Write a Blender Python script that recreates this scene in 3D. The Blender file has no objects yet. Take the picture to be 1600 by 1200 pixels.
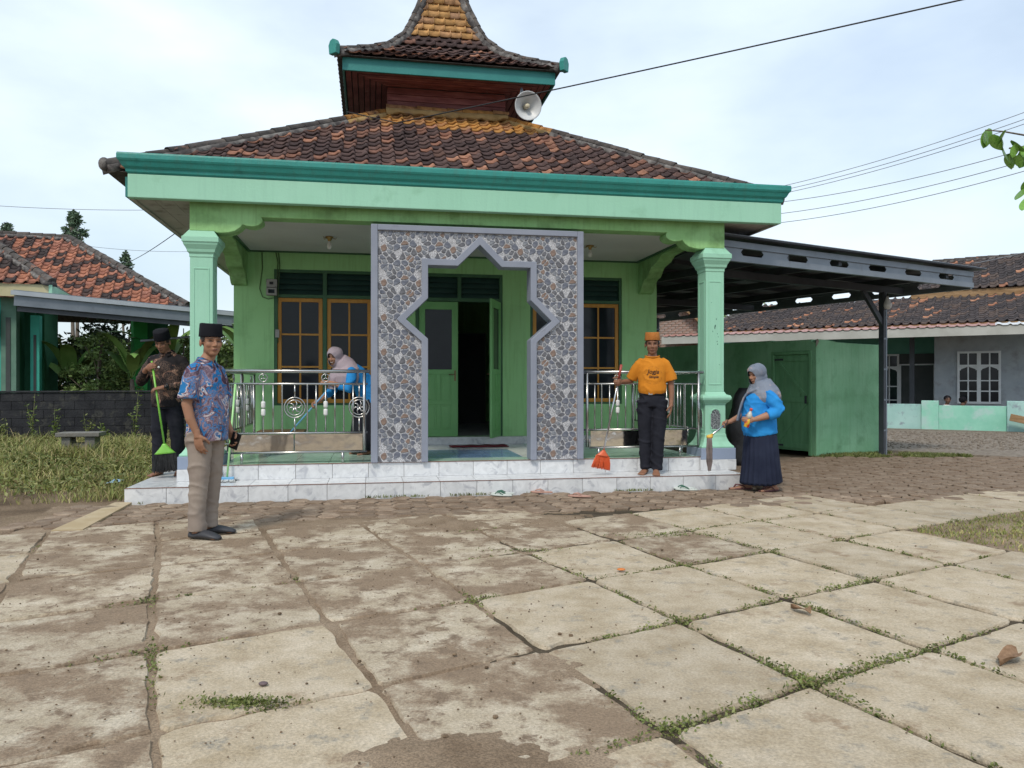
import bpy, bmesh, math, random
import numpy as np
from mathutils import Vector, Matrix, Euler, noise as mn

random.seed(7); np.random.seed(7)
scene = bpy.context.scene
R = math.radians

# ------------------------------------------------------------------ camera
cam = bpy.data.cameras.new('camera'); cam_o = bpy.data.objects.new('camera', cam)
scene.collection.objects.link(cam_o); scene.camera = cam_o
cam_o.location = (0, 0, 1.25); cam_o.rotation_euler = (R(90), 0, 0)
cam.sensor_fit = 'HORIZONTAL'; cam.sensor_width = 36.0; cam.lens = 27.0
cam.clip_start = 0.05; cam.clip_end = 3000

# ------------------------------------------------------------------ sky
SUN_EL, SUN_ROT = R(50), R(200)
w = bpy.data.worlds.new('World'); scene.world = w; w.use_nodes = True
nt = w.node_tree; nd = nt.nodes; lk = nt.links; nd.clear()
out = nd.new('ShaderNodeOutputWorld'); bg = nd.new('ShaderNodeBackground'); bg.inputs['Strength'].default_value = 0.1
sky = nd.new('ShaderNodeTexSky'); sky.sky_type = 'NISHITA'; sky.sun_disc = False
sky.sun_elevation = SUN_EL; sky.sun_rotation = SUN_ROT; sky.air_density = 1.2; sky.dust_density = 1.5
tc = nd.new('ShaderNodeTexCoord'); mp = nd.new('ShaderNodeMapping'); mp.inputs['Scale'].default_value = (1.0, 1.0, 2.4)
mp.inputs['Location'].default_value = (3.1, 1.7, 0.4)
n1 = nd.new('ShaderNodeTexNoise'); n1.inputs['Scale'].default_value = 2.3; n1.inputs['Detail'].default_value = 7; n1.inputs['Roughness'].default_value = 0.5
rp = nd.new('ShaderNodeValToRGB'); rp.color_ramp.elements[0].position = 0.28; rp.color_ramp.elements[0].color = (.45, .45, .45, 1)
rp.color_ramp.elements[1].position = 0.66; rp.color_ramp.elements[1].color = (1, 1, 1, 1)
n2 = nd.new('ShaderNodeTexNoise'); n2.inputs['Scale'].default_value = 1.4; n2.inputs['Detail'].default_value = 5
cr = nd.new('ShaderNodeValToRGB'); cr.color_ramp.elements[0].position = 0.3; cr.color_ramp.elements[0].color = (5.1, 6.1, 7.4, 1)
cr.color_ramp.elements[1].position = 0.68; cr.color_ramp.elements[1].color = (7.0, 7.9, 8.5, 1)
mx = nd.new('ShaderNodeMix'); mx.data_type = 'RGBA'
lk.new(tc.outputs['Generated'], mp.inputs['Vector']); lk.new(mp.outputs['Vector'], n1.inputs['Vector']); lk.new(mp.outputs['Vector'], n2.inputs['Vector'])
lk.new(n1.outputs['Fac'], rp.inputs['Fac']); lk.new(n2.outputs['Fac'], cr.inputs['Fac'])
lk.new(rp.outputs['Color'], mx.inputs['Factor']); lk.new(sky.outputs['Color'], mx.inputs[6]); lk.new(cr.outputs['Color'], mx.inputs[7])
lk.new(mx.outputs[2], bg.inputs['Color']); lk.new(bg.outputs[0], out.inputs['Surface'])

# ------------------------------------------------------------------ sun (overcast: weak and very soft)
sun = bpy.data.lights.new('sun', 'SUN'); sun.energy = 1.5; sun.angle = R(10); sun.color = (1.0, .92, .80)
sun_o = bpy.data.objects.new('sun', sun); scene.collection.objects.link(sun_o)
sd = Vector((math.sin(SUN_ROT) * math.cos(SUN_EL), math.cos(SUN_ROT) * math.cos(SUN_EL), math.sin(SUN_EL)))
sun_o.rotation_euler = sd.to_track_quat('Z', 'Y').to_euler(); sun_o.location = (0, -10, 20)

# ------------------------------------------------------------------ view
scene.view_settings.view_transform = 'Standard'; scene.view_settings.look = 'None'
scene.view_settings.exposure = 0.58; scene.view_settings.gamma = 1.0
scene.view_settings.use_curve_mapping = False
scene.render.engine = 'CYCLES'
scene.cycles.max_bounces = 8; scene.cycles.diffuse_bounces = 4

# ------------------------------------------------------------------ helpers
COL = scene.collection
def tag(o, label=None, cat=None, group=None, kind=None):
    if label: o['label'] = label
    if cat: o['category'] = cat
    if group: o['group'] = group
    if kind: o['kind'] = kind
    return o
def empty(name, loc=(0, 0, 0), rz=0.0, parent=None):
    o = bpy.data.objects.new(name, None); COL.objects.link(o); o.location = loc; o.rotation_euler = (0, 0, rz)
    o.empty_display_size = .2
    if parent: o.parent = parent
    return o
def link(name, me, parent=None, loc=None, rot=None, scale=None, matrix=None):
    o = bpy.data.objects.new(name, me); COL.objects.link(o)
    if parent: o.parent = parent
    if matrix is not None: o.matrix_basis = matrix
    if loc is not None: o.location = loc
    if rot is not None: o.rotation_euler = rot
    if scale is not None: o.scale = scale
    return o
def perp(d):
    d = d.normalized(); a = Vector((0, 0, 1)) if abs(d.z) < .9 else Vector((0, 1, 0))
    x = d.cross(a).normalized(); return x, x.cross(d).normalized()

class MB:
    def __init__(s): s.v = []; s.f = []
    def add(s, vs, fs):
        b = len(s.v); s.v.extend([tuple(v) for v in vs]); s.f.extend([tuple(i + b for i in f) for f in fs]); return s
    def box(s, x0, x1, y0, y1, z0, z1):
        return s.add([(x0,y0,z0),(x1,y0,z0),(x1,y1,z0),(x0,y1,z0),(x0,y0,z1),(x1,y0,z1),(x1,y1,z1),(x0,y1,z1)],
                     [(0,3,2,1),(4,5,6,7),(0,1,5,4),(1,2,6,5),(2,3,7,6),(3,0,4,7)])
    def prism(s, poly, lo, hi, axis='y'):
        def p(a, b, c): return {'y': (a, c, b), 'x': (c, a, b), 'z': (a, b, c)}[axis]
        n = len(poly); vs = [p(a, b, lo) for a, b in poly] + [p(a, b, hi) for a, b in poly]
        fs = [tuple(range(n)), tuple(range(2*n-1, n-1, -1))] + [(i, (i+1) % n, n+(i+1) % n, n+i) for i in range(n)]
        return s.add(vs, fs)
    def ringprism(s, outer, inner, lo, hi, axis='y'):      # two loops with equal counts -> frame
        def p(a, b, c): return {'y': (a, c, b), 'x': (c, a, b), 'z': (a, b, c)}[axis]
        n = len(outer); vs = [p(a,b,lo) for a,b in outer]+[p(a,b,lo) for a,b in inner]+[p(a,b,hi) for a,b in outer]+[p(a,b,hi) for a,b in inner]
        fs = []
        for i in range(n):
            j = (i+1) % n
            fs += [(i, j, n+j, n+i), (2*n+i, 3*n+i, 3*n+j, 2*n+j), (i, 2*n+i, 2*n+j, j), (n+i, n+j, 3*n+j, 3*n+i)]
        return s.add(vs, fs)
    def loft(s, rings, cap=True, closed=False):
        n = len(rings[0]); vs = [p for r in rings for p in r]; fs = []
        m = len(rings)
        for k in range(m if closed else m-1):
            a, b = k*n, ((k+1) % m)*n
            for i in range(n): fs.append((a+i, a+(i+1) % n, b+(i+1) % n, b+i))
        if cap and not closed: fs += [tuple(range(n-1, -1, -1)), tuple(range((m-1)*n, m*n))]
        return s.add(vs, fs)
    def tube(s, pts, r, n=8, cap=True, flat=1.0, closed=False):
        pts = [Vector(p) for p in pts]; m = len(pts); rr = r if hasattr(r, '__len__') else [r]*m; rings = []
        x = None
        for k, p in enumerate(pts):
            if closed: d = pts[(k+1) % m]-pts[k-1]
            else: d = pts[min(k+1, m-1)]-pts[max(k-1, 0)]
            if d.length < 1e-9: d = Vector((0,0,1))
            d.normalize()
            if x is None: x, y = perp(d)
            else:
                x = x-d*x.dot(d)
                x = x.normalized() if x.length > 1e-6 else perp(d)[0]
                y = x.cross(d).normalized()
            rings.append([p+x*math.cos(2*math.pi*i/n)*rr[k]+y*math.sin(2*math.pi*i/n)*rr[k]*flat for i in range(n)])
        return s.loft(rings, cap, closed)
    def ring(s, c, r, rt, axis='y', n=24, m=6):
        pts = []
        for i in range(n):
            a = 2*math.pi*i/n; ca, sa = math.cos(a)*r, math.sin(a)*r
            pts.append({'y': (c[0]+ca, c[1], c[2]+sa), 'x': (c[0], c[1]+ca, c[2]+sa), 'z': (c[0]+ca, c[1]+sa, c[2])}[axis])
        return s.tube(pts, rt, m, closed=True)
    def ell(s, c, r, nu=16, nv=10, M=None):
        c = Vector(c); vs = []; fs = []
        for j in range(1, nv):
            t = math.pi*j/nv
            for i in range(nu):
                a = 2*math.pi*i/nu
                vs.append(Vector((r[0]*math.sin(t)*math.cos(a), r[1]*math.sin(t)*math.sin(a), r[2]*math.cos(t))))
        vs += [Vector((0,0,r[2])), Vector((0,0,-r[2]))]
        if M is not None: vs = [M @ v for v in vs]
        vs = [v+c for v in vs]
        for j in range(nv-2):
            for i in range(nu): fs.append((j*nu+i, (j+1)*nu+i, (j+1)*nu+(i+1) % nu, j*nu+(i+1) % nu))
        T = (nv-1)*nu
        for i in range(nu): fs += [(T, i, (i+1) % nu), (T+1, (nv-2)*nu+(i+1) % nu, (nv-2)*nu+i)]
        return s.add(vs, fs)
    def lathe(s, prof, c=(0,0,0), n=16):
        return s.loft([[(c[0]+r*math.cos(2*math.pi*i/n), c[1]+r*math.sin(2*math.pi*i/n), c[2]+z) for i in range(n)] for r, z in prof])
    def sq(s, prof, cx, cy):
        return s.loft([[(cx-h,cy-h,z),(cx+h,cy-h,z),(cx+h,cy+h,z),(cx-h,cy+h,z)] for h, z in prof])
    def xf(s, M): s.v = [tuple(M @ Vector(v)) for v in s.v]; return s
    def mesh(s, name, mat=None, smooth=False, fix=True):
        me = bpy.data.meshes.new(name); me.from_pydata(s.v, [], s.f); me.update()
        if fix:
            bm = bmesh.new(); bm.from_mesh(me); bmesh.ops.recalc_face_normals(bm, faces=bm.faces); bm.to_mesh(me); bm.free()
        if smooth: me.polygons.foreach_set('use_smooth', [True]*len(me.polygons))
        if mat:
            for m_ in (mat if isinstance(mat, (list, tuple)) else [mat]): me.materials.append(m_)
        return me
    def build(s, name, mat=None, parent=None, smooth=False, bevel=0, fix=True, loc=None, rot=None):
        o = link(name, s.mesh(name, mat, smooth, fix), parent, loc, rot)
        if bevel:
            b = o.modifiers.new('b', 'BEVEL'); b.width = bevel; b.segments = 2; b.limit_method = 'ANGLE'; b.angle_limit = R(40)
        if smooth == 'auto' or (smooth and smooth != True): pass
        return o

# ------------------------------------------------------------------ materials
def ramp(nt_, stops):
    r = nt_.nodes.new('ShaderNodeValToRGB'); e = r.color_ramp.elements
    while len(e) < len(stops): e.new(0.5)
    for q, (p, c) in zip(e, stops): q.position = p; q.color = (*c, 1) if len(c) == 3 else c
    return r
def pm(name, cols, scale=4, rough=.7, bump=.0, bscale=60, metal=0, rnd=0.0, coord='Object', dirt=None, dirt2=None, stretch=None, spec=.4, lo=.35, hi=.65, detail=6, attr=None, dist=0.0, nrough=.55, speck=None, streak=None):
    m = bpy.data.materials.new(name); m.use_nodes = True; t = m.node_tree; N = t.nodes; L = t.links
    b = N['Principled BSDF']; b.inputs['Roughness'].default_value = rough; b.inputs['Metallic'].default_value = metal
    b.inputs['Specular IOR Level'].default_value = spec
    if coord == 'World':
        g = N.new('ShaderNodeNewGeometry'); vec = g.outputs['Position']
    else:
        g = N.new('ShaderNodeTexCoord'); vec = g.outputs[coord]
    oi = N.new('ShaderNodeObjectInfo')
    if rnd or attr:
        va = N.new('ShaderNodeVectorMath'); va.operation = 'ADD'; sc = N.new('ShaderNodeMath'); sc.operation = 'MULTIPLY'; sc.inputs[1].default_value = 41.0
        L.new(oi.outputs['Random'], sc.inputs[0]); L.new(vec, va.inputs[0]); L.new(sc.outputs[0], va.inputs[1])
        if coord != 'World': vec = va.outputs[0]
    if stretch:
        mpp = N.new('ShaderNodeMapping'); mpp.inputs['Scale'].default_value = stretch; L.new(vec, mpp.inputs['Vector']); vec = mpp.outputs['Vector']
    def noise(s, d=detail, ro=nrough):
        n = N.new('ShaderNodeTexNoise'); n.inputs['Scale'].default_value = s; n.inputs['Detail'].default_value = d; n.inputs['Roughness'].default_value = ro
        n.inputs['Distortion'].default_value = dist
        L.new(vec, n.inputs['Vector']); return n
    if attr:      # attr: colour stops picked per piece by a random number
        at = N.new('ShaderNodeAttribute'); at.attribute_name = 'rnd'
        ad = N.new('ShaderNodeMath'); ad.operation = 'ADD'; fr = N.new('ShaderNodeMath'); fr.operation = 'FRACT'
        L.new(at.outputs['Fac'], ad.inputs[0]); L.new(oi.outputs['Random'], ad.inputs[1]); L.new(ad.outputs[0], fr.inputs[0])
        r0 = ramp(t, attr); r0.color_ramp.interpolation = 'LINEAR'; L.new(fr.outputs[0], r0.inputs['Fac']); col = r0.outputs['Color']
        nn = noise(scale); mr = N.new('ShaderNodeMapRange'); mr.inputs['From Min'].default_value = .3; mr.inputs['From Max'].default_value = .7
        mr.inputs['To Min'].default_value = .6; mr.inputs['To Max'].default_value = 1.35; L.new(nn.outputs['Fac'], mr.inputs['Value'])
        mm = N.new('ShaderNodeMix'); mm.data_type = 'RGBA'; mm.blend_type = 'MULTIPLY'; mm.inputs['Factor'].default_value = 1
        L.new(col, mm.inputs[6]); L.new(mr.outputs[0], mm.inputs[7]); col = mm.outputs[2]
    elif len(cols) == 1:
        c = N.new('ShaderNodeRGB'); c.outputs[0].default_value = (*cols[0], 1); col = c.outputs[0]
    else:
        n = noise(scale); k = len(cols)
        r0 = ramp(t, [(lo+(hi-lo)*i/(k-1), c) for i, c in enumerate(cols)]); L.new(n.outputs['Fac'], r0.inputs['Fac']); col = r0.outputs['Color']
    if rnd:
        hs = N.new('ShaderNodeHueSaturation'); mr = N.new('ShaderNodeMapRange'); mr.inputs['To Min'].default_value = 1-rnd; mr.inputs['To Max'].default_value = 1+rnd
        L.new(oi.outputs['Random'], mr.inputs['Value']); L.new(mr.outputs[0], hs.inputs['Value']); L.new(col, hs.inputs['Color']); col = hs.outputs['Color']
    for dd in (dirt, dirt2):
        if not dd: continue
        c, s, th, soft = dd[:4]
        n = noise(s, 12, dd[4] if len(dd) > 4 else .62); r1 = ramp(t, [(max(0, th-soft), (0,0,0)), (min(1, th+soft), (1,1,1))]); L.new(n.outputs['Fac'], r1.inputs['Fac'])
        mm = N.new('ShaderNodeMix'); mm.data_type = 'RGBA'; L.new(r1.outputs['Color'], mm.inputs['Factor']); L.new(col, mm.inputs[6]); mm.inputs[7].default_value = (*c, 1); col = mm.outputs[2]
    if streak:     # streak: (colour, strength) rain and drip marks running down
        ms = N.new('ShaderNodeMapping'); ms.inputs['Scale'].default_value = (9,9,.55); L.new(vec, ms.inputs['Vector']); n = N.new('ShaderNodeTexNoise'); n.inputs['Scale'].default_value = 2.2; n.inputs['Detail'].default_value = 7; n.inputs['Roughness'].default_value = .65; L.new(ms.outputs['Vector'], n.inputs['Vector'])
        r1 = ramp(t, [(.5, (0,0,0)), (.72, (streak[1],)*3)]); L.new(n.outputs['Fac'], r1.inputs['Fac']); mm = N.new('ShaderNodeMix'); mm.data_type = 'RGBA'; L.new(r1.outputs['Color'], mm.inputs['Factor']); L.new(col, mm.inputs[6]); mm.inputs[7].default_value = (*streak[0], 1); col = mm.outputs[2]
    if speck:      # speck: (scale, strength) fine light and dark grains
        n = noise(speck[0], 3, .7); mr = N.new('ShaderNodeMapRange'); mr.inputs['From Min'].default_value = .32; mr.inputs['From Max'].default_value = .68; mr.inputs['To Min'].default_value = 1-speck[1]; mr.inputs['To Max'].default_value = 1+speck[1]*.7
        L.new(n.outputs['Fac'], mr.inputs['Value']); mm = N.new('ShaderNodeMix'); mm.data_type = 'RGBA'; mm.blend_type = 'MULTIPLY'; mm.inputs['Factor'].default_value = 1; L.new(col, mm.inputs[6]); L.new(mr.outputs[0], mm.inputs[7]); col = mm.outputs[2]
    L.new(col, b.inputs['Base Color'])
    if bump:
        n = noise(bscale, 5); bp = N.new('ShaderNodeBump'); bp.inputs['Strength'].default_value = bump; bp.inputs['Distance'].default_value = .02
        L.new(n.outputs['Fac'], bp.inputs['Height']); L.new(bp.outputs[0], b.inputs['Normal'])
    m['col'] = 0
    return m
def nodes_of(m): return m.node_tree.nodes, m.node_tree.links, m.node_tree.nodes['Principled BSDF']

# ------------------------------------------------------------------ site frames
TH = R(10.4)
U = Vector((math.cos(TH), math.sin(TH), 0)); V = Vector((-math.sin(TH), math.cos(TH), 0)); BO = Vector((-4.0726, 8.0645, 0))
def W(u, v, z=0.0): return BO+U*u+V*v+Vector((0, 0, z))
def uv_of(x, y):
    p = Vector((x, y, 0))-BO; return p.dot(U), p.dot(V)
# ================================================================== GROUND
m_soil = pm('soil', [(.10,.068,.042), (.17,.12,.078), (.225,.165,.11)], 1.3, .95, .6, 55, coord='World', speck=(70,.4), dirt=((.12,.12,.05), .7, .63, .06), spec=.2)
m_sand = pm('sandy_mud', [(.185,.13,.085), (.255,.188,.128), (.31,.235,.165)], 2.2, .95, .6, 90, coord='World', spec=.2, speck=(110,.4))
m_slab = pm('slab_concrete', [(.36,.285,.19), (.45,.37,.265), (.52,.44,.335)], 3.6, .9, .5, 95, coord='World', rnd=.08, detail=10, nrough=.68, speck=(85,.24),
            dirt=((.30,.22,.145), 2.2, .60, .04, .74), dirt2=((.29,.262,.215), 6.5, .60, .05, .74), spec=.25)
m_slab_dirty = pm('slab_concrete_muddy', [(.37,.30,.21), (.46,.385,.285), (.55,.475,.37)], 3.6, .9, .5, 95, coord='World', rnd=.06, detail=10, nrough=.68, speck=(85,.28),
            dirt=((.255,.185,.125), 2.0, .492, .05, .74), dirt2=((.20,.145,.10), 8, .585, .05, .72), spec=.25)
m_block = pm('paving_block', [(.21,.15,.105), (.30,.23,.17)], 6, .9, .4, 60, rnd=.25, dirt=((.18,.125,.085), 5, .54, .08), speck=(70,.25), spec=.25)
m_kerb = pm('kerb_concrete', [(.38,.29,.17), (.48,.39,.26)], 3, .9, .3, 60, coord='World', dirt=((.2,.15,.1), 3, .6, .05))

g = MB(); g.add([(-900,-300,-.05),(900,-300,-.05),(900,2000,-.05),(-900,2000,-.05)], [(0,1,2,3)])
ground = g.build('ground', m_soil); tag(ground, kind='structure')

AA = R(24.6); SA = Vector((math.cos(AA), math.sin(AA), 0)); SB = Vector((-math.sin(AA), math.cos(AA), 0))
def grid_pt(i, j):
    a = -.03+.835*i; b = 3.04+.11*a+.93*j; return SA*a+SB*b
slab_joints = []; slab_cells = set()
def in_slabs(c):
    u, v = uv_of(c.x, c.y)
    if v > -1.25 or u < -1.15: return False
    if c.x > 3.55 and 5.55 < c.y < 7.0+.2*(c.x-3.2) and c.x-3.15 > .55*(c.y-5.6)-.2: return False
    return c.y > .4
slabs = empty('courtyard_slabs'); tag(slabs, kind='structure')
rs = random.Random(3)
jit = {}
def cj(i, j):
    if (i, j) not in jit: jit[(i, j)] = Vector((rs.uniform(-.018,.018), rs.uniform(-.018,.018), 0))
    return grid_pt(i, j)+jit[(i, j)]
nslab = 0
for i in range(-7, 13):
    for j in range(-6, 8):
        q = [cj(i,j), cj(i+1,j), cj(i+1,j+1), cj(i,j+1)]; c = sum(q, Vector())/4
        if not in_slabs(c): continue
        slab_cells.add((i, j))
        gap = rs.uniform(.010, .022); pts = []
        for k in range(4):
            p0, p1 = q[k], q[(k+1) % 4]; d = (p1-p0).normalized(); n = Vector((-d.y, d.x, 0))
            slab_joints.append((p0, p1, c))
            for s_ in range(16):
                f_ = s_/16; p = p0.lerp(p1, f_)+n*gap
                w_ = min(f_, 1-f_)
                if w_ < .04: p = p0.lerp(p1, .04)+n*gap*1.0 if f_ < .5 else p
                p += Vector((mn.noise(p*9+Vector((0,0,7)))*.017, mn.noise(p*9+Vector((5,0,3)))*.017, 0))
                p += Vector((mn.noise(p*31)*.006, mn.noise(p*31+Vector((9,0,0)))*.006, 0))
                p += n*max(0, mn.noise(p*3.1)-.28)*.07
                pts.append((p.x-c.x, p.y-c.y))
        mb = MB(); zt = rs.uniform(-.005, .002); tx, ty = rs.uniform(-.006,.006), rs.uniform(-.006,.006)
        n_ = len(pts)
        # top with worn rounded edge
        ins = [(x*.985, y*.985) for x, y in pts]
        vs = [(x, y, -.055) for x, y in pts]+[(x, y, zt-.012) for x, y in pts]+[(x, y, zt+tx*x+ty*y) for x, y in ins]
        fs = [(k, (k+1) % n_, n_+(k+1) % n_, n_+k) for k in range(n_)]+[(n_+k, n_+(k+1) % n_, 2*n_+(k+1) % n_, 2*n_+k) for k in range(n_)]+[tuple(range(2*n_, 3*n_))]
        mb.add(vs, fs)
        dirty = (c.x < .15+rs.uniform(-.3,.3)*1 and rs.random() < .8) or (c.y > 5.6 and c.x < 1.6)
        o = mb.build('slab', m_slab_dirty if dirty else m_slab, slabs, loc=(c.x, c.y, 0)); nslab += 1

# hexagonal paving blocks in front of the steps and to the right of the building
blocks = empty('block_paving'); tag(blocks, kind='structure')
hexw, hexd = .235, .205
hx = MB(); hp = [(-.5,0),(-.27,-.5),(.27,-.5),(.5,0),(.27,.5),(-.27,.5)]
hp = [(a*hexw*.93, b*hexd*.92) for a, b in hp]
vs = [(a,b,-.05) for a,b in hp]+[(a,b,-.007) for a,b in hp]+[(a*.9,b*.9,.0) for a,b in hp]
fs = [(k,(k+1)%6,6+(k+1)%6,6+k) for k in range(6)]+[(6+k,6+(k+1)%6,12+(k+1)%6,12+k) for k in range(6)]+[tuple(range(12,18))]
hex_mesh = hx.add(vs, fs).mesh('paving_block', m_block)
cand = []
for a in range(-4, 95):
    for b in range(-14, 40):
        u = a*hexw*.765; v = b*hexd+(hexd/2 if a % 2 else 0)-.16
        p = W(u, v)
        if 0 <= u < 7.2 and v > -.09: continue
        if u < 7.2 and v > -.1 : continue
        lim = -1.35 if u < 7.2 else -1.35-.02*(u-7)
        if v < lim: continue
        if u < -.35+.2*(v): continue
        if p.y > 13.2 or p.x > 13: continue
        # keep clear of the shed footprint
        s_ = (p-Vector((5.35,13.5,0))); la = s_.x*.857+s_.y*.515; lb = -s_.x*.515+s_.y*.857
        if la > -.15 and lb > -.1: pass
        cand.append((p, TH, max(.2, p.y)))
cand.sort(key=lambda c: c[2]+abs(c[0].x)*.15)
rs2 = random.Random(5); rest = MB(); rr = []
for k, (p, a, _) in enumerate(cand):
    z = rs2.uniform(-.008, .006); e = Euler((rs2.uniform(-.03,.03), rs2.uniform(-.03,.03), a+rs2.uniform(-.05,.05)))
    if k < 290: link('block', hex_mesh, blocks, (p.x, p.y, z), e)
    else:
        M = Matrix.Translation((p.x, p.y, z)) @ e.to_matrix().to_4x4(); rest.add([M @ Vector(v) for v in vs], fs); rr += [rs2.random()]*len(vs)
ro = rest.build('block_field', m_block, blocks, fix=False); tag(ro, kind='stuff')

# mud and sand washed over slabs and blocks: a thin uneven sheet that rises above them in places
def blob(x, y, cx, cy, sx, sy): return math.exp(-((x-cx)/sx)**2-((y-cy)/sy)**2)
def film(x, y):
    u, v = uv_of(x, y)
    wgt = -1.05
    wgt += 1.15*blob(x, y, -.55, 6.85, 1.7, .55)+1.0*blob(x, y, -.5, 5.75, .9, .35)+.75*blob(x, y, -2.9, 5.4, 1.2, .55)
    wgt += 1.7*blob(x, y, -.06, 2.62, .62, .40)+.85*blob(x, y, -.28, 3.95, .35, .18)+.75*blob(x, y, -2.4, 6.7, .9, .5)
    wgt += .8*blob(x, y, .25, 3.4, .3, .25)+.6*blob(x, y, 1.5, 7.5, 1.6, .35)+.75*blob(x, y, -1.3, 2.2, .7, .25)
    wgt += .7*blob(x, y, -3.5, 4.3, .8, .9)+.45*blob(x, y, -1.55, 4.1, .55, .5)+.5*blob(x, y, -1.8, 3.1, .4, .3)
    p = Vector((x, y, 0))
    n = .75*mn.fractal(p*1.6, 1.0, 2.0, 5)+.34*mn.fractal(Vector((x*9, y*9, 4)), 1.0, 2.0, 4)+.22*mn.noise(Vector((x*29, y*29, 6)))
    return wgt+n*.9
def cell_of(x, y):
    p = Vector((x, y, 0)); a = p.dot(SA); b = p.dot(SB); return math.floor((a+.03)/.835), math.floor((b-3.04-.11*a)/.93)
def in_patch(x, y): return x > 2.6 and 5.0 < y < 8.2 and uv_of(x, y)[1] < -1.25 and cell_of(x, y) not in slab_cells
nx, ny = 400, 270; x0, x1, y0, y1 = -5.0, 6.6, .6, 8.0
fv = []; ff = []
for b in range(ny+1):
    for a in range(nx+1):
        x = x0+(x1-x0)*a/nx; y = y0+(y1-y0)*b/ny; h = film(x, y)
        fv.append((x, y, -.012+.008*mn.noise(Vector((x*3,y*3,1))) if in_patch(x, y) else max((-.014 if x < .1*y else -.021)+.008*mn.noise(Vector((x*7,y*7,2))), min(.007+.004*mn.noise(Vector((x*4,y*4,0))), -.003+h*.018))))
for b in range(ny):
    for a in range(nx):
        k = b*(nx+1)+a
        if max(fv[k][2], fv[k+1][2], fv[k+nx+1][2], fv[k+nx+2][2]) > -.9 and uv_of(fv[k][0], fv[k][1])[1] < -.06 and fv[k][0] > -4.25-.35*(fv[k][1]-6.5): ff.append((k, k+1, k+nx+2, k+nx+1))
mf = MB(); mf.v = fv; mf.f = ff
me_ = mf.mesh('washed_mud', [m_sand, pm('dark_joint_soil', [(.055,.042,.028), (.10,.078,.052)], 5, .95, .6, 70, coord='World', spec=.2, speck=(90,.4))], True, False)
zz_ = np.array([v[2] for v in fv]); fi = np.array(ff); lowf = (zz_[fi].max(1) < -.006) & (np.array([v[0] for v in fv])[fi[:, 0]] > -.1) & ~np.array([in_patch(fv[k_][0], fv[k_][1]) for k_ in fi[:, 0]]); me_.polygons.foreach_set('material_index', lowf.astype(np.int32)); 
tag(link('washed_mud', me_), 'thin brown mud washed over the courtyard slabs', 'mud', kind='stuff')

# kerb strip along the left end of the paving
kb = MB(); p = [(-4.02,7.98),(-3.9,8.12),(-3.62,6.6),(-3.85,6.45)]
kb.prism([(-4.16,8.05),(-3.98,8.04),(-3.66,6.55),(-3.9,6.5)], -.05, .012, 'z')
tag(kb.build('kerb_strip', m_kerb, None), kind='structure')
# ================================================================== MOSQUE
mint = pm('mint_paint', [(.285,.55,.40), (.31,.58,.43)], 1.5, .55, .10, 40, streak=((.20,.38,.29), .2), dirt=((.22,.44,.30), 2.2, .68, .08))
green = pm('green_paint', [(.305,.59,.25), (.335,.625,.28)], 1.2, .6, .12, 40, streak=((.19,.38,.15), .5), dirt=((.22,.45,.185), 1.6, .63, .1))
beamgreen = pm('beam_green_paint', [(.23,.45,.165), (.29,.53,.23)], 2, .7, .15, 30, streak=((.14,.24,.09), .45), dirt=((.15,.28,.10), 3.0, .58, .11), dirt2=((.27,.36,.22), 9, .7, .04))
teal = pm('teal_paint', [(.022,.215,.185), (.03,.25,.215)], 3, .45, .2, 25, streak=((.05,.16,.13), .5), dirt=((.02,.17,.15), 5, .66, .06))
tealwood = pm('teal_wood_paint', [(.02,.175,.165), (.028,.205,.19)], 3, .5, .1, 40)
ceilw = pm('ceiling_board_paint', [(.50,.51,.50), (.56,.57,.56)], 1.5, .7, 0, 40)
soffit = pm('soffit_board', [(.36,.34,.32), (.45,.43,.41)], 2, .8, .1, 40, dirt=((.2,.18,.16), 4, .62, .08))
marble = pm('white_marble_tile', [(.56,.57,.58), (.67,.68,.69)], 7, .25, 0, 40, rnd=.05, dirt=((.42,.43,.46), 6, .6, .06), spec=.5, dist=1.5)
greentile = pm('pale_green_tile', [(.40,.57,.48), (.47,.63,.55)], 6, .18, 0, 40, rnd=.08, spec=.5)
bluetile = pm('blue_tile', [(.10,.19,.33), (.15,.26,.42)], 9, .2, 0, 40, rnd=.1, spec=.5)
nosing = pm('brown_nosing', [(.17,.075,.05), (.24,.115,.08)], 8, .5, 0)
concrete_g = pm('grout_base', [(.30,.29,.27), (.36,.35,.33)], 10, .9, .2)
bluegrey = pm('bluegrey_paint', [(.235,.285,.385), (.27,.32,.42)], 3, .6, .08, 40)
frameg = pm('grey_frame_paint', [(.21,.23,.285), (.24,.26,.315)], 3, .55, .05, 40, dirt=((.19,.20,.25), 4, .66, .06))
pebble = pm('pebble_niche', [(.05,.06,.065), (.30,.32,.33)], 70, .8, .9, 60, lo=.42, hi=.6)
orange_wood = pm('orange_varnished_wood', [(.46,.20,.022), (.56,.26,.034)], 2, .4, .05, 30, stretch=(8,8,1))
dkgreen = pm('dark_green_wood', [(.035,.105,.05), (.05,.135,.065)], 4, .5, .05, 30)
doorgreen = pm('door_green_paint', [(.16,.39,.14), (.19,.43,.165)], 3, .5, .06, 30)
slatm = pm('louvre_slat_paint', [(.018,.05,.045), (.026,.065,.058)], 4, .45)
glassd = pm('window_glass', [(.010,.013,.018), (.016,.020,.026)], 2, .08, .0, 3, spec=.22)
dark_in = pm('interior_shade', [(.05,.06,.06), (.07,.08,.08)], 2, .8)  # darkness of unlit rooms and gaps put into the colour
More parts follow.
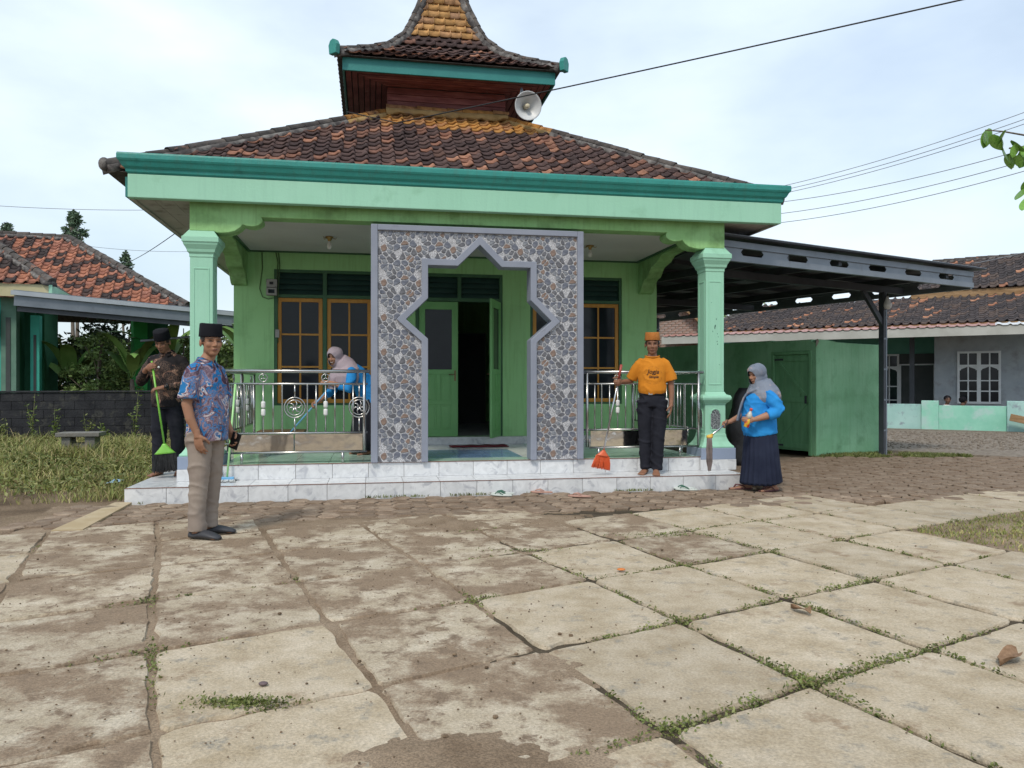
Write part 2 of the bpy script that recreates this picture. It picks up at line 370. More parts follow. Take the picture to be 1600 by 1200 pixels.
reddish = pm('redbrown_boards', [(.14,.046,.046), (.20,.07,.068), (.26,.105,.10)], 3, .6, .15, 30, rnd=.28, stretch=(1,1,6), dirt=((.42,.33,.30), 2.3, .68, .04))
tile_dark = pm('weathered_roof_tile', None, 14, .85, .35, 40, attr=[(0,(.05,.034,.033)),(.30,(.065,.042,.04)),(.62,(.095,.06,.054)),(.76,(.13,.072,.058)),(.86,(.23,.11,.075)),(.95,(.33,.165,.108)),(1,(.05,.034,.033))], spec=.2)
tile_ochre = pm('ochre_roof_tile', None, 12, .85, .3, 40, attr=[(0,(.34,.16,.045)),(.4,(.42,.21,.06)),(.7,(.36,.18,.075)),(1,(.28,.15,.08))], spec=.2)
tile_buff = pm('buff_spire_tile', None, 9, .85, .3, 40, attr=[(0,(.40,.22,.085)),(.5,(.48,.27,.105)),(.8,(.42,.235,.12)),(1,(.34,.20,.12))], spec=.2)
mortar = pm('grey_ridge_mortar', [(.075,.068,.066), (.23,.215,.20)], 9, .95, .5, 35, lo=.4, hi=.66, dirt=((.05,.045,.045), 5, .55, .08))
mortar_o = pm('ochre_ridge_mortar', [(.30,.19,.075), (.40,.27,.12)], 7, .95, .4, 35, dirt=((.22,.15,.10), 5, .62, .06))
capdark = pm('dark_ridge_cap', [(.045,.04,.038), (.10,.085,.075)], 9, .9, .4, 35, rnd=.3, dirt=((.25,.12,.08), 3, .68, .05))

mosque = empty('mosque', BO, TH); tag(mosque, 'green mosque with tiered tile roof, porch columns and white tiled steps', 'mosque')
cx0 = 3.78

# ---- platform and steps
pf = empty('platform', parent=mosque)
b = MB(); b.box(.010, 7.04, .010, 9.2, -.05, .140); b.box(.86, 6.72, .550, 9.0, .140, .312); b.build('core', concrete_g, pf)
rt = random.Random(11)
def tile_box(name, mat, x0, x1, y0, y1, z0, z1, parent): 
    return MB().box(x0, x1, y0, y1, z0, z1).build(name, mat, parent, bevel=.002)
g_ = .0025
k = 0; e = 0.0
while e < 7.05-.01:
    e1 = min(7.05, e+.415); tile_box('riser_tile', marble, e+g_, e1-g_, 0, .012, -.03, .147, pf); e = e1
for v0 in (.0, .42, .84, 1.26, 1.68):
    tile_box('side_tile', marble, .0, .0095, v0+.014, v0+.416, -.03, .1465, pf)
e = 0.0
while e < 7.05-.01:
    e1 = min(7.05, e+.415)
    tile_box('tread_tile', marble, e+g_, e1-g_, .0125, .545, .1405, .150, pf)
    if e1 < .86: 
        for v0 in (.55, .97, 1.39, 1.81): tile_box('tread_tile', marble, e+g_, e1-g_, v0+g_, v0+.42-g_, .1405, .150, pf)
    e = e1
e = .86
while e < 6.71:
    e1 = min(6.72, e+.415)
    tile_box('riser_tile', marble, e+g_, e1-g_, .540, .5495, .151, .317, pf)
    e = e1
MB().box(.005, 7.045, -.004, .013, .1475, .1535).build('nosing', nosing, pf)
MB().box(.86, 6.72, .534, .556, .3175, .3245).build('nosing', nosing, pf)
# porch floor tiles
fy = .556
while fy < 3.19:
    fy1 = min(3.195, fy+.40); fx = .86
    while fx < 6.71:
        fx1 = min(6.72, fx+.40)
        cu, cv = (fx+fx1)/2, (fy+fy1)/2
        mt = bluetile if (3.3 < cu < 4.4 and .95 < cv < 2.3) else (greentile if (cu < 3.0 or cu > 4.7 or cv < 1.0) else marble)
        tile_box('floor_tile', mt, fx+g_, fx1-g_, fy+g_, fy1-g_, .3125, .3215, pf); fx = fx1
    fy = fy1
MB().box(.9, 6.7, 3.06, 3.19, .322, .435).build('sill_step', marble, pf, bevel=.004)

# ---- columns
CP = [(.125,1.15),(.125,2.70),(.132,2.705),(.132,2.74),(.15,2.76),(.157,2.79),(.185,2.84),(.19,2.865),(.2,2.868),(.2,2.925),(.19,2.93),(.135,3.01),(.13,3.02)]
for cu in (.64, 6.92):
    c = empty('column', parent=mosque); cv = .745
    MB().sq([(.24,.150),(.24,.285)], cu, cv).build('tiled_base', marble, c, bevel=.004)
    MB().sq([(.235,.285),(.235,.43)], cu, cv).build('grey_plinth', bluegrey, c, bevel=.006)
    MB().sq([(.222,.43),(.222,.452),(.20,.47),(.172,.51),(.15,.565),(.146,.60),(.140,.61),(.140,.985)], cu, cv).build('pedestal', mint, c, bevel=.006)
    MB().sq([(.145,.985),(.15,1.0),(.178,1.025),(.196,1.05),(.2,1.075),(.19,1.10),(.15,1.115),(.13,1.15)], cu, cv).build('moulding', mint, c, bevel=.006)
    MB().sq(CP, cu, cv).build('shaft', mint, c, bevel=.006)
    # raised panel strips on front and inner faces
    sgn = 1 if cu < 3 else -1
    def strip(w_): 
        q = MB()
        return q
    q = MB(); q.ringprism([(cu-.088,1.24),(cu+.088,1.24),(cu+.088,2.58),(cu-.088,2.58)], [(cu-.074,1.254),(cu+.074,1.254),(cu+.074,2.566),(cu-.074,2.566)], cv-.131, cv-.124, 'y')
    q.build('panel_moulding', mint, c, bevel=.003)
    xf_ = cu+sgn*.125
    q = MB(); q.ringprism([(cv-.088,1.24),(cv+.088,1.24),(cv+.088,2.58),(cv-.088,2.58)], [(cv-.074,1.254),(cv+.074,1.254),(cv+.074,2.566),(cv-.074,2.566)], min(xf_, xf_+sgn*.006), max(xf_, xf_+sgn*.006), 'x')
    q.build('panel_moulding', mint, c, bevel=.003)
    # niche with dark pebble filling
    def niche(cc):
        pts = [(-.055,.665),(.055,.665),(.055,.69),(.068,.70),(.068,.86),(.055,.875),(.05,.90),(.03,.915),(0,.925),(-.03,.915),(-.05,.90),(-.055,.875),(-.068,.86),(-.068,.70),(-.055,.69)]
        return [(cc+a, z) for a, z in pts]
    def scaled(p, cc, f): return [(cc+(a-cc)*f, .795+(z-.795)*f) for a, z in p]
    n0 = niche(cu)
    MB().prism(n0, cv-.143, cv-.138, 'y').build('niche_filling', pebble, c)
    MB().ringprism(scaled(n0,cu,1.12), scaled(n0,cu,.98), cv-.149, cv-.1385, 'y').build('niche_rim', mint, c, bevel=.003)
    n1_ = niche(cv); xs_ = cu+sgn*.138
    MB().prism(n1_, min(xs_,xs_+sgn*.005), max(xs_,xs_+sgn*.005), 'x').build('niche_filling', pebble, c)
    MB().ringprism(scaled(n1_,cv,1.12), scaled(n1_,cv,.98), min(xs_+sgn*.0005,xs_+sgn*.011), max(xs_+sgn*.0005,xs_+sgn*.011), 'x').build('niche_rim', mint, c, bevel=.003)

rch = random.Random(31)
chip_m = pm('bare_paint_chip', [(.05,.13,.10), (.09,.17,.13)], 30, .9)
for (du, z, s_) in ((.02,2.09,.016), (.0,1.98,.024), (.005,2.0,.02), (-.03,1.93,.010), (.035,1.90,.011), (.045,1.86,.009), (.03,1.80,.014), (.037,1.765,.012), (-.05,2.3,.007), (.06,1.5,.008)):
    pts = [(6.92+du+s_*rch.uniform(.4,1)*math.cos(a_*.785)*.6, z+s_*rch.uniform(.5,1.1)*math.sin(a_*.785)) for a_ in range(8)]
    MB().prism(pts, .6192, .6205, 'y').build('paint_chip', chip_m, mosque)
# ---- front beam with scalloped brackets
def arc(cx_, cz_, r_, a0, a1, n=7, rz=None): return [(cx_+r_*math.cos(R(a0+(a1-a0)*i/n)), cz_+(rz or r_)*math.sin(R(a0+(a1-a0)*i/n))) for i in range(n+1)]
def bracket():   # distances from the column outer face, going inwards
    p = [(0, 3.0), (.26, 3.0), (.30, 2.985), (.36, 2.985)]
    p += [(.36+x, z) for x, z in [(.06,2.99),(.13,3.01),(.18,3.045),(.22,3.09)]]
    p += [(.62,3.075),(.69,3.07),(.75,3.085),(.79,3.115),(.80,3.15),(.785,3.18)]
    return p
L_ = [(.515+a, z) for a, z in bracket()]; Rr = [(2*cx0-x, z) for x, z in L_][::-1]
bm_ = MB(); bm_.prism([(.515,3.345)]+L_+Rr+[(2*cx0-.515,3.345)], .60, .84, 'y')
bm_.build('porch_beam', beamgreen, mosque, bevel=.008)
# side beams with brackets against the wall
for u0, u1 in ((.53,.755), (2*cx0-.755, 2*cx0-.53)):
    p = [(.842,3.34),(.842,3.02),(.95,3.0),(1.05,3.02),(1.13,3.08),(1.2,3.17),(1.9,3.18),(2.2,3.17),(2.35,3.10),(2.50,3.07),(2.62,3.05),(2.70,2.99),(2.78,2.92),(2.90,2.90),(2.98,2.86),(3.05,2.78),(3.12,2.72),(3.198,2.70),(3.198,3.34)]
    MB().prism(p, u0, u1, 'x').build('side_beam', beamgreen, mosque, bevel=.008)
# ceiling boards of the porch
cl = empty('porch_ceiling', parent=mosque)
for i in range(12):
    v0 = .845+i*.196; MB().box(.76, 6.80, v0, v0+.193, 3.225, 3.24).build('board', ceilw, cl)
MB().ringprism([(.757,.843),(6.803,.843),(6.803,3.197),(.757,3.197)], [(.80,.89),(6.76,.89),(6.76,3.15),(.80,3.15)], 3.205, 3.2245, 'z').build('ceiling_trim', dkgreen, cl)
# ---- fascia (concrete gutter board) with teal cornice
MB().box(-.09, 7.74, .42, .52, 3.31, 3.572).build('fascia', mint, mosque, bevel=.008)
prof = [(.42,3.573),(.405,3.59),(.40,3.62),(.375,3.645),(.355,3.69),(.345,3.70),(.335,3.72),(.335,3.765),(.34,3.785),(.50,3.785),(.50,3.573)]
cn = MB(); n_ = len(prof)
rings = []
for uu, s_ in ((-.09, -1), (7.74, 1)): rings.append([(uu+s_*(.42-min(p_[0], .42))*1.1, p_[0], p_[1]) for p_ in prof])
cn.loft(rings); cn.build('cornice', teal, mosque, bevel=.004)
# side eaves: soffit boards and edge boards
for s_ in (-1, 1):
    ua, ub = (-.085, .515) if s_ < 0 else (2*cx0-.515, 7.735)
    sf = empty('eave_soffit', parent=mosque)
    for i in range(3):
        w_ = (ub-ua)/3; MB().box(ua+i*w_, ua+(i+1)*w_-.004, .525, 8.0, 3.345, 3.36).build('board', soffit, sf)
    ue = ua if s_ < 0 else ub
    MB().box(ue-.02, ue+.02, .522, 8.0, 3.318, 3.3445).build('edge_strip', soffit, sf)
    MB().box(ue+s_*.022, ue+s_*.06, .53, 8.1, 3.34, 3.56).build('side_fascia', tealwood, mosque)
    MB().box(ue-.015, ue+.015, .53, 8.0, 3.362, 3.50).build('side_board', tealwood, mosque)

# ---- walls
WV = 3.2
def wall_rects(u0, u1, z0, z1, holes):
    q = MB(); xs = sorted({u0, u1, *[h[0] for h in holes], *[h[1] for h in holes]})
    for a, b_ in zip(xs, xs[1:]):
        hs = sorted([h for h in holes if h[0] <= a+1e-6 and h[1] >= b_-1e-6], key=lambda h: h[2]); z = z0
        for h in hs:
            if h[2] > z: q.box(a, b_, WV, WV+.14, z, h[2])
            z = h[3]
        if z < z1: q.box(a, b_, WV, WV+.14, z, z1)
    return q
DO = (3.22, 4.58, .435, 2.96); WL = (1.13, 2.60, .93, 2.96); WR = (5.02, 6.53, .93, 2.96)
wq = wall_rects(.56, 7.12, .10, 3.4, [DO, WL, WR])
me = wq.mesh('front_wall', green); bmx = bmesh.new(); bmx.from_mesh(me); bmesh.ops.remove_doubles(bmx, verts=bmx.verts, dist=1e-5); bmx.to_mesh(me); bmx.free()
link('front_wall', me, mosque)
MB().box(.56, .70, 3.342, 8.0, .10, 3.4).build('side_wall', green, mosque)
MB().box(6.98, 7.12, 3.342, 8.0, .10, 3.4).build('side_wall', green, mosque)
MB().box(.56, 7.12, 8.002, 8.14, .10, 3.4).build('rear_wall', green, mosque)
MB().box(.70, 6.98, 3.342, 8.0, .33, .432).build('hall_floor', marble, mosque)
MB().box(.70, 6.98, 3.345, 8.0, 3.2, 3.25).build('hall_ceiling', ceilw, mosque)
MB().box(3.6, 4.9, 7.2, 7.5, .433, 2.3).build('prayer_niche', dark_in, mosque)

def casement(parent, u0, u1, z0, z1, rows=3, cols=2, name='casement', fm=None, v=WV+.03):
    fm = fm or orange_wood; w_ = .058; c = empty(name, parent=parent)
    MB().ringprism([(u0,z0),(u1,z0),(u1,z1),(u0,z1)], [(u0+w_,z0+w_),(u1-w_,z0+w_),(u1-w_,z1-w_),(u0+w_,z1-w_)], v, v+.04).build('sash', fm, c, bevel=.004)
    iu0, iu1, iz0, iz1 = u0+w_, u1-w_, z0+w_, z1-w_
    for i in range(1, cols):
        x = iu0+(iu1-iu0)*i/cols; MB().box(x-.013, x+.013, v+.006, v+.034, iz0, iz1).build('glazing_bar', fm, c)
    for i in range(1, rows):
        z = iz0+(iz1-iz0)*i/rows
        for j in range(cols):
            xa = iu0+(iu1-iu0)*j/cols+(.0135 if j else 0); xb = iu0+(iu1-iu0)*(j+1)/cols-(.0135 if j < cols-1 else 0)
            MB().box(xa, xb, v+.004, v+.036, z-.013, z+.013).build('glazing_bar', fm, c)
    for j in range(cols):
        for i in range(rows):
            xa = iu0+(iu1-iu0)*j/cols; xb = iu0+(iu1-iu0)*(j+1)/cols; za = iz0+(iz1-iz0)*i/rows; zb = iz0+(iz1-iz0)*(i+1)/rows
            MB().box(xa, xb, v+.018, v+.022, za, zb).build('pane', glassd, c)
    return c
def louvre(parent, u0, u1, z0, z1, n=4, v=WV+.03):
    MB().box(u0, u1, v+.055, v+.06, z0, z1).build('louvre_backing', dark_in, parent)
    for i in range(n):
        z = z0+(z1-z0)*(i+.5)/n
        MB().prism([(v,z-.045),(v+.012,z-.045),(v+.052,z+.035),(v+.04,z+.035)], u0, u1, 'x').build('louvre_slat', slatm, parent)
for (u0, u1, z0, z1) in (WL, WR):
    wn = empty('window', parent=mosque); v = WV+.01
    um = (u0+u1)/2; zt = 2.54
    fr = MB(); t = .045
    fr.box(u0, u0+t, v, v+.10, z0, z1); fr.box(u1-t, u1, v, v+.10, z0, z1); fr.box(u0+t, u1-t, v, v+.10, z1-t, z1); fr.box(u0+t, u1-t, v, v+.10, z0, z0+.03)
    fr.box(um-.03, um+.03, v, v+.10, z0+.03, z1-t); fr.box(u0+t, um-.03, v, v+.10, zt, zt+.05); fr.box(um+.03, u1-t, v, v+.10, zt, zt+.05)
    fr.build('frame', dkgreen, wn, bevel=.003)
    for a, b_ in ((u0+t+.003, um-.033), (um+.033, u1-t-.003)):
        louvre(wn, a, b_, zt+.05, z1-t)
        cc = casement(mosque, a, b_, z0+.033, zt-.003)
# door
dn = empty('doorway', parent=mosque); u0, u1, z0, z1 = DO; v = WV+.01; t = .05
fr = MB(); fr.box(u0, u0+t, v, v+.11, z0, z1); fr.box(u1-t, u1, v, v+.11, z0, z1); fr.box(u0+t, u1-t, v, v+.11, z1-t, z1); fr.box(u0+t, u1-t, v, v+.11, 2.53, 2.585); um = 3.9; fr.box(um-.03, um+.03, v, v+.11, 2.585, z1-t)
fr.build('frame', dkgreen, dn, bevel=.003)
louvre(dn, u0+t, um-.03, 2.585, z1-t); louvre(dn, um+.03, u1-t, 2.585, z1-t)
def leaf_door(parent, w_, glass=True):
    zb, zt = .44, 2.525; f = MB()
    f.ringprism([(0,zb),(w_,zb),(w_,zt),(0,zt)], [(.095,zb+.10),(w_-.095,zb+.10),(w_-.095,zt-.12),(.095,zt-.12)], 0, .038)
    f.box(.095, w_-.095, 0, .038, 1.40, 1.475); f.box(.095, w_-.095, .0, .038, .93, .985); f.box(w_/2-.03, w_/2+.03, 0, .038, zb+.1, .93); f.box(w_/2-.03, w_/2+.03, 0, .038, .985, 1.40)
    f.build('leaf_frame', doorgreen, parent, bevel=.004)
    MB().box(.095, w_-.095, .014, .02, 1.475, zt-.12).build('glass', glassd, parent)
    for xa, xb in ((.095, w_/2-.03), (w_/2+.03, w_-.095)):
        for za, zb2 in ((zb+.1,.93), (.985,1.40)):
            MB().box(xa, xb, .012, .026, za, zb2).build('panel', doorgreen, parent)
            MB().box(xa+.03, xb-.03, .005, .0115, za+.03, zb2-.03).build('panel_field', doorgreen, parent, bevel=.003)
    h = MB(); h.box(w_-.06, w_-.035, -.008, -.001, 1.30, 1.46); h.tube([(w_-.047,-.004,1.40),(w_-.047,-.045,1.40),(w_-.15,-.045,1.395)], .008, 8); h.build('handle', steel_dark, parent)
steel_dark = pm('brass_handle', [(.12,.09,.05), (.2,.15,.08)], 20, .35, metal=.8)
ld = empty('door_leaf', (3.275, WV+.03, 0), 0, mosque); leaf_door(ld, .605)
rd = empty('door_leaf', (4.515, WV+.012, 0), R(180+68), mosque); leaf_door(rd, .605)

# door mat
mat_red = pm('red_mat', [(.10,.012,.018), (.16,.02,.03)], 40, .95, .6, 120)
q = MB(); nn = 24
for i in range(nn+1):
    for j in range(7):
        x = -.42+.84*i/nn; y = -.14+.28*j/6; q.v.append((x+.02*math.sin(j*2.1), y+.015*math.sin(i*.9), .012+.010*mn.noise(Vector((x*9,y*9,1)))+.006))
for i in range(nn):
    for j in range(6): a = i*7+j; q.f.append((a, a+7, a+8, a+1))
m_o = q.build('door_mat', mat_red, None, True); m_o.location = W(4.12, 2.60, .3225); m_o.rotation_euler = (0,0,TH); s = m_o.modifiers.new('s','SOLIDIFY'); s.thickness = .014
tag(m_o, 'dark red door mat lying on the porch tiles before the doorway', 'mat')

# ------------------------------------------------------------------ roofs
def tile_mesh(name, w_, l_, mat, hump=.028, lip=.016, lift=.022, flat=False):
    px = [-.5,-.38,-.2,.02,.16,.27,.38,.46,.5]; pz = [.35,.06,0,.02,.35,.85,1.0,.75,.4]
    if flat: px = [-.5,-.47,-.2,.1,.33,.36,.40,.46,.5]; pz = [.2,0,0,0,0,.2,1.0,1.0,.3]
    q = MB(); n = len(px)
    fr = [(a*w_*1.04, 0, z*hump+lift) for a, z in zip(px, pz)]; bk = [(a*w_*1.04, l_*1.12, z*hump+.002) for a, z in zip(px, pz)]; lo = [(a*w_*1.04, .004, z*hump+lift-lip) for a, z in zip(px, pz)]
    q.add(fr+bk+lo, [(i, i+1, n+i+1, n+i) for i in range(n-1)]+[(2*n+i, 2*n+i+1, i+1, i) for i in range(n-1)])
    me = q.mesh(name, mat, fix=False); me.polygons.foreach_set('use_smooth', [i < n-1 for i in range(2*(n-1))]); return me, q
class TileSet:
    """collects tile transforms; the largest-looking ones become parts, the others one joined part"""
    def __init__(s): s.items = []
    def add(s, M, key, kind): s.items.append((M, key, kind))
    def emit(s, parent, meshes, name, limit=295, seed=1):
        r = random.Random(seed); s.items.sort(key=lambda t: t[1]); rest = {}
        for k, (M, key, kind) in enumerate(s.items):
            me, q = meshes[kind]
            if k < limit: link(name, me, parent, matrix=M)
            else: rest.setdefault(kind, []).append(M)
        for kind, Ms in rest.items():
            me, q = meshes[kind]; V0 = np.array(q.v); F0 = np.array(q.f); nv = len(V0)
            A = np.array([np.array(M) for M in Ms]); pts = np.einsum('kij,nj->kni', A[:, :3, :3], V0)+A[:, None, :3, 3]
            F = (F0[None]+(np.arange(len(Ms))*nv)[:, None, None]).reshape(-1, 4)
            m2 = bpy.data.meshes.new(name+'_field'); m2.from_pydata(pts.reshape(-1, 3).tolist(), [], F.tolist()); m2.materials.append(me.materials[0])
            at = m2.attributes.new('rnd', 'FLOAT', 'POINT'); at.data.foreach_set('value', np.repeat(np.random.rand(len(Ms)), nv).astype(np.float32))
            sm = np.tile(np.array([p.use_smooth for p in me.polygons]), len(Ms)); m2.polygons.foreach_set('use_smooth', sm)
            m2.update(); tag(link(name+'_field', m2, parent), kind='stuff')
def face_tiles(ts, O, E, S, ln, sl, inside, tw, tl, keyf, kindf, jit=1.0, seed=0, up=.0):
    r = random.Random(seed); E = E.normalized(); S = S.normalized(); Nn = E.cross(S).normalized()
    if Nn.z < 0: Nn = -Nn
    nr = int(sl/tl)+1; ncol = int(ln/tw)+1
    for a in range(nr):
        s_ = a*tl
        for c_ in range(ncol):
            e_ = (c_+.5)*tw
            if not inside(e_, s_+tl*.5): continue
            ee = e_+r.uniform(-.012,.012)*jit; p = O+E*ee+S*(s_+r.uniform(-.012,.012)*jit)+Nn*(up+r.uniform(0,.008)*jit)
            M = Matrix((E, S, Nn)).transposed().to_4x4(); M = Matrix.Translation(p) @ M @ Euler((r.uniform(-.02,.02)*jit, r.uniform(-.02,.02)*jit, r.uniform(-.045,.045)*jit)).to_matrix().to_4x4()
            ts.add(M, keyf(p), kindf(e_, s_, a, c_))
def ridge_caps(parent, P0, P1, r_, step, mat, bed, name='ridge_cap', bedh=.07, seed=0, start=0.0, bedw=1.0):
    rr_ = random.Random(seed); P0 = Vector(P0); P1 = Vector(P1); d = P1-P0; L = d.length; d.normalize()
    n = max(1, int(round(L/step))); st = L/n; q = MB(); m = 9
    side = d.cross(Vector((0,0,1))).normalized(); upv = side.cross(d).normalized()
    rings = []
    for k in range(3):
        y = (0, st*.93, st*1.12)[k]; rk = (r_*1.13, r_*.98, r_*.93)[k]
        rings.append([(rk*math.cos(math.pi*i/(m-1)), y, rk*.95*math.sin(math.pi*i/(m-1))) for i in range(m)])
    vs = [p for R_ in rings for p in R_]; fs = []
    for k in range(2):
        for i in range(m-1): fs.append((k*m+i, k*m+i+1, (k+1)*m+i+1, (k+1)*m+i))
    fs.append(tuple(range(m)))
    q.add(vs, fs); me = q.mesh(name, mat, True, fix=False)
    M0 = Matrix((side, d, upv)).transposed().to_4x4()
    for k in range(n):
        p = P0+d*(st*k)+upv*(bedh*.55+rr_.uniform(-.006,.006))
        link(name, me, parent, matrix=Matrix.Translation(p) @ M0 @ Euler((rr_.uniform(-.02,.02), rr_.uniform(-.05,.05), rr_.uniform(-.03,.03))).to_matrix().to_4x4())
    if bed:
        bq = MB(); nseg = max(4, int(L/.07)); rings = []
        for k in range(nseg+1):
            p = P0+d*(L*k/nseg); ww = r_*1.75*bedw*(1+.25*mn.noise(p*7))+.012; hh = bedh*.75
            rings.append([p+side*ww-upv*.05+upv*.05*mn.noise(p*9), p+side*ww*.8+upv*hh*.45, p+side*r_*.6+upv*hh, p-side*r_*.6+upv*hh, p-side*ww*.8+upv*hh*.45, p-side*ww-upv*.05+upv*.05*mn.noise(p*9+Vector((3,0,0)))])
        bq.loft(rings); bq.build('ridge_mortar', bed, parent, True)

roof = empty('roof', parent=mosque)
EL, ER, EF, EB, EZ = -.34, 7.80, .50, 8.2, 3.635; tcu, tcv, tw2 = 3.73, 4.35, .93; TZ = 5.43
sheet = MB(); sheet.add([(EL,EF,EZ-.03),(ER,EF,EZ-.03),(ER,EB,EZ-.03),(EL,EB,EZ-.03),(tcu-tw2,tcv-tw2,TZ-.03),(tcu+tw2,tcv-tw2,TZ-.03),(tcu+tw2,tcv+tw2,TZ-.03),(tcu-tw2,tcv+tw2,TZ-.03)],
          [(0,1,5,4),(1,2,6,5),(2,3,7,6),(3,0,4,7),(0,3,2,1)])
sheet.build('roof_deck', capdark, roof)
TM = {'dark': tile_mesh('roof_tile', .168, .19, tile_dark, .036, .018, .02), 'ochre': tile_mesh('roof_tile', .168, .19, tile_ochre, .036, .018, .02)}
ts = TileSet()
def face(O, Pe, Ta, Tb, seed, key0):
    O, Pe, Ta, Tb = map(Vector, (O, Pe, Ta, Tb)); E = (Pe-O); ln = E.length; E = E.normalized(); mid = (Ta+Tb)/2
    S = (Ta-O)-E*(Ta-O).dot(E); sl = S.length; S.normalize(); ea, eb = (Ta-O).dot(E), (Tb-O).dot(E)
    def inside(e, s): f = s/sl; return ea*f+.02 < e < ln+(eb-ln)*f-.02 and f < .985
    face_tiles(ts, O-S*.02, E, S, ln, sl, inside, .168, .19, lambda p: key0+(p.y-p.z*.0), lambda e, s, a, c: 'ochre' if (s > sl-.78+.1*mn.noise(Vector((e*1.3,s,0))) and ea*.95 < e < ln-(ln-eb)*.95+.3 and key0 < 50) else 'dark', seed=seed)
cFL, cFR, cBR, cBL = (EL,EF,EZ), (ER,EF,EZ), (ER,EB,EZ), (EL,EB,EZ)
tFL, tFR, tBR, tBL = (tcu-tw2,tcv-tw2,TZ), (tcu+tw2,tcv-tw2,TZ), (tcu+tw2,tcv+tw2,TZ), (tcu-tw2,tcv+tw2,TZ)
face(cFL, cFR, tFL, tFR, 1, 0); face(cBL, cFL, tBL, tFL, 2, 100); face(cFR, cBR, tFR, tBR, 3, 100); face(cBR, cBL, tBR, tBL, 4, 200)
ts.emit(roof, TM, 'roof_tile')
def lerp3(a, b_, f): return tuple(x+(y-x)*f for x, y in zip(a, b_))
for c0, t0, sd_ in ((cFL, tFL, 1), (cFR, tFR, 2)):
    mid = lerp3(c0, t0, .80)
    ridge_caps(roof, c0, mid, .062, .27, capdark, mortar, seed=sd_, bedw=.85)
    ridge_caps(roof, mid, t0, .062, .25, tile_ochre, mortar_o, seed=sd_+5, bedw=.85)
for c0, t0 in ((cBL, tBL), (cBR, tBR)): ridge_caps(roof, c0, t0, .072, .29, capdark, mortar, seed=9)
ridge_caps(roof, (tFL[0]-.02, tFL[1]-.02, TZ+.02), (tFR[0]+.02, tFR[1]-.02, TZ+.02), .075, .235, tile_ochre, mortar_o, seed=12, bedh=.11)
# white-grey mortared end of the left hip
ec = MB(); ec.ell((EL-.01, EF-.01, EZ+.045), (.06,.06,.075), 12, 8); ec.build('hip_end', mortar, roof, True)

# ---- tower
tower = empty('tower', parent=mosque)
for side in range(4):
    for i in range(6):
        z0 = 5.25+i*.103; q = MB(); hw = tw2-(.0 if side % 2 == 0 else .052)
        q.prism([(-tw2-.012,z0),(-tw2+.03,z0),(-tw2+.03,z0+.097),(-tw2,z0+.097)], -hw, hw, 'x'); q.xf(Matrix.Translation((tcu,tcv,0)) @ Matrix.Rotation(side*math.pi/2, 4, 'Z')); q.build('wall_board', reddish, tower)
MB().box(tcu-tw2+.035, tcu+tw2-.035, tcv-tw2+.035, tcv+tw2-.035, 5.2, 5.9).build('tower_core', dark_in, tower)
TE, TEZ = 1.56, 5.84
# soffit boards run round the tower in mitred frames
nbd = 7
for side in range(4):
    for i in range(nbd):
        r0 = tw2+.002+(TE-tw2)*i/nbd; r1 = tw2+(TE-tw2)*(i+1)/nbd-.012; z0 = TEZ+.034-.02*i/nbd+(.004 if i % 2 else 0); q = MB()
        q.add([(-r0,-r0,z0),(r0,-r0,z0),(r1,-r1,z0-.004),(-r1,-r1,z0-.004),(-r0,-r0,z0+.014),(r0,-r0,z0+.014),(r1,-r1,z0+.01),(-r1,-r1,z0+.01)], [(0,1,2,3),(4,7,6,5),(0,4,5,1),(1,5,6,2),(2,6,7,3),(3,7,4,0)])
        q.xf(Matrix.Translation((tcu,tcv,0)) @ Matrix.Rotation(side*math.pi/2, 4, 'Z')); q.build('soffit_board', reddish, tower)
MB().ringprism([(tcu-TE,tcv-TE),(tcu+TE,tcv-TE),(tcu+TE,tcv+TE),(tcu-TE,tcv+TE)], [(tcu-tw2,tcv-tw2),(tcu+tw2,tcv-tw2),(tcu+tw2,tcv+tw2),(tcu-tw2,tcv+tw2)], TEZ+.06, TEZ+.07, 'z').build('soffit_backing', dark_in, tower)
for s_ in (-1, 1):
    ya = tcv+s_*TE; MB().box(tcu-TE-.03, tcu+TE+.03, min(ya,ya+s_*.03), max(ya,ya+s_*.03), TEZ-.02, TEZ+.17).build('eave_board', tealwood, tower, bevel=.004)
    xa = tcu+s_*TE; MB().box(min(xa,xa+s_*.03), max(xa,xa+s_*.03), tcv-TE-.0005, tcv+TE+.0005, TEZ-.02, TEZ+.17).build('eave_board', tealwood, tower, bevel=.004)
sp = [(1.66,6.04),(1.2,6.29),(.88,6.52),(.66,6.78),(.52,7.07),(.41,7.36),(.29,7.75),(.12,8.35),(.03,8.6)]
dk = MB(); dk.loft([[(tcu-r_,tcv-r_,z-.03),(tcu+r_,tcv-r_,z-.03),(tcu+r_,tcv+r_,z-.03),(tcu-r_,tcv+r_,z-.03)] for r_, z in sp]); dk.build('spire_deck', capdark, tower)
TM2 = {'dark': tile_mesh('spire_tile', .165, .15, tile_dark, .022, .014, .018), 'buff': tile_mesh('spire_tile', .175, .15, tile_buff, .020, .016, .024, True)}
ts = TileSet(); rsp = random.Random(4)
def prof_at(s):     # distance along the profile -> r, z, slope direction
    for (r0, z0), (r1, z1) in zip(sp, sp[1:]):
        L = math.hypot(r1-r0, z1-z0)
        if s <= L: return r0+(r1-r0)*s/L, z0+(z1-z0)*s/L, (r0-r1)/L, (z1-z0)/L
        s -= L
    return None
s = 0.0
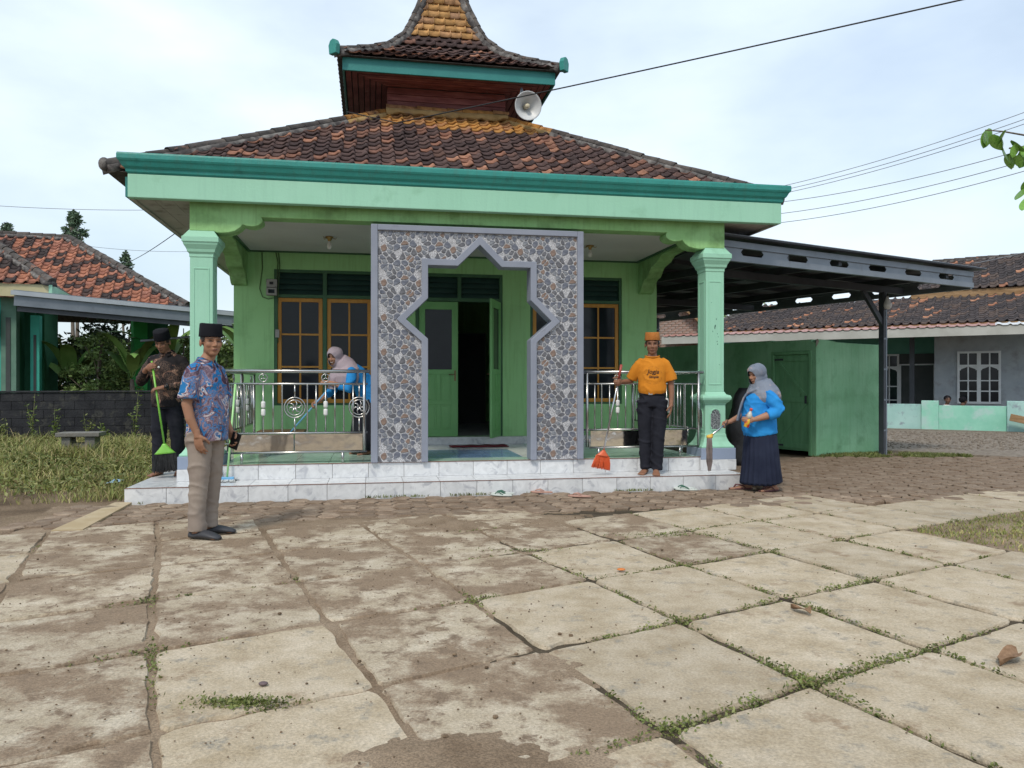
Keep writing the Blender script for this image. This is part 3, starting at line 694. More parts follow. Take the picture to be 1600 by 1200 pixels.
while True:
    pr = prof_at(s)
    if not pr or pr[0] < .06: break
    r_, z, dr, dz = pr; steep = z > 6.74; tw_ = .175 if steep else .165; n = max(1, int(round(2*r_*.97/tw_)))
    for side in range(4):
        a = side*math.pi/2
        E = Vector((math.cos(a), math.sin(a), 0)); In = Vector((-math.sin(a), math.cos(a), 0)); S = In*dr+Vector((0,0,dz)); Nn = E.cross(S)
        for k in range(n):
            p = Vector((tcu, tcv, z))-In*r_+E*((k+.5-n/2)*tw_+rsp.uniform(-.006,.006))+Nn*rsp.uniform(0,.006)
            M = Matrix.Translation(p) @ Matrix((E, S, Nn)).transposed().to_4x4() @ Euler((0, rsp.uniform(-.03,.03), rsp.uniform(-.04,.04))).to_matrix().to_4x4()
            ts.add(M, (0, 100, 200, 100)[side]+r_*0+(-z*.1), 'buff' if steep else 'dark')
    s += .145
ts.emit(tower, TM2, 'spire_tile', 290)
for sx, sy in ((-1,-1), (1,-1), (-1,1), (1,1)):
    for (r0, z0), (r1, z1) in zip(sp[:-1], sp[1:]):
        ridge_caps(tower, (tcu+sx*r0, tcv+sy*r0, z0), (tcu+sx*r1, tcv+sy*r1, z1), .05 if z0 < 6.7 else .04, .2, capdark, mortar, seed=int(r0*100), bedh=.075, bedw=.9)
    r0, z0 = sp[0]
    ec = MB(); p = [(-.07,-.11),(.07,-.11),(.085,.02),(.05,.085),(0,.105),(-.05,.085),(-.085,.02)]
    ec.prism(p, -.045, .03, 'y'); o = ec.build('hip_end_cap', teal, tower, bevel=.008); o.location = (tcu+sx*(r0+.035), tcv+sy*(r0+.035), z0+.06); o.rotation_euler = (0, 0, math.atan2(sy, sx)+math.pi/2)

# ------------------------------------------------------------------ stone-clad gateway
st_cols = [pm('slate_stone', [(.085,.095,.125), (.16,.17,.205)], 22, .45, .2, 60), pm('grey_stone', [(.14,.15,.175), (.23,.24,.26)], 22, .45, .2, 60),
           pm('brown_stone', [(.16,.11,.088), (.24,.17,.135)], 22, .45, .2, 60), pm('dark_stone', [(.08,.082,.092), (.14,.14,.155)], 22, .45, .2, 60)]
m_grout = bpy.data.materials.new('pebble_grout'); m_grout.use_nodes = True
N, L, bs = nodes_of(m_grout); tcn = N.new('ShaderNodeTexCoord'); vo = N.new('ShaderNodeTexVoronoi'); vo.feature = 'DISTANCE_TO_EDGE'; vo.inputs['Scale'].default_value = 62
rp_ = ramp(m_grout.node_tree, [(.02, (.17,.17,.18)), (.10, (.42,.42,.44)), (.3, (.60,.60,.62))]); L.new(tcn.outputs['Object'], vo.inputs['Vector']); L.new(vo.outputs['Distance'], rp_.inputs['Fac']); L.new(rp_.outputs['Color'], bs.inputs['Base Color']); bs.inputs['Roughness'].default_value = .6
bpn = N.new('ShaderNodeBump'); bpn.inputs['Strength'].default_value = .5; bpn.inputs['Distance'].default_value = .01; L.new(vo.outputs['Distance'], bpn.inputs['Height']); L.new(bpn.outputs[0], bs.inputs['Normal'])
gate = empty('entrance_gateway', W(0, 0, 0), TH); tag(gate, 'stone-clad entrance gateway with grey star-shaped opening in front of the door', 'gateway')
GC = 3.838
half = [(.66,.3255),(.66,1.77),(.938,2.015),(.66,2.285),(.66,2.70),(.28,2.70),(0,2.975)]
star = [(GC-a, z) for a, z in half]+[(GC+a, z) for a, z in half[::-1][1:]]
def offset(pl, d):
    res = []
    for k, p in enumerate(pl):
        p = Vector(p)
        if k in (0, len(pl)-1):
            res.append((p.x+(d if k == 0 else -d)*-1, p.y)); continue
        a = (p-Vector(pl[k-1])).normalized(); b_ = (Vector(pl[k+1])-p).normalized(); na = Vector((-a.y, a.x)); nb_ = Vector((-b_.y, b_.x)); m = (na+nb_).normalized()
        res.append(tuple(p+m*d/max(.3, m.dot(na))))
    return res
star_out, star_in = offset(star, .038), offset(star, -.038)     # out = towards the cladding
GV = .505
o_l, o_r, o_t = 2.548, 5.128, 3.13
body = [(o_l+.05,.3255),(o_l+.05,o_t-.04),(o_r-.05,o_t-.04),(o_r-.05,.3255)]+star[::-1]
MB().prism(body, GV+.01, GV+.19, 'y').build('core', m_grout, gate)
fq = MB(); n = len(star)
fq.add([(x, GV-.03, z) for x, z in star_out]+[(x, GV-.03, z) for x, z in star_in]+[(x, GV+.215, z) for x, z in star_out]+[(x, GV+.215, z) for x, z in star_in],
       [f for i in range(n-1) for f in ((i,i+1,n+i+1,n+i),(2*n+i,3*n+i,3*n+i+1,2*n+i+1),(i,2*n+i,2*n+i+1,i+1),(n+i,n+i+1,3*n+i+1,3*n+i))]+[(0,n,3*n,2*n),(n-1,3*n-1,4*n-1,2*n-1)])
fq.build('star_frame', frameg, gate, bevel=.006)
of = MB(); of.box(o_l, o_l+.078, GV-.022, GV+.205, .3255, o_t); of.box(o_r-.078, o_r, GV-.022, GV+.205, .3255, o_t); of.box(o_l+.0785, o_r-.0785, GV-.022, GV+.205, o_t-.068, o_t)
of.build('outer_frame', frameg, gate, bevel=.006)
# one printed tile pattern: Voronoi stones on a torus
TP = .41; rg = random.Random(21); seeds = []
while len(seeds) < 37:
    p = (rg.random()*TP, rg.random()*TP); best = min([math.hypot((p[0]-q[0]+TP/2) % TP-TP/2, (p[1]-q[1]+TP/2) % TP-TP/2) for q in seeds] or [9])
    if best > .052*(1-.014*len(seeds)): seeds.append(p)
def clip(poly, mx_, my_, nx_, ny_):
    res = []
    for k in range(len(poly)):
        a, b_ = poly[k-1], poly[k]; da = (a[0]-mx_)*nx_+(a[1]-my_)*ny_; db = (b_[0]-mx_)*nx_+(b_[1]-my_)*ny_
        if (da <= 0) != (db <= 0): t_ = da/(da-db); res.append((a[0]+(b_[0]-a[0])*t_, a[1]+(b_[1]-a[1])*t_))
        if db <= 0: res.append(b_)
    return res
pattern = []
for k, s0 in enumerate(seeds):
    if k in (5, 17): continue
    poly = [(s0[0]-.1,s0[1]-.1),(s0[0]+.1,s0[1]-.1),(s0[0]+.1,s0[1]+.1),(s0[0]-.1,s0[1]+.1)]
    for s1 in seeds:
        for dx in (-TP, 0, TP):
            for dy in (-TP, 0, TP):
                q_ = (s1[0]+dx, s1[1]+dy); d_ = (q_[0]-s0[0], q_[1]-s0[1]); L_2 = math.hypot(*d_)
                if L_2 < 1e-6 or L_2 > .25: continue
                gap = .0058
                poly = clip(poly, s0[0]+d_[0]*(.5-gap/L_2), s0[1]+d_[1]*(.5-gap/L_2), d_[0], d_[1])
                if not poly: break
    if len(poly) < 3: continue
    # round the corners
    pr = []
    for i in range(len(poly)):
        a, b_, c_ = poly[i-1], poly[i], poly[(i+1) % len(poly)]
        pr += [(b_[0]+(a[0]-b_[0])*.22, b_[1]+(a[1]-b_[1])*.22), (b_[0]+(c_[0]-b_[0])*.22, b_[1]+(c_[1]-b_[1])*.22)]
    ar_ = abs(sum(poly[i-1][0]*poly[i][1]-poly[i][0]*poly[i-1][1] for i in range(len(poly))))/2
    pattern.append((pr, rg.choices((0,1,2,3), (5,4,4.2 if ar_ > .0042 else 1.4,3))[0]))
def in_star(x, z, poly=None):
    poly = poly or star_o2; c_ = False
    for k in range(len(poly)):
        (x0_, y0_), (x1_, y1_) = poly[k-1], poly[k]
        if (y0_ > z) != (y1_ > z) and x < (x1_-x0_)*(z-y0_)/(y1_-y0_)+x0_: c_ = not c_
    return c_
star_o2 = offset(star, .044); star_o2[0] = (star_o2[0][0], 0); star_o2[-1] = (star_o2[-1][0], 0)
def okp(x, z): return o_l+.084 < x < o_r-.084 and .329 < z < o_t-.074 and not in_star(x, z)
cnt = 0; restm = [MB() for _ in range(4)]
allst = []
for ti in range(8):
    for tj in range(8):
        ox, oz = o_l+.08+ti*TP, .33+tj*TP-.02
        for poly, ci in pattern:
            pl = [(ox+x, oz+z) for x, z in poly]; cx_ = sum(p[0] for p in pl)/len(pl); cz_ = sum(p[1] for p in pl)/len(pl)
            if not okp(cx_, cz_): continue
            nl = []
            for x, z in pl:
                for f in (1, .8, .6, .4, .2):
                    xx, zz = cx_+(x-cx_)*f, cz_+(z-cz_)*f
                    if okp(xx, zz): break
                nl.append((xx-cx_, zz-cz_))
            allst.append((cx_, cz_, nl, ci))
allst.sort(key=lambda t_: -max(abs(x)*abs(z) for x, z in t_[2]))
for k, (cx_, cz_, nl, ci) in enumerate(allst):
    n = len(nl); dz_ = rg.uniform(.005, .009)
    vs = [(x, .011, z) for x, z in nl]+[(x*.97, .011-dz_*.7-.001, z*.97) for x, z in nl]+[(x*.86, .010-dz_-.001, z*.86) for x, z in nl]
    fs = [(i,(i+1)%n,n+(i+1)%n,n+i) for i in range(n)]+[(n+i,n+(i+1)%n,2*n+(i+1)%n,2*n+i) for i in range(n)]+[tuple(range(2*n,3*n))]
    if k < 298: MB().add(vs, fs).build('stone', st_cols[ci], gate, loc=(cx_, GV, cz_))
    else: restm[ci].add([(x+cx_, y+GV, z+cz_) for x, y, z in vs], fs)
jm = MB(); js = []
for ci in range(4):
    base_ = len(jm.v); jm.add(restm[ci].v, restm[ci].f); js += [ci]*len(restm[ci].f)
me = jm.mesh('stone_field', st_cols); me.polygons.foreach_set('material_index', js); tag(link('stone_field', me, gate), kind='stuff')

# ------------------------------------------------------------------ stainless railings
inox = pm('stainless_steel', [(.42,.42,.41), (.48,.47,.46)], 6, .27, .0, 30, metal=1.0)
m_mirror = pm('polished_steel_sheet', [(.74,.70,.64), (.78,.74,.68)], 2, .12, .0, 3, metal=1.0)
N, L, bs = nodes_of(m_mirror); tcn = N.new('ShaderNodeTexCoord'); nz_ = N.new('ShaderNodeTexNoise'); nz_.inputs['Scale'].default_value = 5.0; nz_.inputs['Detail'].default_value = 1.5; L.new(tcn.outputs['Object'], nz_.inputs['Vector'])
bpn = N.new('ShaderNodeBump'); bpn.inputs['Strength'].default_value = .16; bpn.inputs['Distance'].default_value = .05; L.new(nz_.outputs['Fac'], bpn.inputs['Height']); L.new(bpn.outputs[0], bs.inputs['Normal'])
white_orn = pm('white_ornament', [(.62,.62,.6), (.7,.7,.68)], 8, .4)
def baluster(kind, x, rail, z0=.688, z1=1.243):
    if kind == 'p': MB().tube([(x,0,z0),(x,0,z1)], .0085, 8).build('baluster', inox, rail, True)
    elif kind == 't':      # twisted bar
        n = 26; prs = [(0.0105 if i % 2 else .007) for i in range(n*2)]
        MB().tube([(x,0,z0+(z1-z0)*i/(2*n-1)) for i in range(2*n)], prs, 6).build('twisted_baluster', inox, rail, True)
    elif kind == 'o':
        MB().tube([(x,0,z0),(x,0,z1)], .0085, 8).build('baluster', inox, rail, True)
        for dz_ in (-.045, .045):
            MB().lathe([(.009,-.04),(.022,-.036),(.026,-.02),(.024,.0),(.026,.02),(.022,.036),(.009,.04)], (x,0,.965+dz_), 10).build('ornament', white_orn, rail, True)
def railing(root, length, seq, rings_, small, posts, panels, side=False):
    MB().tube([(-.02,0,1.40),(length+.02,0,1.40)], .021, 12).build('handrail', inox, root, True)
    for z in (1.252, .677): MB().tube([(.01,0,z),(length-.01,0,z)], .0125, 10).build('rail', inox, root, True)
    for z in (.452,): MB().tube([(.10,0,z),(length-.02,0,z)], .0125, 10).build('rail', inox, root, True)
    for x in posts: MB().tube([(x,0,.46),(x,0,1.385)], .019, 12).build('post', inox, root, True)
    MB().tube([(.02,0,.67),(.02,0,.56),(.10,0,.56),(.10,0,.45)], .012, 8).build('stepped_end', inox, root, True)
    for x in (.22, length-.3): MB().tube([(x,0,.322),(x,0,.445)], .016, 10).build('foot', inox, root, True)
    for a, b_ in panels: MB().box(a, b_, -.006, .006, .468, .662).build('sheet_panel', m_mirror, root)
    for k, x in seq: baluster(k, x, root)
    for x in rings_:
        q = MB(); q.ring((x,0,.975), .118, .008, n=32); q.build('ring', inox, root, True)
        q = MB(); q.ring((x,0,.975), .088, .006, n=28); q.build('ring', inox, root, True)
        q = MB()
        for a in range(6): 
            aa = a*math.pi/3; q.tube([(x,0,.975),(x+.05*math.cos(aa),0,.975+.05*math.sin(aa)),(x+.08*math.cos(aa+.4),0,.975+.08*math.sin(aa+.4))], [.012,.009,.004], 6)
        q.build('flower', inox, root, True); MB().tube([(x,0,.688),(x,0,.86)], .0085, 8).build('baluster', inox, root, True); MB().tube([(x,0,1.09),(x,0,1.243)], .0085, 8).build('baluster', inox, root, True)
    for x in small:
        q = MB(); q.ring((x,0,1.322), .046, .006, n=22)
        for a in (90, 210, 330): q.tube([(x,0,1.322),(x+.042*math.cos(R(a)),0,1.322+.042*math.sin(R(a)))], .006, 6)
        q.build('small_ring', inox, root, True); MB().tube([(x,0,1.263),(x,0,1.275)], .006, 6).build('stub', inox, root, True)
rl = empty('porch_railing', W(.86, .62), TH); tag(rl, 'stainless steel porch railing with rings, left of the stone gateway', 'railing', 'porch railings')
railing(rl, 1.66, [('t',.247),('p',.353),('o',.459),('p',.57),('t',.671),('t',.956),('p',1.056),('o',1.164),('p',1.271),('t',1.373),('p',1.481)], [.813,1.552], [.459,1.164], [1.611], [(.115,.80),(.815,1.59)])
rr_o = empty('porch_railing', W(5.14, .62), TH); tag(rr_o, 'stainless steel porch railing with rings, right of the stone gateway', 'railing', 'porch railings')
railing(rr_o, 1.6, [('p',.17),('t',.26),('p',.363),('o',.47),('p',.575),('t',.68),('t',.96),('p',1.06),('o',1.16),('p',1.27),('t',1.37),('p',1.47)], [.82], [.47,1.16], [.07,1.555], [(.115,.80),(.815,1.40)])
for k, u_ in enumerate((.87, 6.66)):
    sr = empty('porch_side_railing', W(u_, .86), TH+R(90)); tag(sr, 'stainless railing closing the '+('left' if k == 0 else 'right')+' side of the porch', 'railing', 'porch railings')
    railing(sr, 2.25, [(('t' if i % 3 == 0 else 'p'), .15+i*.112) for i in range(18) if i not in (5, 6, 12, 13)]+[('o', .76), ('o', 1.55)], [.9,1.69], [.5,1.2,1.9], [1.1,2.2], [(.115,1.08),(1.12,2.2)])
# ================================================================== RIGHT SIDE: carport, shed, house
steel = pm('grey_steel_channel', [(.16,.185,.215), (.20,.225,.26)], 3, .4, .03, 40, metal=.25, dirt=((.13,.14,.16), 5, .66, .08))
steel_d = pm('dark_and_shaded_steel', [(.035,.04,.05), (.055,.06,.072)], 3, .5, .0, 40)  # shade under the roof put into the colour; also used for dark ironwork
cp = empty('carport', (2.95, 10.3, 0), R(30)); tag(cp, 'grey steel carport with pierced fascia to the right of the mosque', 'carport')
CL = 5.72; CD = 8.4
def pierced(parent, axis, length, first, fixed, z0, z1, out_):
    # bottom and top channels, web pieces with pointed cut-outs between them
    def bx(a0, a1, za, zb, t0=0.0, t1=.04):
        if axis == 'x': return (a0, a1, fixed+t0, fixed+t1, za, zb)
        return (fixed-t1, fixed-t0, a0, a1, za, zb)
    MB().box(*bx(-.35 if axis == 'x' else 0.0, length, z0, z0+.085, -.01, .05)).build('fascia_channel', steel, parent)
    MB().box(*bx(-.35 if axis == 'x' else 0.0, length, z1-.085, z1, -.01, .05)).build('fascia_channel', steel, parent)
    zl, zh = z0+.0855, z1-.0855; zm = (zl+zh)/2; w_ = .175; cs = []
    c_ = first
    while c_ < length-.25: cs.append(c_); c_ += .91
    edges = [(-.35 if axis == 'x' else 0.0)]+cs+[length]
    for k in range(len(edges)-1):
        a = edges[k]+(w_ if k > 0 else 0); b_ = edges[k+1]-(w_ if k < len(edges)-2 else 0); t = .045
        poly = [(a, zl)]+[(b_, zl)]+([(b_-t, zm)] if k < len(edges)-2 else [])+[(b_, zh), (a, zh)]+([(a+t, zm)] if k > 0 else [])
        poly = [(a-(t if k > 0 else 0)*0, zl)]+poly[1:]
        # the cut-out is pointed: the web recedes at the corners, so shift points
        if axis == 'x': MB().prism(poly, fixed+.012, fixed+.02, 'y').build('fascia_web', steel, parent)
        else: MB().prism(poly, fixed-.02, fixed-.012, 'x').build('fascia_web', steel, parent)
cf = empty('front_fascia', parent=cp); pierced(cf, 'x', CL, .40, 0.0, 2.90, 3.17, 1)
cs_ = empty('side_fascia', parent=cp); pierced(cs_, 'y', CD, .75, CL, 2.885, 3.155, 1); cs_.location = (0.052, .052, 0)
cr_ = empty('rear_fascia', parent=cp); MB().box(2.7, CL, CD, CD+.05, 2.9, 3.15).build('fascia_channel', steel, cr_)
poly = [(-.45,-.12),(CL+.16,-.12),(CL+.16,CD+.1),(2.75,CD+.1),(2.45,7.5),(.62,2.2),(.0,.35)]
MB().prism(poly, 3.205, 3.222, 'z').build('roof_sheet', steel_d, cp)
MB().prism([(-.45,-.13),(CL+.17,-.13),(CL+.17,-.02),(-.45,-.02)], 3.2225, 3.232, 'z').build('roof_edge', steel, cp)
for y in (.9, 1.75, 2.6, 3.45, 4.3, 5.15, 6.0, 6.85, 7.7):
    xl = .08+max(0, (y-.35))*.29 if y < 2.2 else .62+(y-2.2)*.345
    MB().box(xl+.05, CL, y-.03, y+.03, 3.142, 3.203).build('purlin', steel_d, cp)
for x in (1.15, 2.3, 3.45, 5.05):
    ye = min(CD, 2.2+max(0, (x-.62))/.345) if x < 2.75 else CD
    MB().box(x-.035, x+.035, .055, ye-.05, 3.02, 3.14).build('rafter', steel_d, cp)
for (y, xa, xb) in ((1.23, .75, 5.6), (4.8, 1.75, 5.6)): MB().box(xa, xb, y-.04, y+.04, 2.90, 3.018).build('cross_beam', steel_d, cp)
for y in (1.23, 7.4):
    p = empty('post', (5.05, y, 0), 0, cp)
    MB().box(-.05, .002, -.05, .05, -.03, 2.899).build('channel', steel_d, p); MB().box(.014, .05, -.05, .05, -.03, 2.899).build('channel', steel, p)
    for z in (.4, .95, 1.5, 2.05, 2.6): MB().box(-.048, .056, -.053, -.0505, z, z+.03).build('batten_plate', steel, p)
    q = MB(); q.prism([(-.052,2.30),(-.052,2.44),(-.50,2.895),(-.62,2.895)], -.03, .03, 'y'); q.build('brace', steel_d, p)

# shed
shed_g = pm('shed_green_paint', [(.18,.40,.215), (.25,.49,.29)], 1.6, .8, .3, 25, streak=((.13,.26,.14), .4), dirt=((.14,.31,.165), 2.6, .62, .1), dirt2=((.22,.2,.15), 7, .72, .03))
shed_dg = pm('shed_door_paint', [(.13,.31,.155), (.165,.37,.19)], 2.5, .7, .15, 25, stretch=(6,6,1), dirt=((.12,.12,.08), 6, .68, .05))
bare = pm('bare_cement', [(.15,.125,.10), (.24,.21,.17)], 6, .95, .4)
sh = empty('shed', (5.35, 13.5, 0), R(31)); tag(sh, 'low green plastered shed with plank door under the carport', 'shed')
zs = 2.03
q = MB(); n = 14
for i in range(n): pass
MB().prism([(.0,-.03),(1.86,-.03),(1.86,1.985),(1.2,1.99),(.62,2.0),(.3,2.035),(.09,2.04),(.0,1.99)], .0, .12, 'y').build('end_wall', shed_g, sh, bevel=.01)
# long wall on plane x=0 with a door opening
dw0, dw1, dh = .16, .92, 1.78
fw = MB()
fw.box(0, .12, .1205, dw0-.06, -.03, 2.03); fw.box(0, .12, dw1+.06, 5.6, -.03, 2.06); fw.box(0, .12, dw0-.0595, dw1+.0595, dh+.062, 2.04)
fw.build('long_wall', shed_g, sh, bevel=.008)
MB().box(.1205, 1.86, 5.48, 5.6, -.03, 2.0).build('rear_wall', shed_g, sh)
MB().box(1.74, 1.86, .1205, 5.479, -.03, 1.98).build('far_wall', shed_g, sh)
MB().box(.1205, 1.739, .1205, 5.479, 1.8, 1.83).build('roof_slab', bare, sh)
f_ = MB(); f_.box(-.012, .08, dw0-.058, dw0-.002, -.02, dh+.06); f_.box(-.012, .08, dw1+.002, dw1+.058, -.02, dh+.06); f_.box(-.012, .08, dw0-.0015, dw1+.0015, dh+.004, dh+.06); f_.build('door_frame', shed_dg, sh, bevel=.004)
dd = empty('door', parent=sh)
for i in range(4):
    w_ = (dw1-dw0)/4; MB().box(.028, .05, dw0+i*w_+.002, dw0+(i+1)*w_-.002, .05, dh).build('plank', shed_dg, dd, bevel=.002)
MB().box(.0, .0115, dw0+.05, dw0+.09, .90, 1.04).build('hasp', steel_d, dd); [MB().box(.004, .0115, dw1-.2, dw1-.01, z_, z_+.035).build('hinge', steel_d, dd) for z_ in (.115, 1.68)]
for za, zb in ((.09,.17), (.92,1.01), (1.66,1.74)): MB().box(.012, .0275, dw0+.006, dw1-.006, za, zb).build('ledge', shed_dg, dd, bevel=.003)
for a, b_ in (((dw0+.03,1.02), (dw1-.12,1.65)), ((dw1-.03,.18), (dw0+.12,.91))):
    dx_ = .085; MB().prism([(a[0],a[1]),(a[0]+(dx_ if a[0] < b_[0] else -dx_),a[1]),(b_[0]+(dx_ if a[0] < b_[0] else -dx_),b_[1]),(b_[0],b_[1])], .0125, .027, 'x').build('brace', shed_dg, dd)
# worn patches at the shed corner
for (a, b_, z, s_) in ((.0, .06, 1.93, .08),): 
    q = MB(); q.prism([(-.012,1.9),(.07,2.0),(.03,2.045),(-.012,2.03)], -.006, -.001, 'y'); q.build('broken_plaster', bare, sh)

# black sheet-draped thing beside the porch
blk = pm('black_tarpaulin', [(.008,.008,.009), (.018,.018,.02)], 6, .55, .4, 14)
q = MB(); rings = []
for k in range(13):
    f = k/12; z = 1.22*f; rx = .30*(1-f**3*.75)+.03*math.sin(k*1.3); ry = .2*(1-f**3*.7)
    rings.append([(rx*math.cos(2*math.pi*i/22)*(1+.07*math.sin(i*2.7+k*.3)), ry*math.sin(2*math.pi*i/22)*(1+.07*math.cos(i*3.1+k*.4)), z) for i in range(22)])
q.loft(rings); o = q.build('covered_bundle', blk, None, True); o.location = (3.62, 12.0, -.03); o.rotation_euler = (0, 0, .4); tag(o, 'black sheet covered bundle standing between porch column and shed door', 'bundle')

# ------------------------------------------------------------------ house across the gravel road
m_gravel = pm('gravel', [(.12,.095,.075), (.22,.185,.15), (.30,.26,.22)], 14, .95, .9, 45, coord='World', lo=.3, hi=.7, spec=.2)
gq = MB(); gq.prism([(6.2,15.6),(9.2,13.0),(40,-4),(60,2),(14.5,21.2),(9.9,22.0)], -.049, -.018, 'z'); gv = gq.build('gravel_road', m_gravel, None); tag(gv, kind='structure')
rgv = random.Random(8); gm = MB()
for k in range(2600):
    a, b_ = rgv.random(), rgv.random(); x = 6.9+a*7.5; y = 15.3+b_*6+(-a*2.0)
    s_ = rgv.uniform(.012,.035); gm.ell((x,y,-.018+s_*.3), (s_,s_*rgv.uniform(.6,1),s_*.6), 5, 4)
tag(gm.build('loose_gravel', m_gravel, None), 'loose grey gravel stones on the road behind the carport', 'gravel', kind='stuff')
tile_h = pm('far_house_roof_tile', None, 14, .85, .3, 40, attr=[(0,(.05,.045,.048)),(.45,(.07,.06,.062)),(.72,(.095,.075,.07)),(.90,(.10,.075,.065)),(.955,(.34,.16,.10)),(.99,(.42,.22,.14)),(1,(.06,.05,.05))], spec=.25)
greywall = pm('grey_blue_plaster', [(.30,.335,.375), (.38,.41,.44)], 2.2, .85, .2, 30, dirt=((.24,.25,.26), 3, .6, .1))
turq = pm('turquoise_plaster', [(.22,.52,.40), (.30,.60,.48)], 2.2, .8, .15, 30, dirt=((.38,.56,.52), 2.4, .55, .07), dirt2=((.25,.27,.28), 4.5, .70, .04))
palebl = pm('faded_blue_plaster', [(.30,.50,.47), (.37,.57,.54)], 2.2, .8, .15, 30, dirt=((.24,.29,.33), 4.0, .62, .06))
turqd = pm('deep_turquoise_plaster', [(.09,.26,.21), (.12,.31,.25)], 2.2, .8)
whitep = pm('white_window_paint', [(.58,.60,.62), (.66,.68,.70)], 4, .5)
pinkm = pm('pink_metal_sheet', [(.36,.19,.165), (.44,.25,.22)], 4, .5, .05, 30, dirt=((.5,.5,.5), 2, .7, .05))
oldwood = pm('weathered_wood', [(.22,.13,.06), (.34,.22,.12)], 3, .8, .3, 25, stretch=(1,8,8))
hr = empty('roadside_house', (10.29, 22.06, 0), R(-31.5)); tag(hr, 'grey blue house with dark tile roof behind turquoise low wall', 'house')
def hwin(parent, x0, x1, z0, z1, y, name='window'):
    w_ = empty(name, parent=parent); xm = (x0+x1)/2; zt = z1-.42
    fr = MB(); t = .06
    fr.box(x0,x0+t,y-.05,y+.02,z0,z1); fr.box(x1-t,x1,y-.05,y+.02,z0,z1); fr.box(x0+t,x1-t,y-.05,y+.02,z0,z0+t); fr.box(x0+t,x1-t,y-.05,y+.02,z1-t,z1); fr.box(x0+t,x1-t,y-.05,y+.02,zt-.03,zt+.03); fr.box(xm-.05,xm+.05,y-.05,y+.02,z0+t,zt-.03); fr.box(xm-.05,xm+.05,y-.05,y+.02,zt+.03,z1-t)
    fr.build('frame', whitep, w_)
    for a, b_ in ((x0+t, xm-.05), (xm+.05, x1-t)):
        MB().box(a, b_, y-.005, y+.0, z0+t, zt-.03).build('pane', glassd, w_); MB().box(a, b_, y-.005, y+.0, zt+.03, z1-t).build('pane', glassd, w_)
        c_ = (a+b_)/2; bars = MB(); bars.box(c_-.018,c_+.018,y-.03,y-.006,z0+t,zt-.031); bars.box(c_-.018,c_+.018,y-.03,y-.006,zt+.031,z1-t)
        h = zt-.03-z0-t
        for f in (.3, .6): bars.box(a, c_-.0185, y-.028, y-.006, z0+t+h*f-.016, z0+t+h*f+.016); bars.box(c_+.0185, b_, y-.028, y-.006, z0+t+h*f-.016, z0+t+h*f+.016)
        bars.box(a, a+.03, y-.026, y-.006, zt-.13, zt-.031); bars.box(b_-.03, b_, y-.026, y-.006, zt-.13, zt-.031)
        bars.prism([(a+.03,zt-.031),(a+.03,zt-.10),(c_-.02,zt-.031)], y-.026, y-.006, 'y'); bars.prism([(b_-.03,zt-.031),(b_-.03,zt-.10),(c_+.02,zt-.031)], y-.026, y-.006, 'y')
        bars.build('glazing_bars', whitep, w_)
MB().box(1.53, 5.6, 1.8, 1.95, -.05, 3.1).build('wall', greywall, hr)
MB().box(1.53, 1.68, 1.951, 3.0, -.05, 3.1).build('wall', greywall, hr)
MB().box(-6, 1.75, 3.0, 3.15, -.05, 3.3).build('wall', turqd, hr)
hwin(hr, 2.12, 3.2, .68, 2.2, 1.795)
hwin(hr, -.62, .50, .25, 2.2, 2.995, 'double_door'); hwin(hr, -2.2, -.9, .25, 2.2, 2.995, 'double_door')
MB().box(.56, 1.45, 2.97, 2.999, .25, 1.83).build('doorway_shade', dark_in, hr); MB().box(.50, 1.50, 2.975, 2.999, 1.88, 2.2).build('transom', dark_in, hr)  # flat dark panel paints the shade inside the open doorway
fr = MB(); fr.box(.5,.555,2.93,2.998,.25,1.88); fr.box(1.455,1.51,2.93,2.998,.25,1.88); fr.box(.5,1.51,2.93,2.972,1.84,1.88); fr.build('door_frame', whitep, hr)
MB().box(.9, 1.03, 1.4, 1.53, -.05, 2.75).build('porch_post', steel_d, hr)
MB().box(3.72, 3.86, .1, .24, -.05, 2.75).build('porch_post', steel_d, hr)
MB().box(-6, 5.6, .2, 3.0, -.05, .22).build('terrace', bare, hr)
lw = empty('low_wall', (10.29, 22.06, 0), R(-31.5)); tag(lw, 'patchy turquoise low wall with square piers along the gravel road', 'wall')
MB().box(-6, 1.3, 0, .12, -.05, .69).build('panel', palebl, lw, bevel=.01); MB().box(1.72, 3.3, 0, .12, -.05, .66).build('panel', turq, lw, bevel=.01); MB().box(3.72, 8, 0, .12, -.05, .70).build('panel', palebl, lw, bevel=.01)
MB().box(1.3, 1.72, -.08, .2, -.05, .79).build('pier', turq, lw, bevel=.012); MB().box(3.3, 3.72, -.08, .2, -.05, .80).build('pier', palebl, lw, bevel=.012)
MB().box(-6, 8, -.35, -.081, -.05, .0).build('footing', bare, lw)
# canopy
ca = empty('canopy', parent=hr)
nrb = 44
for k in range(9):
    x0_ = -6.2+k*1.32; x1_ = x0_+1.33; q = MB(); rings = []
    pts = []
    for i in range(25):
        x = x0_+(x1_-x0_)*i/24; ph = (x*4.2) % 1; z = .035 if ph < .22 else (.035*(1-(ph-.22)/.06) if ph < .28 else (0 if ph < .94 else .035*(ph-.94)/.06)); pts.append((x, z))
    vs = [(x, -.25, 2.80+z+k*.0005) for x, z in pts]+[(x, 1.6, 3.02+z+k*.0005) for x, z in pts]; q.add(vs, [(i, i+1, 26+i, 25+i) for i in range(24)])
    o = q.build('sheet', pinkm if k < 7 else whitep, ca, fix=False); m_ = o.modifiers.new('s', 'SOLIDIFY'); m_.thickness = .006
MB().box(-6.2, 5.4, -.22, -.19, 2.55, 2.795).build('canopy_fascia', pm('dull_white_board', [(.34,.34,.31), (.42,.42,.39)], 2, .7), ca)
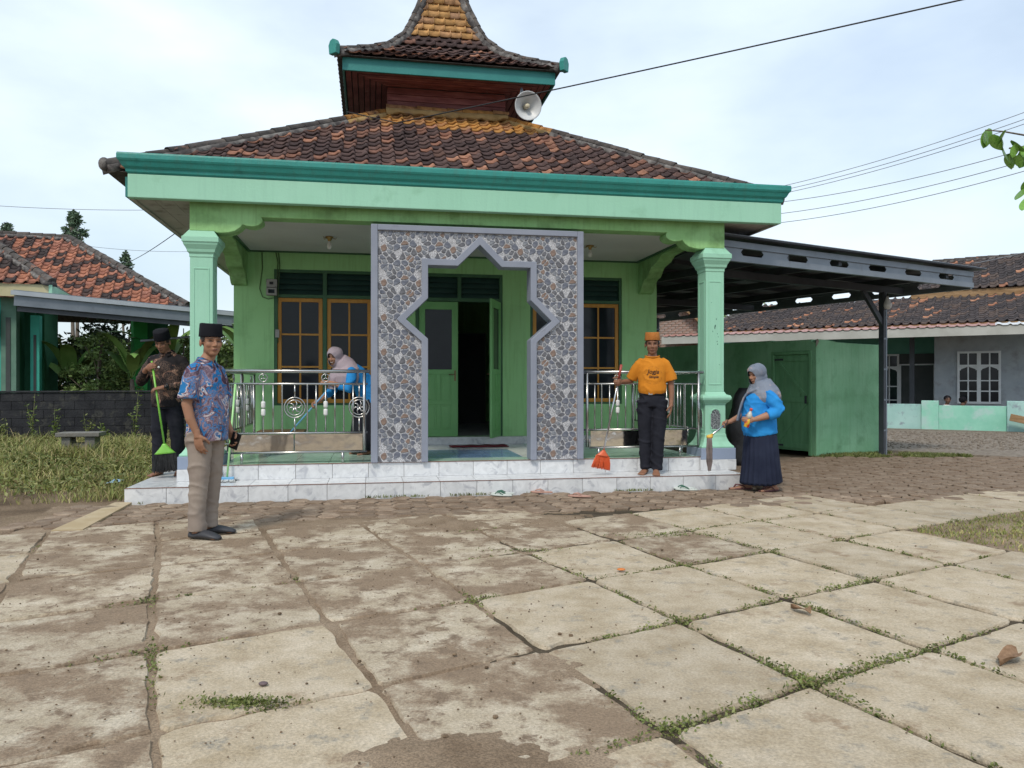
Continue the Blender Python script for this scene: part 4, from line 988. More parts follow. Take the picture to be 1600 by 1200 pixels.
MB().box(-6.2, 5.6, .75, .79, 2.87, 2.96).build('eave_board', oldwood, hr)
# roofs
rfh = empty('roof', parent=hr)
dq = MB(); dq.add([(-5.1,.8,2.96),(7.5,.8,2.96),(7.5,4.2,4.02),(-4.4,4.2,4.02)], [(0,1,2,3)]); dq.add([(.7,4.1,4.25),(7.5,4.1,4.25),(7.5,6.7,5.5),(1.3,6.7,5.5)], [(0,1,2,3)])
dq.add([(.7,4.1,4.25),(1.3,6.7,5.5),(1.6,9.2,4.2)], [(0,1,2)]); dq.add([(-5.1,.8,2.96),(-4.4,4.2,4.02),(-4.4,8,2.9)], [(0,1,2)]); dq.add([(1.3,6.7,5.5),(7.5,6.7,5.5),(7.5,9.3,4.2),(1.6,9.3,4.2)], [(0,1,2,3)])
dq.build('roof_deck', capdark, rfh)
MB().box(.75, 7.5, 4.06, 4.10, 4.0, 4.24).build('eave_board', oldwood, hr)
TH_ = {'t': tile_mesh('roof_tile', .235, .25, tile_h, .06, .018, .016)}
ts = TileSet()
O = Vector((-5.1,.72,2.96)); S = Vector((0,3.4,1.06)); E = Vector((1,0,0))
face_tiles(ts, O, E, S, 12.0, S.length, lambda e, s: e > .7*s/3.56, .235, .25, lambda p: -p.x, lambda *a: 't', .7, 5)
O = Vector((.6,4.0,4.25)); S = Vector((0,2.6,1.25))
face_tiles(ts, O, E, S, 6.5, S.length, lambda e, s: e > .6*s/2.9, .235, .25, lambda p: -p.x+1.2, lambda *a: 't', .7, 6)
ts.emit(rfh, TH_, 'roof_tile', 290)
ridge_caps(rfh, (1.25,6.7,5.52), (7.5,6.7,5.52), .08, .33, capdark, mortar, seed=3)
ridge_caps(rfh, (.7,4.1,4.27), (1.3,6.7,5.52), .08, .33, capdark, mortar, seed=3)
ridge_caps(rfh, (-5.1,.8,2.98), (-4.4,4.2,4.04), .08, .33, capdark, mortar, seed=3)
# brick gable far behind the shed
brick = pm('old_brick_wall', [(.26,.16,.12), (.38,.26,.21)], 8, .9, .4, 30, dirt=((.3,.26,.24), 12, .55, .1))
bh = empty('brick_building', (5.4, 25.5, 0), R(-12)); tag(bh, 'unplastered brick building glimpsed behind the porch column', 'building')
rb_ = random.Random(2); bme = MB().box(0, .21, 0, .1, 0, .065).mesh('brick', brick)
MB().box(-2.2, .9, .02, .3, -.05, 3.9).build('wall', bare, bh)
for r_ in range(20):
    for c_ in range(13):
        x = -2.2+c_*.235+(.117 if r_ % 2 else 0)
        if x < .66: link('brick', bme, bh, (x, 0, 2.4+r_*.076))
q = MB(); q.prism([(.7,3.95),(-2.5,3.95),(-2.5,3.85),(.1,3.85),(1.2,2.9),(1.35,2.98)], -.35, .4, 'y'); q.build('roof_edge', oldwood, bh)
# timber lying at the foot of the low wall
tq = empty('timber_baulk', (13.55, 19.55, .02), R(-33)); tag(tq, 'sawn timber baulk propped against the turquoise low wall at the right', 'timber')
q = MB(); q.box(-.75, .2, -.10, .10, -.09, .09); o = q.build('baulk', oldwood, tq, bevel=.01); o.location = (0,0,.20); o.rotation_euler = (0, R(13), 0)
q = MB(); q.box(-.2, .9, -.09, .09, -.085, .085); o = q.build('baulk', oldwood, tq, bevel=.01); o.location = (.42,-.03,.09); o.rotation_euler = (0, R(8), R(4))
# ================================================================== LEFT SIDE: boundary wall, neighbour house
blackw = pm('sooty_wall', [(.012,.013,.017), (.03,.031,.036)], 3, .9, .5, 22, dirt=((.055,.055,.05), 5, .62, .06), dirt2=((.09,.085,.07), 16, .74, .02))
bw = empty('boundary_wall', (-14.2, 15.4, 0), math.atan2(3.1, 8.5)); tag(bw, 'soot-black boundary wall at the back of the grassy yard', 'wall')
x = 0.0; rbw = random.Random(6)
for row in range(6):
    x = -.2 if row % 2 else 0
    while x < 9.6:
        MB().box(x+.003, x+.395, -.085+rbw.uniform(-.004,.004), .08, -.05+row*.185+.004, -.05+(row+1)*.185-.004).build('block', blackw, bw); x += .4
MB().box(-.2, 10, -.06, .06, -.05, 1.055).build('mortar_core', blackw, bw); MB().box(-.2, 10, -.11, .11, 1.061, 1.10).build('coping', blackw, bw, bevel=.01)

tile_l = pm('orange_roof_tile', None, 12, .85, .3, 40, attr=[(0,(.05,.04,.04)),(.26,(.065,.048,.046)),(.31,(.25,.11,.075)),(.5,(.33,.14,.09)),(.7,(.40,.17,.105)),(.85,(.35,.165,.12)),(.97,(.28,.115,.08)),(1,(.05,.04,.04))], spec=.25)
teal_w = pm('bright_turquoise_wall', [(.045,.36,.28), (.06,.42,.33)], 2, .7, .1)
greyg = pm('greygreen_column', [(.10,.20,.15), (.14,.25,.19)], 3, .8)
brg = pm('bright_green_column', [(.03,.27,.06), (.04,.32,.08)], 3, .7, .1)
dkg2 = pm('dark_green_wall', [(.02,.12,.06), (.03,.15,.075)], 3, .8)
cream = pm('cream_board', [(.42,.38,.22), (.5,.45,.28)], 3, .8)
lh = empty('neighbour_house', (0, 0, 0), 0); tag(lh, 'neighbouring turquoise house with orange and black tile roof on the left', 'house')
lr = empty('roof', parent=lh)
e1 = Vector((-.94,-.34,0)); n1v = Vector((-.34,.94,0))
C = Vector((-9.3,22,3.45)); RE = C+(e1+n1v)*3.64+Vector((0,0,2.35)); LP = C+e1*9.5; RL = RE+e1*6
BR = C+n1v*7.3
dq = MB(); dq.add([LP, C, RE, RL], [(0,1,2,3)]); dq.add([C, BR, RE], [(0,1,2)]); dq.add([BR, BR+e1*9.5, RL, RE], [(0,1,2,3)]); dq.build('roof_deck', capdark, lr)
ts = TileSet(); TL = {'t': tile_mesh('roof_tile', .25, .235, tile_l, .075, .02, .022)}
O = LP; E = -e1; S = (RE-C); S = S-E*S.dot(E); sl = S.length; ln = 9.5
face_tiles(ts, O-S.normalized()*.05, E, S, ln, sl, lambda e, s: e < ln-3.64*s/sl-.05, .25, .235, lambda p: -p.x+abs(p.x+13)*0, lambda *a: 't', .5, 3, .01)
ridge_caps(lr, C, RE, .10, .36, capdark, mortar, seed=2, bedh=.1); ridge_caps(lr, RE, RL, .10, .36, capdark, mortar, seed=3, bedh=.1)
# smaller projecting roof at the far left
C2 = Vector((-11.4,19.0,3.72)); R2 = C2+(e1+n1v)*1.5+Vector((0,0,1.08)); L2 = C2+e1*4; RL2 = R2+e1*2.5
dq = MB(); dq.add([L2, C2, R2, RL2], [(0,1,2,3)]); dq.add([C2, C2+n1v*3, R2+n1v*1.5, R2], [(0,1,2,3)]); dq.build('roof_deck', capdark, lr)
S2 = (R2-C2); S2 = S2-E*S2.dot(E); sl2 = S2.length
face_tiles(ts, L2-S2.normalized()*.05, E, S2, 4, sl2, lambda e, s: e < 4-1.5*s/sl2-.04, .25, .235, lambda p: -p.x-6, lambda *a: 't', .5, 4, .01)
ts.emit(lr, TL, 'roof_tile', 290)
ridge_caps(lr, C2, R2, .10, .34, capdark, mortar, seed=5, bedh=.1)
rot = math.atan2(.34, .94)
hb = empty('eave', C2, rot, lh)
MB().box(-4.2, -.05, .0, .06, -.33, -.02).build('cream_fascia', cream, hb); MB().box(-.05, .02, -.02, 3, -.33, -.02).build('green_edge', mint, hb)
body = empty('walls', (-11.4, 19.0, 0), rot, lh)
MB().box(-5, -1.17, .5, .62, -.05, 3.4).build('front_wall', teal_w, body)
MB().box(-1.165, -.84, .40, .75, -.05, 3.4).build('grey_green_pier', greyg, body); MB().box(-1.06, -.96, .385, .3995, .6, 2.9).build('recess_shade_strip', dark_in, body)  # dark strip on the pier face paints the shade of a recess
MB().box(-.838, -.60, 1.2, 1.35, -.05, 3.4).build('side_recess', dkg2, body)
MB().box(-.62, -.42, .80, 1.1, -.05, 3.0).build('turquoise_pier', teal_w, body); MB().box(-.55, -.49, .785, .7995, .5, 2.5).build('recess_shade_strip', dark_in, body)
MB().box(-5, -.84, .755, 3, -.05, 3.4).build('room', dkg2, body); MB().box(-.838, -.42, 1.36, 3, -.05, 3.4).build('room', dkg2, body)
q = MB(); q.box(-2.2, -1.19, .22, .34, 1.85+.6, 2.35+.75); q.build('white_sign', whitep, body, bevel=.01)
redt = pm('red_sign_print', [(.35,.03,.03), (.4,.04,.04)], 4, .6)
for k in range(6): MB().box(-1.42+k*.035, -1.395+k*.035, .2185, .2195, 2.93, 2.96).build('sign_lettering', redt, body)
MB().tube([(-1.26,.48,.0),(-1.26,.48,2.45)], .02, 8).build('downpipe', whitep, body, True)
# green garage pillars
for nm, x_, y_ in (('garage_pillar', -10.0, 20.6),):
    p = empty(nm, (x_, y_, 0), R(38), lh); MB().box(-.17, .17, -.17, .17, -.05, 3.2).build('pillar', brg, p, bevel=.01); MB().box(-.21, .21, -.21, .21, .95, 1.05).build('pillar_band', brg, p, bevel=.01)
    MB().box(.18, .75, .05, .17, -.05, 3.2).build('pillar_dark_side', dkg2, p)  # separate slab for the darker right face of the pillar
# steel canopy in front of the neighbour house
nc = empty('neighbour_canopy', (-11.62, 17.5, 0), R(30)); tag(nc, 'sloping grey steel canopy edge in front of the turquoise house', 'canopy')
tl = R(3.2)
q = MB(); q.box(-.02, 6.2, -.06, -.02, 3.30, 3.40); o = q.build('gutter_edge', pm('light_steel', [(.36,.39,.43), (.42,.45,.48)], 3, .4, metal=.2), nc); o.rotation_euler = (0, tl, 0)
q = MB(); q.box(.05, 6.2, .0, .06, 3.06, 3.298); o = q.build('fascia_beam', steel, nc); o.rotation_euler = (0, tl, 0)
q = MB(); q.box(.03, 6.2, -.03, 1.9, 3.402, 3.42); o = q.build('roof_sheet', steel, nc); o.rotation_euler = (0, tl, 0)
q = MB(); q.box(.12, 6.2, .061, .09, 2.94, 3.058); o = q.build('lower_beam', steel_d, nc); o.rotation_euler = (0, tl, 0)
for x in (.9, 2.4, 3.9, 5.4): q = MB(); q.box(x, x+.06, .091, 1.85, 3.08, 3.2); o = q.build('rafter', steel_d, nc); o.rotation_euler = (0, tl, 0)
MB().tube([(2.9,.8,2.35),(6.2,.8,2.75)], .03, 8).build('tie_tube', steel, nc, True)
# tall steel poles beside the left side wall
for k, (u_, v_) in enumerate(((.17, 3.0), (.28, 3.25))):
    q = MB(); q.tube([(0,0,-.05),(0,0,2.35-.35*k)], .028, 10); o = q.build('steel_pole', steel, None, True); o.location = W(u_, v_)
    tag(o, ('taller' if k == 0 else 'shorter')+' of two grey steel poles between left column and wall', 'pole', 'poles at the left side wall')
# low concrete bench in the yard
cb = empty('concrete_bench', (-7.35, 13.1, 0), R(12)); tag(cb, 'low concrete bench slab half hidden in the yard grass', 'bench')
conc = pm('weathered_concrete', [(.13,.127,.115), (.21,.20,.185)], 5, .9, .3, 40, dirt=((.12,.11,.09), 5, .6, .08))
MB().box(-.34, .34, -.2, .2, .36, .43).build('seat', conc, cb, bevel=.01); MB().box(-.26, -.12, -.15, .15, -.05, .3595).build('leg', conc, cb, bevel=.01); MB().box(.1, .26, -.15, .15, -.05, .3595).build('leg', conc, cb, bevel=.01); MB().box(-.12,.1,-.1,.1,-.05,.25).build('stretcher', conc, cb)
# ================================================================== VEGETATION
def leafmat(name, stops, rough=.55, trans=.0):
    return pm(name, None, 6, rough, 0, 30, attr=stops, spec=.3)
m_leaf = leafmat('mixed_leaves', [(0,(.08,.135,.04)),(.4,(.14,.215,.062)),(.75,(.22,.30,.10)),(1,(.095,.155,.045))])
m_leaf_d = leafmat('dark_conifer_leaves', [(0,(.07,.12,.075)),(.5,(.11,.17,.105)),(1,(.15,.21,.125))])
m_leaf_y = leafmat('yellowish_leaves', [(0,(.10,.15,.03)),(.5,(.15,.20,.045)),(1,(.085,.13,.03))])
m_bark = pm('bark', [(.10,.08,.06), (.19,.16,.13)], 9, .9, .5, 20, stretch=(3,3,.6))
m_banana = pm('banana_leaf', [(.11,.22,.05), (.18,.31,.085)], 3, .45, .15, 20, rnd=.25)
m_dryleaf = pm('dry_leaf', [(.17,.095,.05), (.27,.165,.095)], 8, .8, .3, 30)
m_grass = leafmat('yard_grass', [(0,(.17,.205,.055)),(.35,(.25,.265,.08)),(.55,(.32,.30,.11)),(.72,(.40,.34,.17)),(.82,(.29,.21,.11)),(.92,(.14,.19,.05)),(1,(.21,.24,.07))])
m_weed = leafmat('joint_weeds', [(0,(.09,.115,.03)),(.5,(.14,.17,.048)),(1,(.21,.21,.08))])
def leaves_mesh(name, P, size, mat, rng, up=.3, aspect=.45):
    """P (n,3) leaf positions -> pointed folded leaves"""
    n = len(P); d = rng.normal(size=(n, 3)); d[:, 2] = d[:, 2]*.6-up*.3; d /= np.linalg.norm(d, axis=1)[:, None]
    r = rng.normal(size=(n, 3)); r[:, 2] *= .5; s = np.cross(d, r); s /= np.linalg.norm(s, axis=1)[:, None]+1e-9
    L = size*rng.uniform(.6, 1.3, n)[:, None]; a = P; b_ = P+d*L*.5+s*L*aspect*.5; c_ = P+d*L; e_ = P+d*L*.5-s*L*aspect*.5
    V_ = np.stack([a, b_, c_, e_], 1).reshape(-1, 3); F = np.arange(n*4).reshape(-1, 4)
    me = bpy.data.meshes.new(name); me.from_pydata(V_.tolist(), [], F.tolist()); me.materials.append(mat)
    at = me.attributes.new('rnd', 'FLOAT', 'POINT'); at.data.foreach_set('value', np.repeat(rng.random(n), 4).astype(np.float32)); me.update(); return me
def tree(name, loc, h, crown, label, n=3000, leaf=.16, mat=None, trunk_r=.09, seed=0, cone=False, group=None, cz=None, cat='tree'):
    rng = np.random.default_rng(seed); r = random.Random(seed); t = empty(name, loc); tag(t, label, cat, group)
    q = MB(); pts = [(0,0,-.1)]; zt = h*.88
    for k in range(1, 6): pts.append((r.uniform(-.04,.04)*h*.3, r.uniform(-.04,.04)*h*.3, zt*k/5))
    q.tube(pts, [trunk_r*(1-.16*k) for k in range(6)], 8)
    cl = []; cw, ch = crown; cz = cz if cz is not None else h-ch/2
    ncl = 46
    for k in range(ncl):
        if cone:
            f = r.random()**.8; z = cz-ch/2+ch*f; rad = cw/2*(1-f)**.8*(.55+.45*r.random()); a = r.uniform(0, 6.28); c_ = Vector((rad*math.cos(a), rad*math.sin(a), z)); sr = cw*.10*(1.1-f*.6)
        else:
            v = Vector((r.gauss(0,1), r.gauss(0,1), r.gauss(0,1))).normalized()*(r.random()**.4); c_ = Vector((v.x*cw/2, v.y*cw/2, cz+v.z*ch/2)); sr = cw*.13*r.uniform(.6,1.3)
        cl.append((c_, sr))
        if k % 3 == 0:
            b0 = Vector(pts[0]).lerp(Vector(pts[-1]), min(.95, max(.3, (c_.z-ch*.2)/zt))); m_ = b0.lerp(c_, .5)+Vector((0,0,-.04*h)); q.tube([b0, m_, c_], [trunk_r*.35, trunk_r*.22, trunk_r*.08], 5)
    q.build('trunk', m_bark, t, True)
    P = []
    for c_, sr in cl:
        k = n//ncl; d = rng.normal(size=(k, 3)); d /= np.linalg.norm(d, axis=1)[:, None]; P.append(np.array(c_)+d*sr*(rng.random((k,1))**.5)*np.array([1,1,.7]))
    link('crown', leaves_mesh('crown', np.concatenate(P), leaf, mat or m_leaf, rng), t); return t
# tree tops above the neighbour's roof
tree('conifer_tree', (-20.6,36,0), 9.3, (1.8,3.2), 'narrow tree top above the left roof ridge, the tallest of three', 2560, .17, m_leaf_d, .14, 1, True, 'tree tops behind the left roof')
tree('conifer_tree', (-24.3,37,0), 9.0, (1.9,3.0), 'narrow tree top at the left edge above the tile roof', 2080, .17, m_leaf_d, .14, 2, True, 'tree tops behind the left roof')
tree('conifer_tree', (-20.4,36.5+4,0), 8.2, (1.3,2.2), 'narrow tree top low behind the left roof ridge, beside the tallest', 1200, .17, m_leaf_d, .12, 12, True, 'tree tops behind the left roof')
tree('conifer_tree', (-17.3,30.6,0), 7.95, (1.7,3.1), 'narrow tree top rising near the hip end of the left roof', 2080, .17, m_leaf_d, .12, 3, True, 'tree tops behind the left roof')
# garden behind the boundary wall
gl = [((-10.9,20.3,0), 3.1, (1.9,2.6), 'leafy garden tree with pale trunk next to the turquoise pier', 4200, .12, m_leaf, 4),
      ((-11.2,22.5,0), 3.5, (2.2,3.0), 'bushy dark garden tree behind the boundary wall under the canopy', 4600, .13, m_leaf, 5),
      ((-9.75,22.8,0), 3.3, (1.8,2.6), 'light green garden bush left of the green garage pillar', 3600, .13, m_leaf, 6),
      ((-8.3,21.6,0), 3.2, (2.0,2.9), 'yellow green garden bush behind the man in dark batik', 4200, .11, m_leaf_y, 7),
      ((-7.2,20.6,0), 3.0, (1.6,2.8), 'garden bush seen between left column and wall', 3000, .13, m_leaf, 8),
      ((-12.9,25.0,0), 4.2, (3.0,3.6), 'far dark garden tree behind the neighbour canopy', 4200, .17, m_leaf_d, 9)]
for (loc, h, cr, lb, n, lf, mt, sd_) in gl: tree('garden_tree', loc, h, cr, lb, n, lf, mt, .07, sd_, group='garden trees behind the boundary wall', cz=cr[1]*.55)
def banana(loc, h, n, label, seed):
    r = random.Random(seed); t = empty('banana_plant', loc); tag(t, label, 'plant', 'banana plants behind the boundary wall')
    q = MB(); q.tube([(0,0,-.05),(.02,0,h*.3),(0,.02,h*.55)], [.09,.08,.05], 8); q.build('stem', m_bark, t, True)
    for k in range(n):
        a = 2*math.pi*k/n+r.uniform(-.3,.3); L = h*r.uniform(.55,.75); el = R(r.uniform(50,82)); wd = r.uniform(.14,.2); q = MB(); m = 10; p = Vector((0,0,h*.52)); rows = []
        for i in range(m+1):
            f = i/m; ang = el-f*f*R(85); d = Vector((math.cos(a)*math.cos(ang), math.sin(a)*math.cos(ang), math.sin(ang))); p = p+d*L/m
            w_ = wd*(math.sin(math.pi*min(1, f*1.02+.02))**.6 if f > .12 else .12); s_ = Vector((-math.sin(a), math.cos(a), 0)); u_ = s_.cross(d)
            rows.append([p+s_*w_+u_*w_*.25, p, p-s_*w_+u_*w_*.25])
        vs = [v for rw in rows for v in rw]; q.add(vs, [(i*3+j, i*3+j+1, i*3+j+4, i*3+j+3) for i in range(m) for j in range(2)])
        q.build('leaf', m_banana if k else m_leaf_y, t, True, fix=False)
banana((-9.9,20.0,0), 2.5, 7, 'banana plant with broad leaves left of the green garage pillar', 1)
banana((-9.55,21.2,0), 2.9, 7, 'taller banana plant close behind the green garage pillar', 2)
banana((-6.6,19.4,0), 2.9, 8, 'banana plant between the left porch column and the mosque wall', 3)
banana((-11.9,20.7,0), 2.3, 6, 'small banana plant beside the turquoise pier', 4)
# greenery behind the carport
tree('tree', (9.3,31,0), 4.6, (5.5,3.2), 'round green tree behind the carport and shed', 5200, .2, m_leaf, .15, 10, cz=3.0)
tree('tree', (6.6,33,0), 4.9, (4.5,3.2), 'green tree behind the brick building', 4200, .2, m_leaf_d, .15, 11, cz=3.2)
tree('shrub', (9.55,21.3,0), .95, (.75,.8), 'small bright green shrub between shed and low wall', 700, .11, m_weed, .02, 13, cz=.55, cat='shrub')

# yard grass
rng = np.random.default_rng(5)
def blades(name, X, Y, Hh, mat, label, cat, wid=.006, lean=.5, parent=None):
    n = len(X); a = rng.uniform(0, 6.283, n); b_ = rng.uniform(0, 6.283, n); L = Hh*rng.uniform(.5, 1.35, n); w_ = wid*rng.uniform(.6, 1.5, n)*(1+L*2)
    base = np.stack([X, Y, np.full(n, -.05)], 1); ln = np.stack([np.cos(a), np.sin(a), np.zeros(n)], 1)*(L*lean*rng.random(n))[:, None]; s = np.stack([np.cos(b_), np.sin(b_), np.zeros(n)], 1)*w_[:, None]
    mid = base+ln*.35+np.array([0,0,1])*(L*.55)[:, None]; tip = base+ln+np.array([0,0,1])*(L*(1-.25*rng.random(n)))[:, None]
    V_ = np.stack([base-s, base+s, mid+s*.8, mid-s*.8, tip], 1).reshape(-1, 3); k = np.arange(n)[:, None]*5
    F4 = (k+np.array([0,1,2,3])); F3 = (k+np.array([3,2,4]))
    me = bpy.data.meshes.new(name); me.from_pydata(V_.tolist(), [], F4.tolist()+F3.tolist()); me.materials.append(mat)
    at = me.attributes.new('rnd', 'FLOAT', 'POINT'); at.data.foreach_set('value', np.repeat(rng.random(n), 5).astype(np.float32)); me.update()
    o = link(name, me, parent); tag(o, label, cat, kind='stuff'); return o
def nfield(X, Y, s): return np.array([mn.noise(Vector((x*s, y*s, 3.3))) for x, y in zip(X, Y)])
n = 105000
Y = 7.4+9.3*rng.random(n)**1.25; X = -14.5+11.5*rng.random(n)
u_ = (X-BO.x)*U.x+(Y-BO.y)*U.y; v_ = (X-BO.x)*V.x+(Y-BO.y)*V.y
dn = nfield(X, Y, .9); edge = 8.35+.35*dn+.12*(X+4)
keep = (u_ < -.12-.1*dn) & (Y > edge) & (X > -.66*Y-1.2) & (rng.random(n) < np.clip(.32+1.5*dn+.12*(Y-8.4), .05, .9)) & (Y < 15.3+(X+14.2)*.365)
X, Y = X[keep], Y[keep]; hh = .05+.06*np.clip(nfield(X, Y, .6), -1, 1)+.014*(Y-8.2)+.14*(rng.random(len(X))**7)
blades('yard_grass', X, Y, hh+.05, m_grass, 'dry green and yellow grass covering the yard left of the mosque', 'grass', .0038, 1.3)
# broad-leaved weeds in the yard
n = 22000; Yw = 8.6+7.5*rng.random(n); Xw = -13.8+10*rng.random(n); uw = (Xw-BO.x)*U.x+(Yw-BO.y)*U.y
kw = (uw < -.2) & (Xw > -.66*Yw-1) & (nfield(Xw, Yw, .8) > -.05) & (Yw < 15.2+(Xw+14.2)*.365)
P = np.stack([Xw[kw], Yw[kw], rng.uniform(.0, .18, kw.sum())], 1)
tag(link('yard_weeds', leaves_mesh('yard_weeds', P, .06, m_weed, rng, -.4)), 'low leafy weeds among the yard grass', 'weeds', kind='stuff')
n = 1500; Xb = -7.35+rng.normal(size=n)*.45; Yb_ = 12.75+rng.normal(size=n)*.22
blades('bench_weeds', Xb, Yb_, np.full(n, .30), m_grass, 'taller grass growing in front of the concrete bench', 'grass', .004, .7)
# tall weeds in front of the black wall
rw_ = random.Random(9)
wl = []
for k in range(11):
    f = (k+.5)/11; x = -12.4+f*5.4; y = 15.4+(x+14.2)*.365-rw_.uniform(.3,.9); h = rw_.choice((.55,.7,.85,1.0))*rw_.uniform(.8,1.15)
    t = empty('tall_weed', (x, y, -.05)); tag(t, 'thin leafy weed before the black wall, '+['leftmost','second from the left','third from the left','fourth from the left','fifth from the left','middle one','fifth from the right','fourth from the right','third from the right','second from the right','rightmost'][k]+' of the row', 'weed', 'tall weeds along the black wall')
    q = MB(); P = []
    for s_ in range(3):
        a = rw_.uniform(0,6.28); b_ = Vector((math.cos(a)*.16, math.sin(a)*.16, 0))*rw_.random(); pts = [Vector((0,0,0)), b_*.4+Vector((0,0,h*.45)), b_*1.3+Vector((0,0,h*(1-.2*s_)))]; q.tube(pts, [.006,.005,.002], 5)
        for i in range(26):
            g_2 = .2+.8*i/26; p = pts[0].lerp(pts[1], min(1, g_2*2)) if g_2 < .5 else pts[1].lerp(pts[2], g_2*2-1); P.append(np.array(p)+rng.normal(size=3)*.025)
    q.build('stem', m_weed, t, True); link('leaves', leaves_mesh('leaves', np.array(P), .075, m_leaf_y if k % 3 else m_weed, rng, -.2), t)
# grass patch at the right edge of the slabs
n = 42000; X = 2.7+4.2*rng.random(n); Y = 5.0+2.9*rng.random(n); d_ = nfield(X, Y, 1.6)
k = np.array([in_patch(x, y) and all(in_patch(x+a_, y+b_) for a_, b_ in ((.05,0),(-.05,0),(0,.05),(0,-.05))) for x, y in zip(X, Y)]) & (rng.random(n) < .75+.7*d_)
blades('right_grass_patch', X[k], Y[k], np.full(k.sum(), .036), m_grass, 'patch of low grass at the right edge of the slabs', 'grass', .004, 1.0).location.z = .030
# moss and creeping grass at the carport post and shed corner
n = 9000; a = rng.uniform(0,6.283,n); r_ = np.sqrt(rng.random(n)); X = 6.75+1.35*r_*np.cos(a); Y = 13.55+.42*r_*np.sin(a)+.1*(X-6.7)*0; k = nfield(X, Y, 2) > -.25
blades('post_grass', X[k], Y[k], np.full(k.sum(), .075), m_weed, 'low creeping grass around the foot of the carport post', 'grass', .007, 1.0)
n = 1500; X = 5.2+1.9*rng.random(n); Y = 13.38+(X-5.35)*.6+rng.normal(size=n)*.07-.03
blades('shed_base_grass', X, Y, np.full(n, .06), m_weed, 'thin grass along the foot of the shed end wall', 'grass', .005, 1.0)
n = 2600; uu = 7.0*rng.random(n); vv = -.015-.03*rng.random(n); k = (nfield(uu, vv, 2.2) > .12) & (rng.random(n) < .45); uu, vv = uu[k], vv[k]
X = BO.x+U.x*uu+V.x*vv; Y = BO.y+U.y*uu+V.y*vv
o = blades('step_foot_weeds', X, Y, np.full(len(X), .034), m_weed, 'tiny weeds along the foot of the white tiled step', 'weeds', .004, .8); o.location.z = .04
# weeds creeping along the slab joints
P = []
clumps = [(.62,2.78,.34,1.2), (1.0,2.95,.25,.8), (1.24,3.23,.32,1.1), (1.6,3.45,.3,.8), (1.59,4.52,.3,.7), (1.9,4.7,.3,.6), (.84,4.09,.2,.9), (.46,4.97,.16,.7), (2.34,4.92,.3,.6), (1.27,5.32,.3,.4), (-1.66,3.4,.25,.8), (-2.05,4.35,.15,.7), (-.22,4.45,.2,.5), (.1,5.3,.3,.4), (2.0,3.66,.3,.4)]
for p0, p1, c in slab_joints:
    if p0.y < 1.8 or abs(p0.x) > .8*p0.y+1 or p0.y > 8: continue
    for k in range(64):
        f = rng.random(); p = p0.lerp(p1, f); d0 = .5*mn.noise(Vector((p.x*.95, p.y*.95, 8)))+.65*mn.noise(Vector((p.x*3.4, p.y*3.4, 1)))
        cl_ = sum(a_*math.exp(-((p.x-x_)**2+(p.y-y_)**2)/s_**2) for x_, y_, s_, a_ in clumps)
        base = .10 if p.x > .1*p.y else -.22
        w_ = max(0, d0*.6+base)*.9+cl_*max(0, .55+d0)
        if rng.random() < w_:
            sp_ = .009+.016*min(1.2, cl_)
            for _ in range(7): P.append((p.x+rng.normal()*sp_, p.y+rng.normal()*sp_, rng.uniform(-.018, .006+.012*min(1, cl_))))
for (cx_, cy_, n_, s1, s2) in ((-1.05,3.0,900,.10,.03), (.1,5.75,160,.16,.03), (1.25,6.35,260,.25,.03)):
    for _ in range(n_): P.append((cx_+rng.normal()*s1, cy_+rng.normal()*s2+.15*0, rng.uniform(-.01,.018)))
tag(link('joint_weeds', leaves_mesh('joint_weeds', np.array(P), .017, m_weed, rng, -.6, .55)), 'small creeping weeds filling the joints between concrete slabs', 'weeds', kind='stuff')
# overhanging branch at the right edge
br = empty('overhanging_tree', (5.45, 5.3, 0)); tag(br, 'broad-leaved branch hanging into view at the right edge', 'tree')
q = MB(); q.tube([(0,0,-.05),(.05,.02,1.4),(-.1,0,2.6),(.1,0,4.2)], [.11,.09,.07,.04], 9)
q.tube([(-.08,0,2.5),(-.9,-.12,2.85),(-1.7,-.2,2.86),(-2.18,-.25,2.80)], [.035,.022,.013,.006], 7); q.tube([(-1.5,-.18,2.87),(-1.95,-.3,2.66),(-2.1,-.33,2.5)], [.01,.007,.004], 6); q.tube([(-1.8,-.2,2.86),(-2.2,-.22,2.92),(-2.32,-.22,2.93)], [.008,.005,.003], 6)
q.build('trunk', m_bark, br, True)
m_fig = pm('glossy_green_leaf', [(.10,.235,.035), (.17,.33,.06)], 9, .35, .05, 30, rnd=.3, spec=.5)
lm = MB(); m = 8; rows = []
for i in range(m+1):
    f = i/m; w_ = .28*math.sin(math.pi*min(1, .06+f*.94))**.75; rows.append([(-w_, f, .05*w_-.12*f*f), (0, f, -.03-.12*f*f), (w_, f, .05*w_-.12*f*f)])
lm.add([v for r0 in rows for v in r0], [(i*3+j, i*3+j+1, i*3+j+4, i*3+j+3) for i in range(m) for j in range(2)])
lfm = lm.mesh('leaf', m_fig, True, fix=False); rl_ = random.Random(14)
spots = [(-2.18,-.25,2.8),(-2.12,-.24,2.78),(-2.2,-.25,2.82),(-2.05,-.24,2.84),(-1.98,-.23,2.76),(-1.95,-.3,2.66),(-2.08,-.33,2.52),(-2.1,-.33,2.5),(-2.3,-.22,2.93),(-2.25,-.22,2.92),(-2.0,-.23,2.86),(-1.9,-.25,2.88),(-1.86,-.2,2.72),(-1.8,-.2,2.82),(-1.75,-.2,2.92),(-2.02,-.3,2.58),(-1.93,-.27,2.8),(-1.7,-.2,2.84),(-1.6,-.2,2.9),(-1.5,-.2,2.8)]
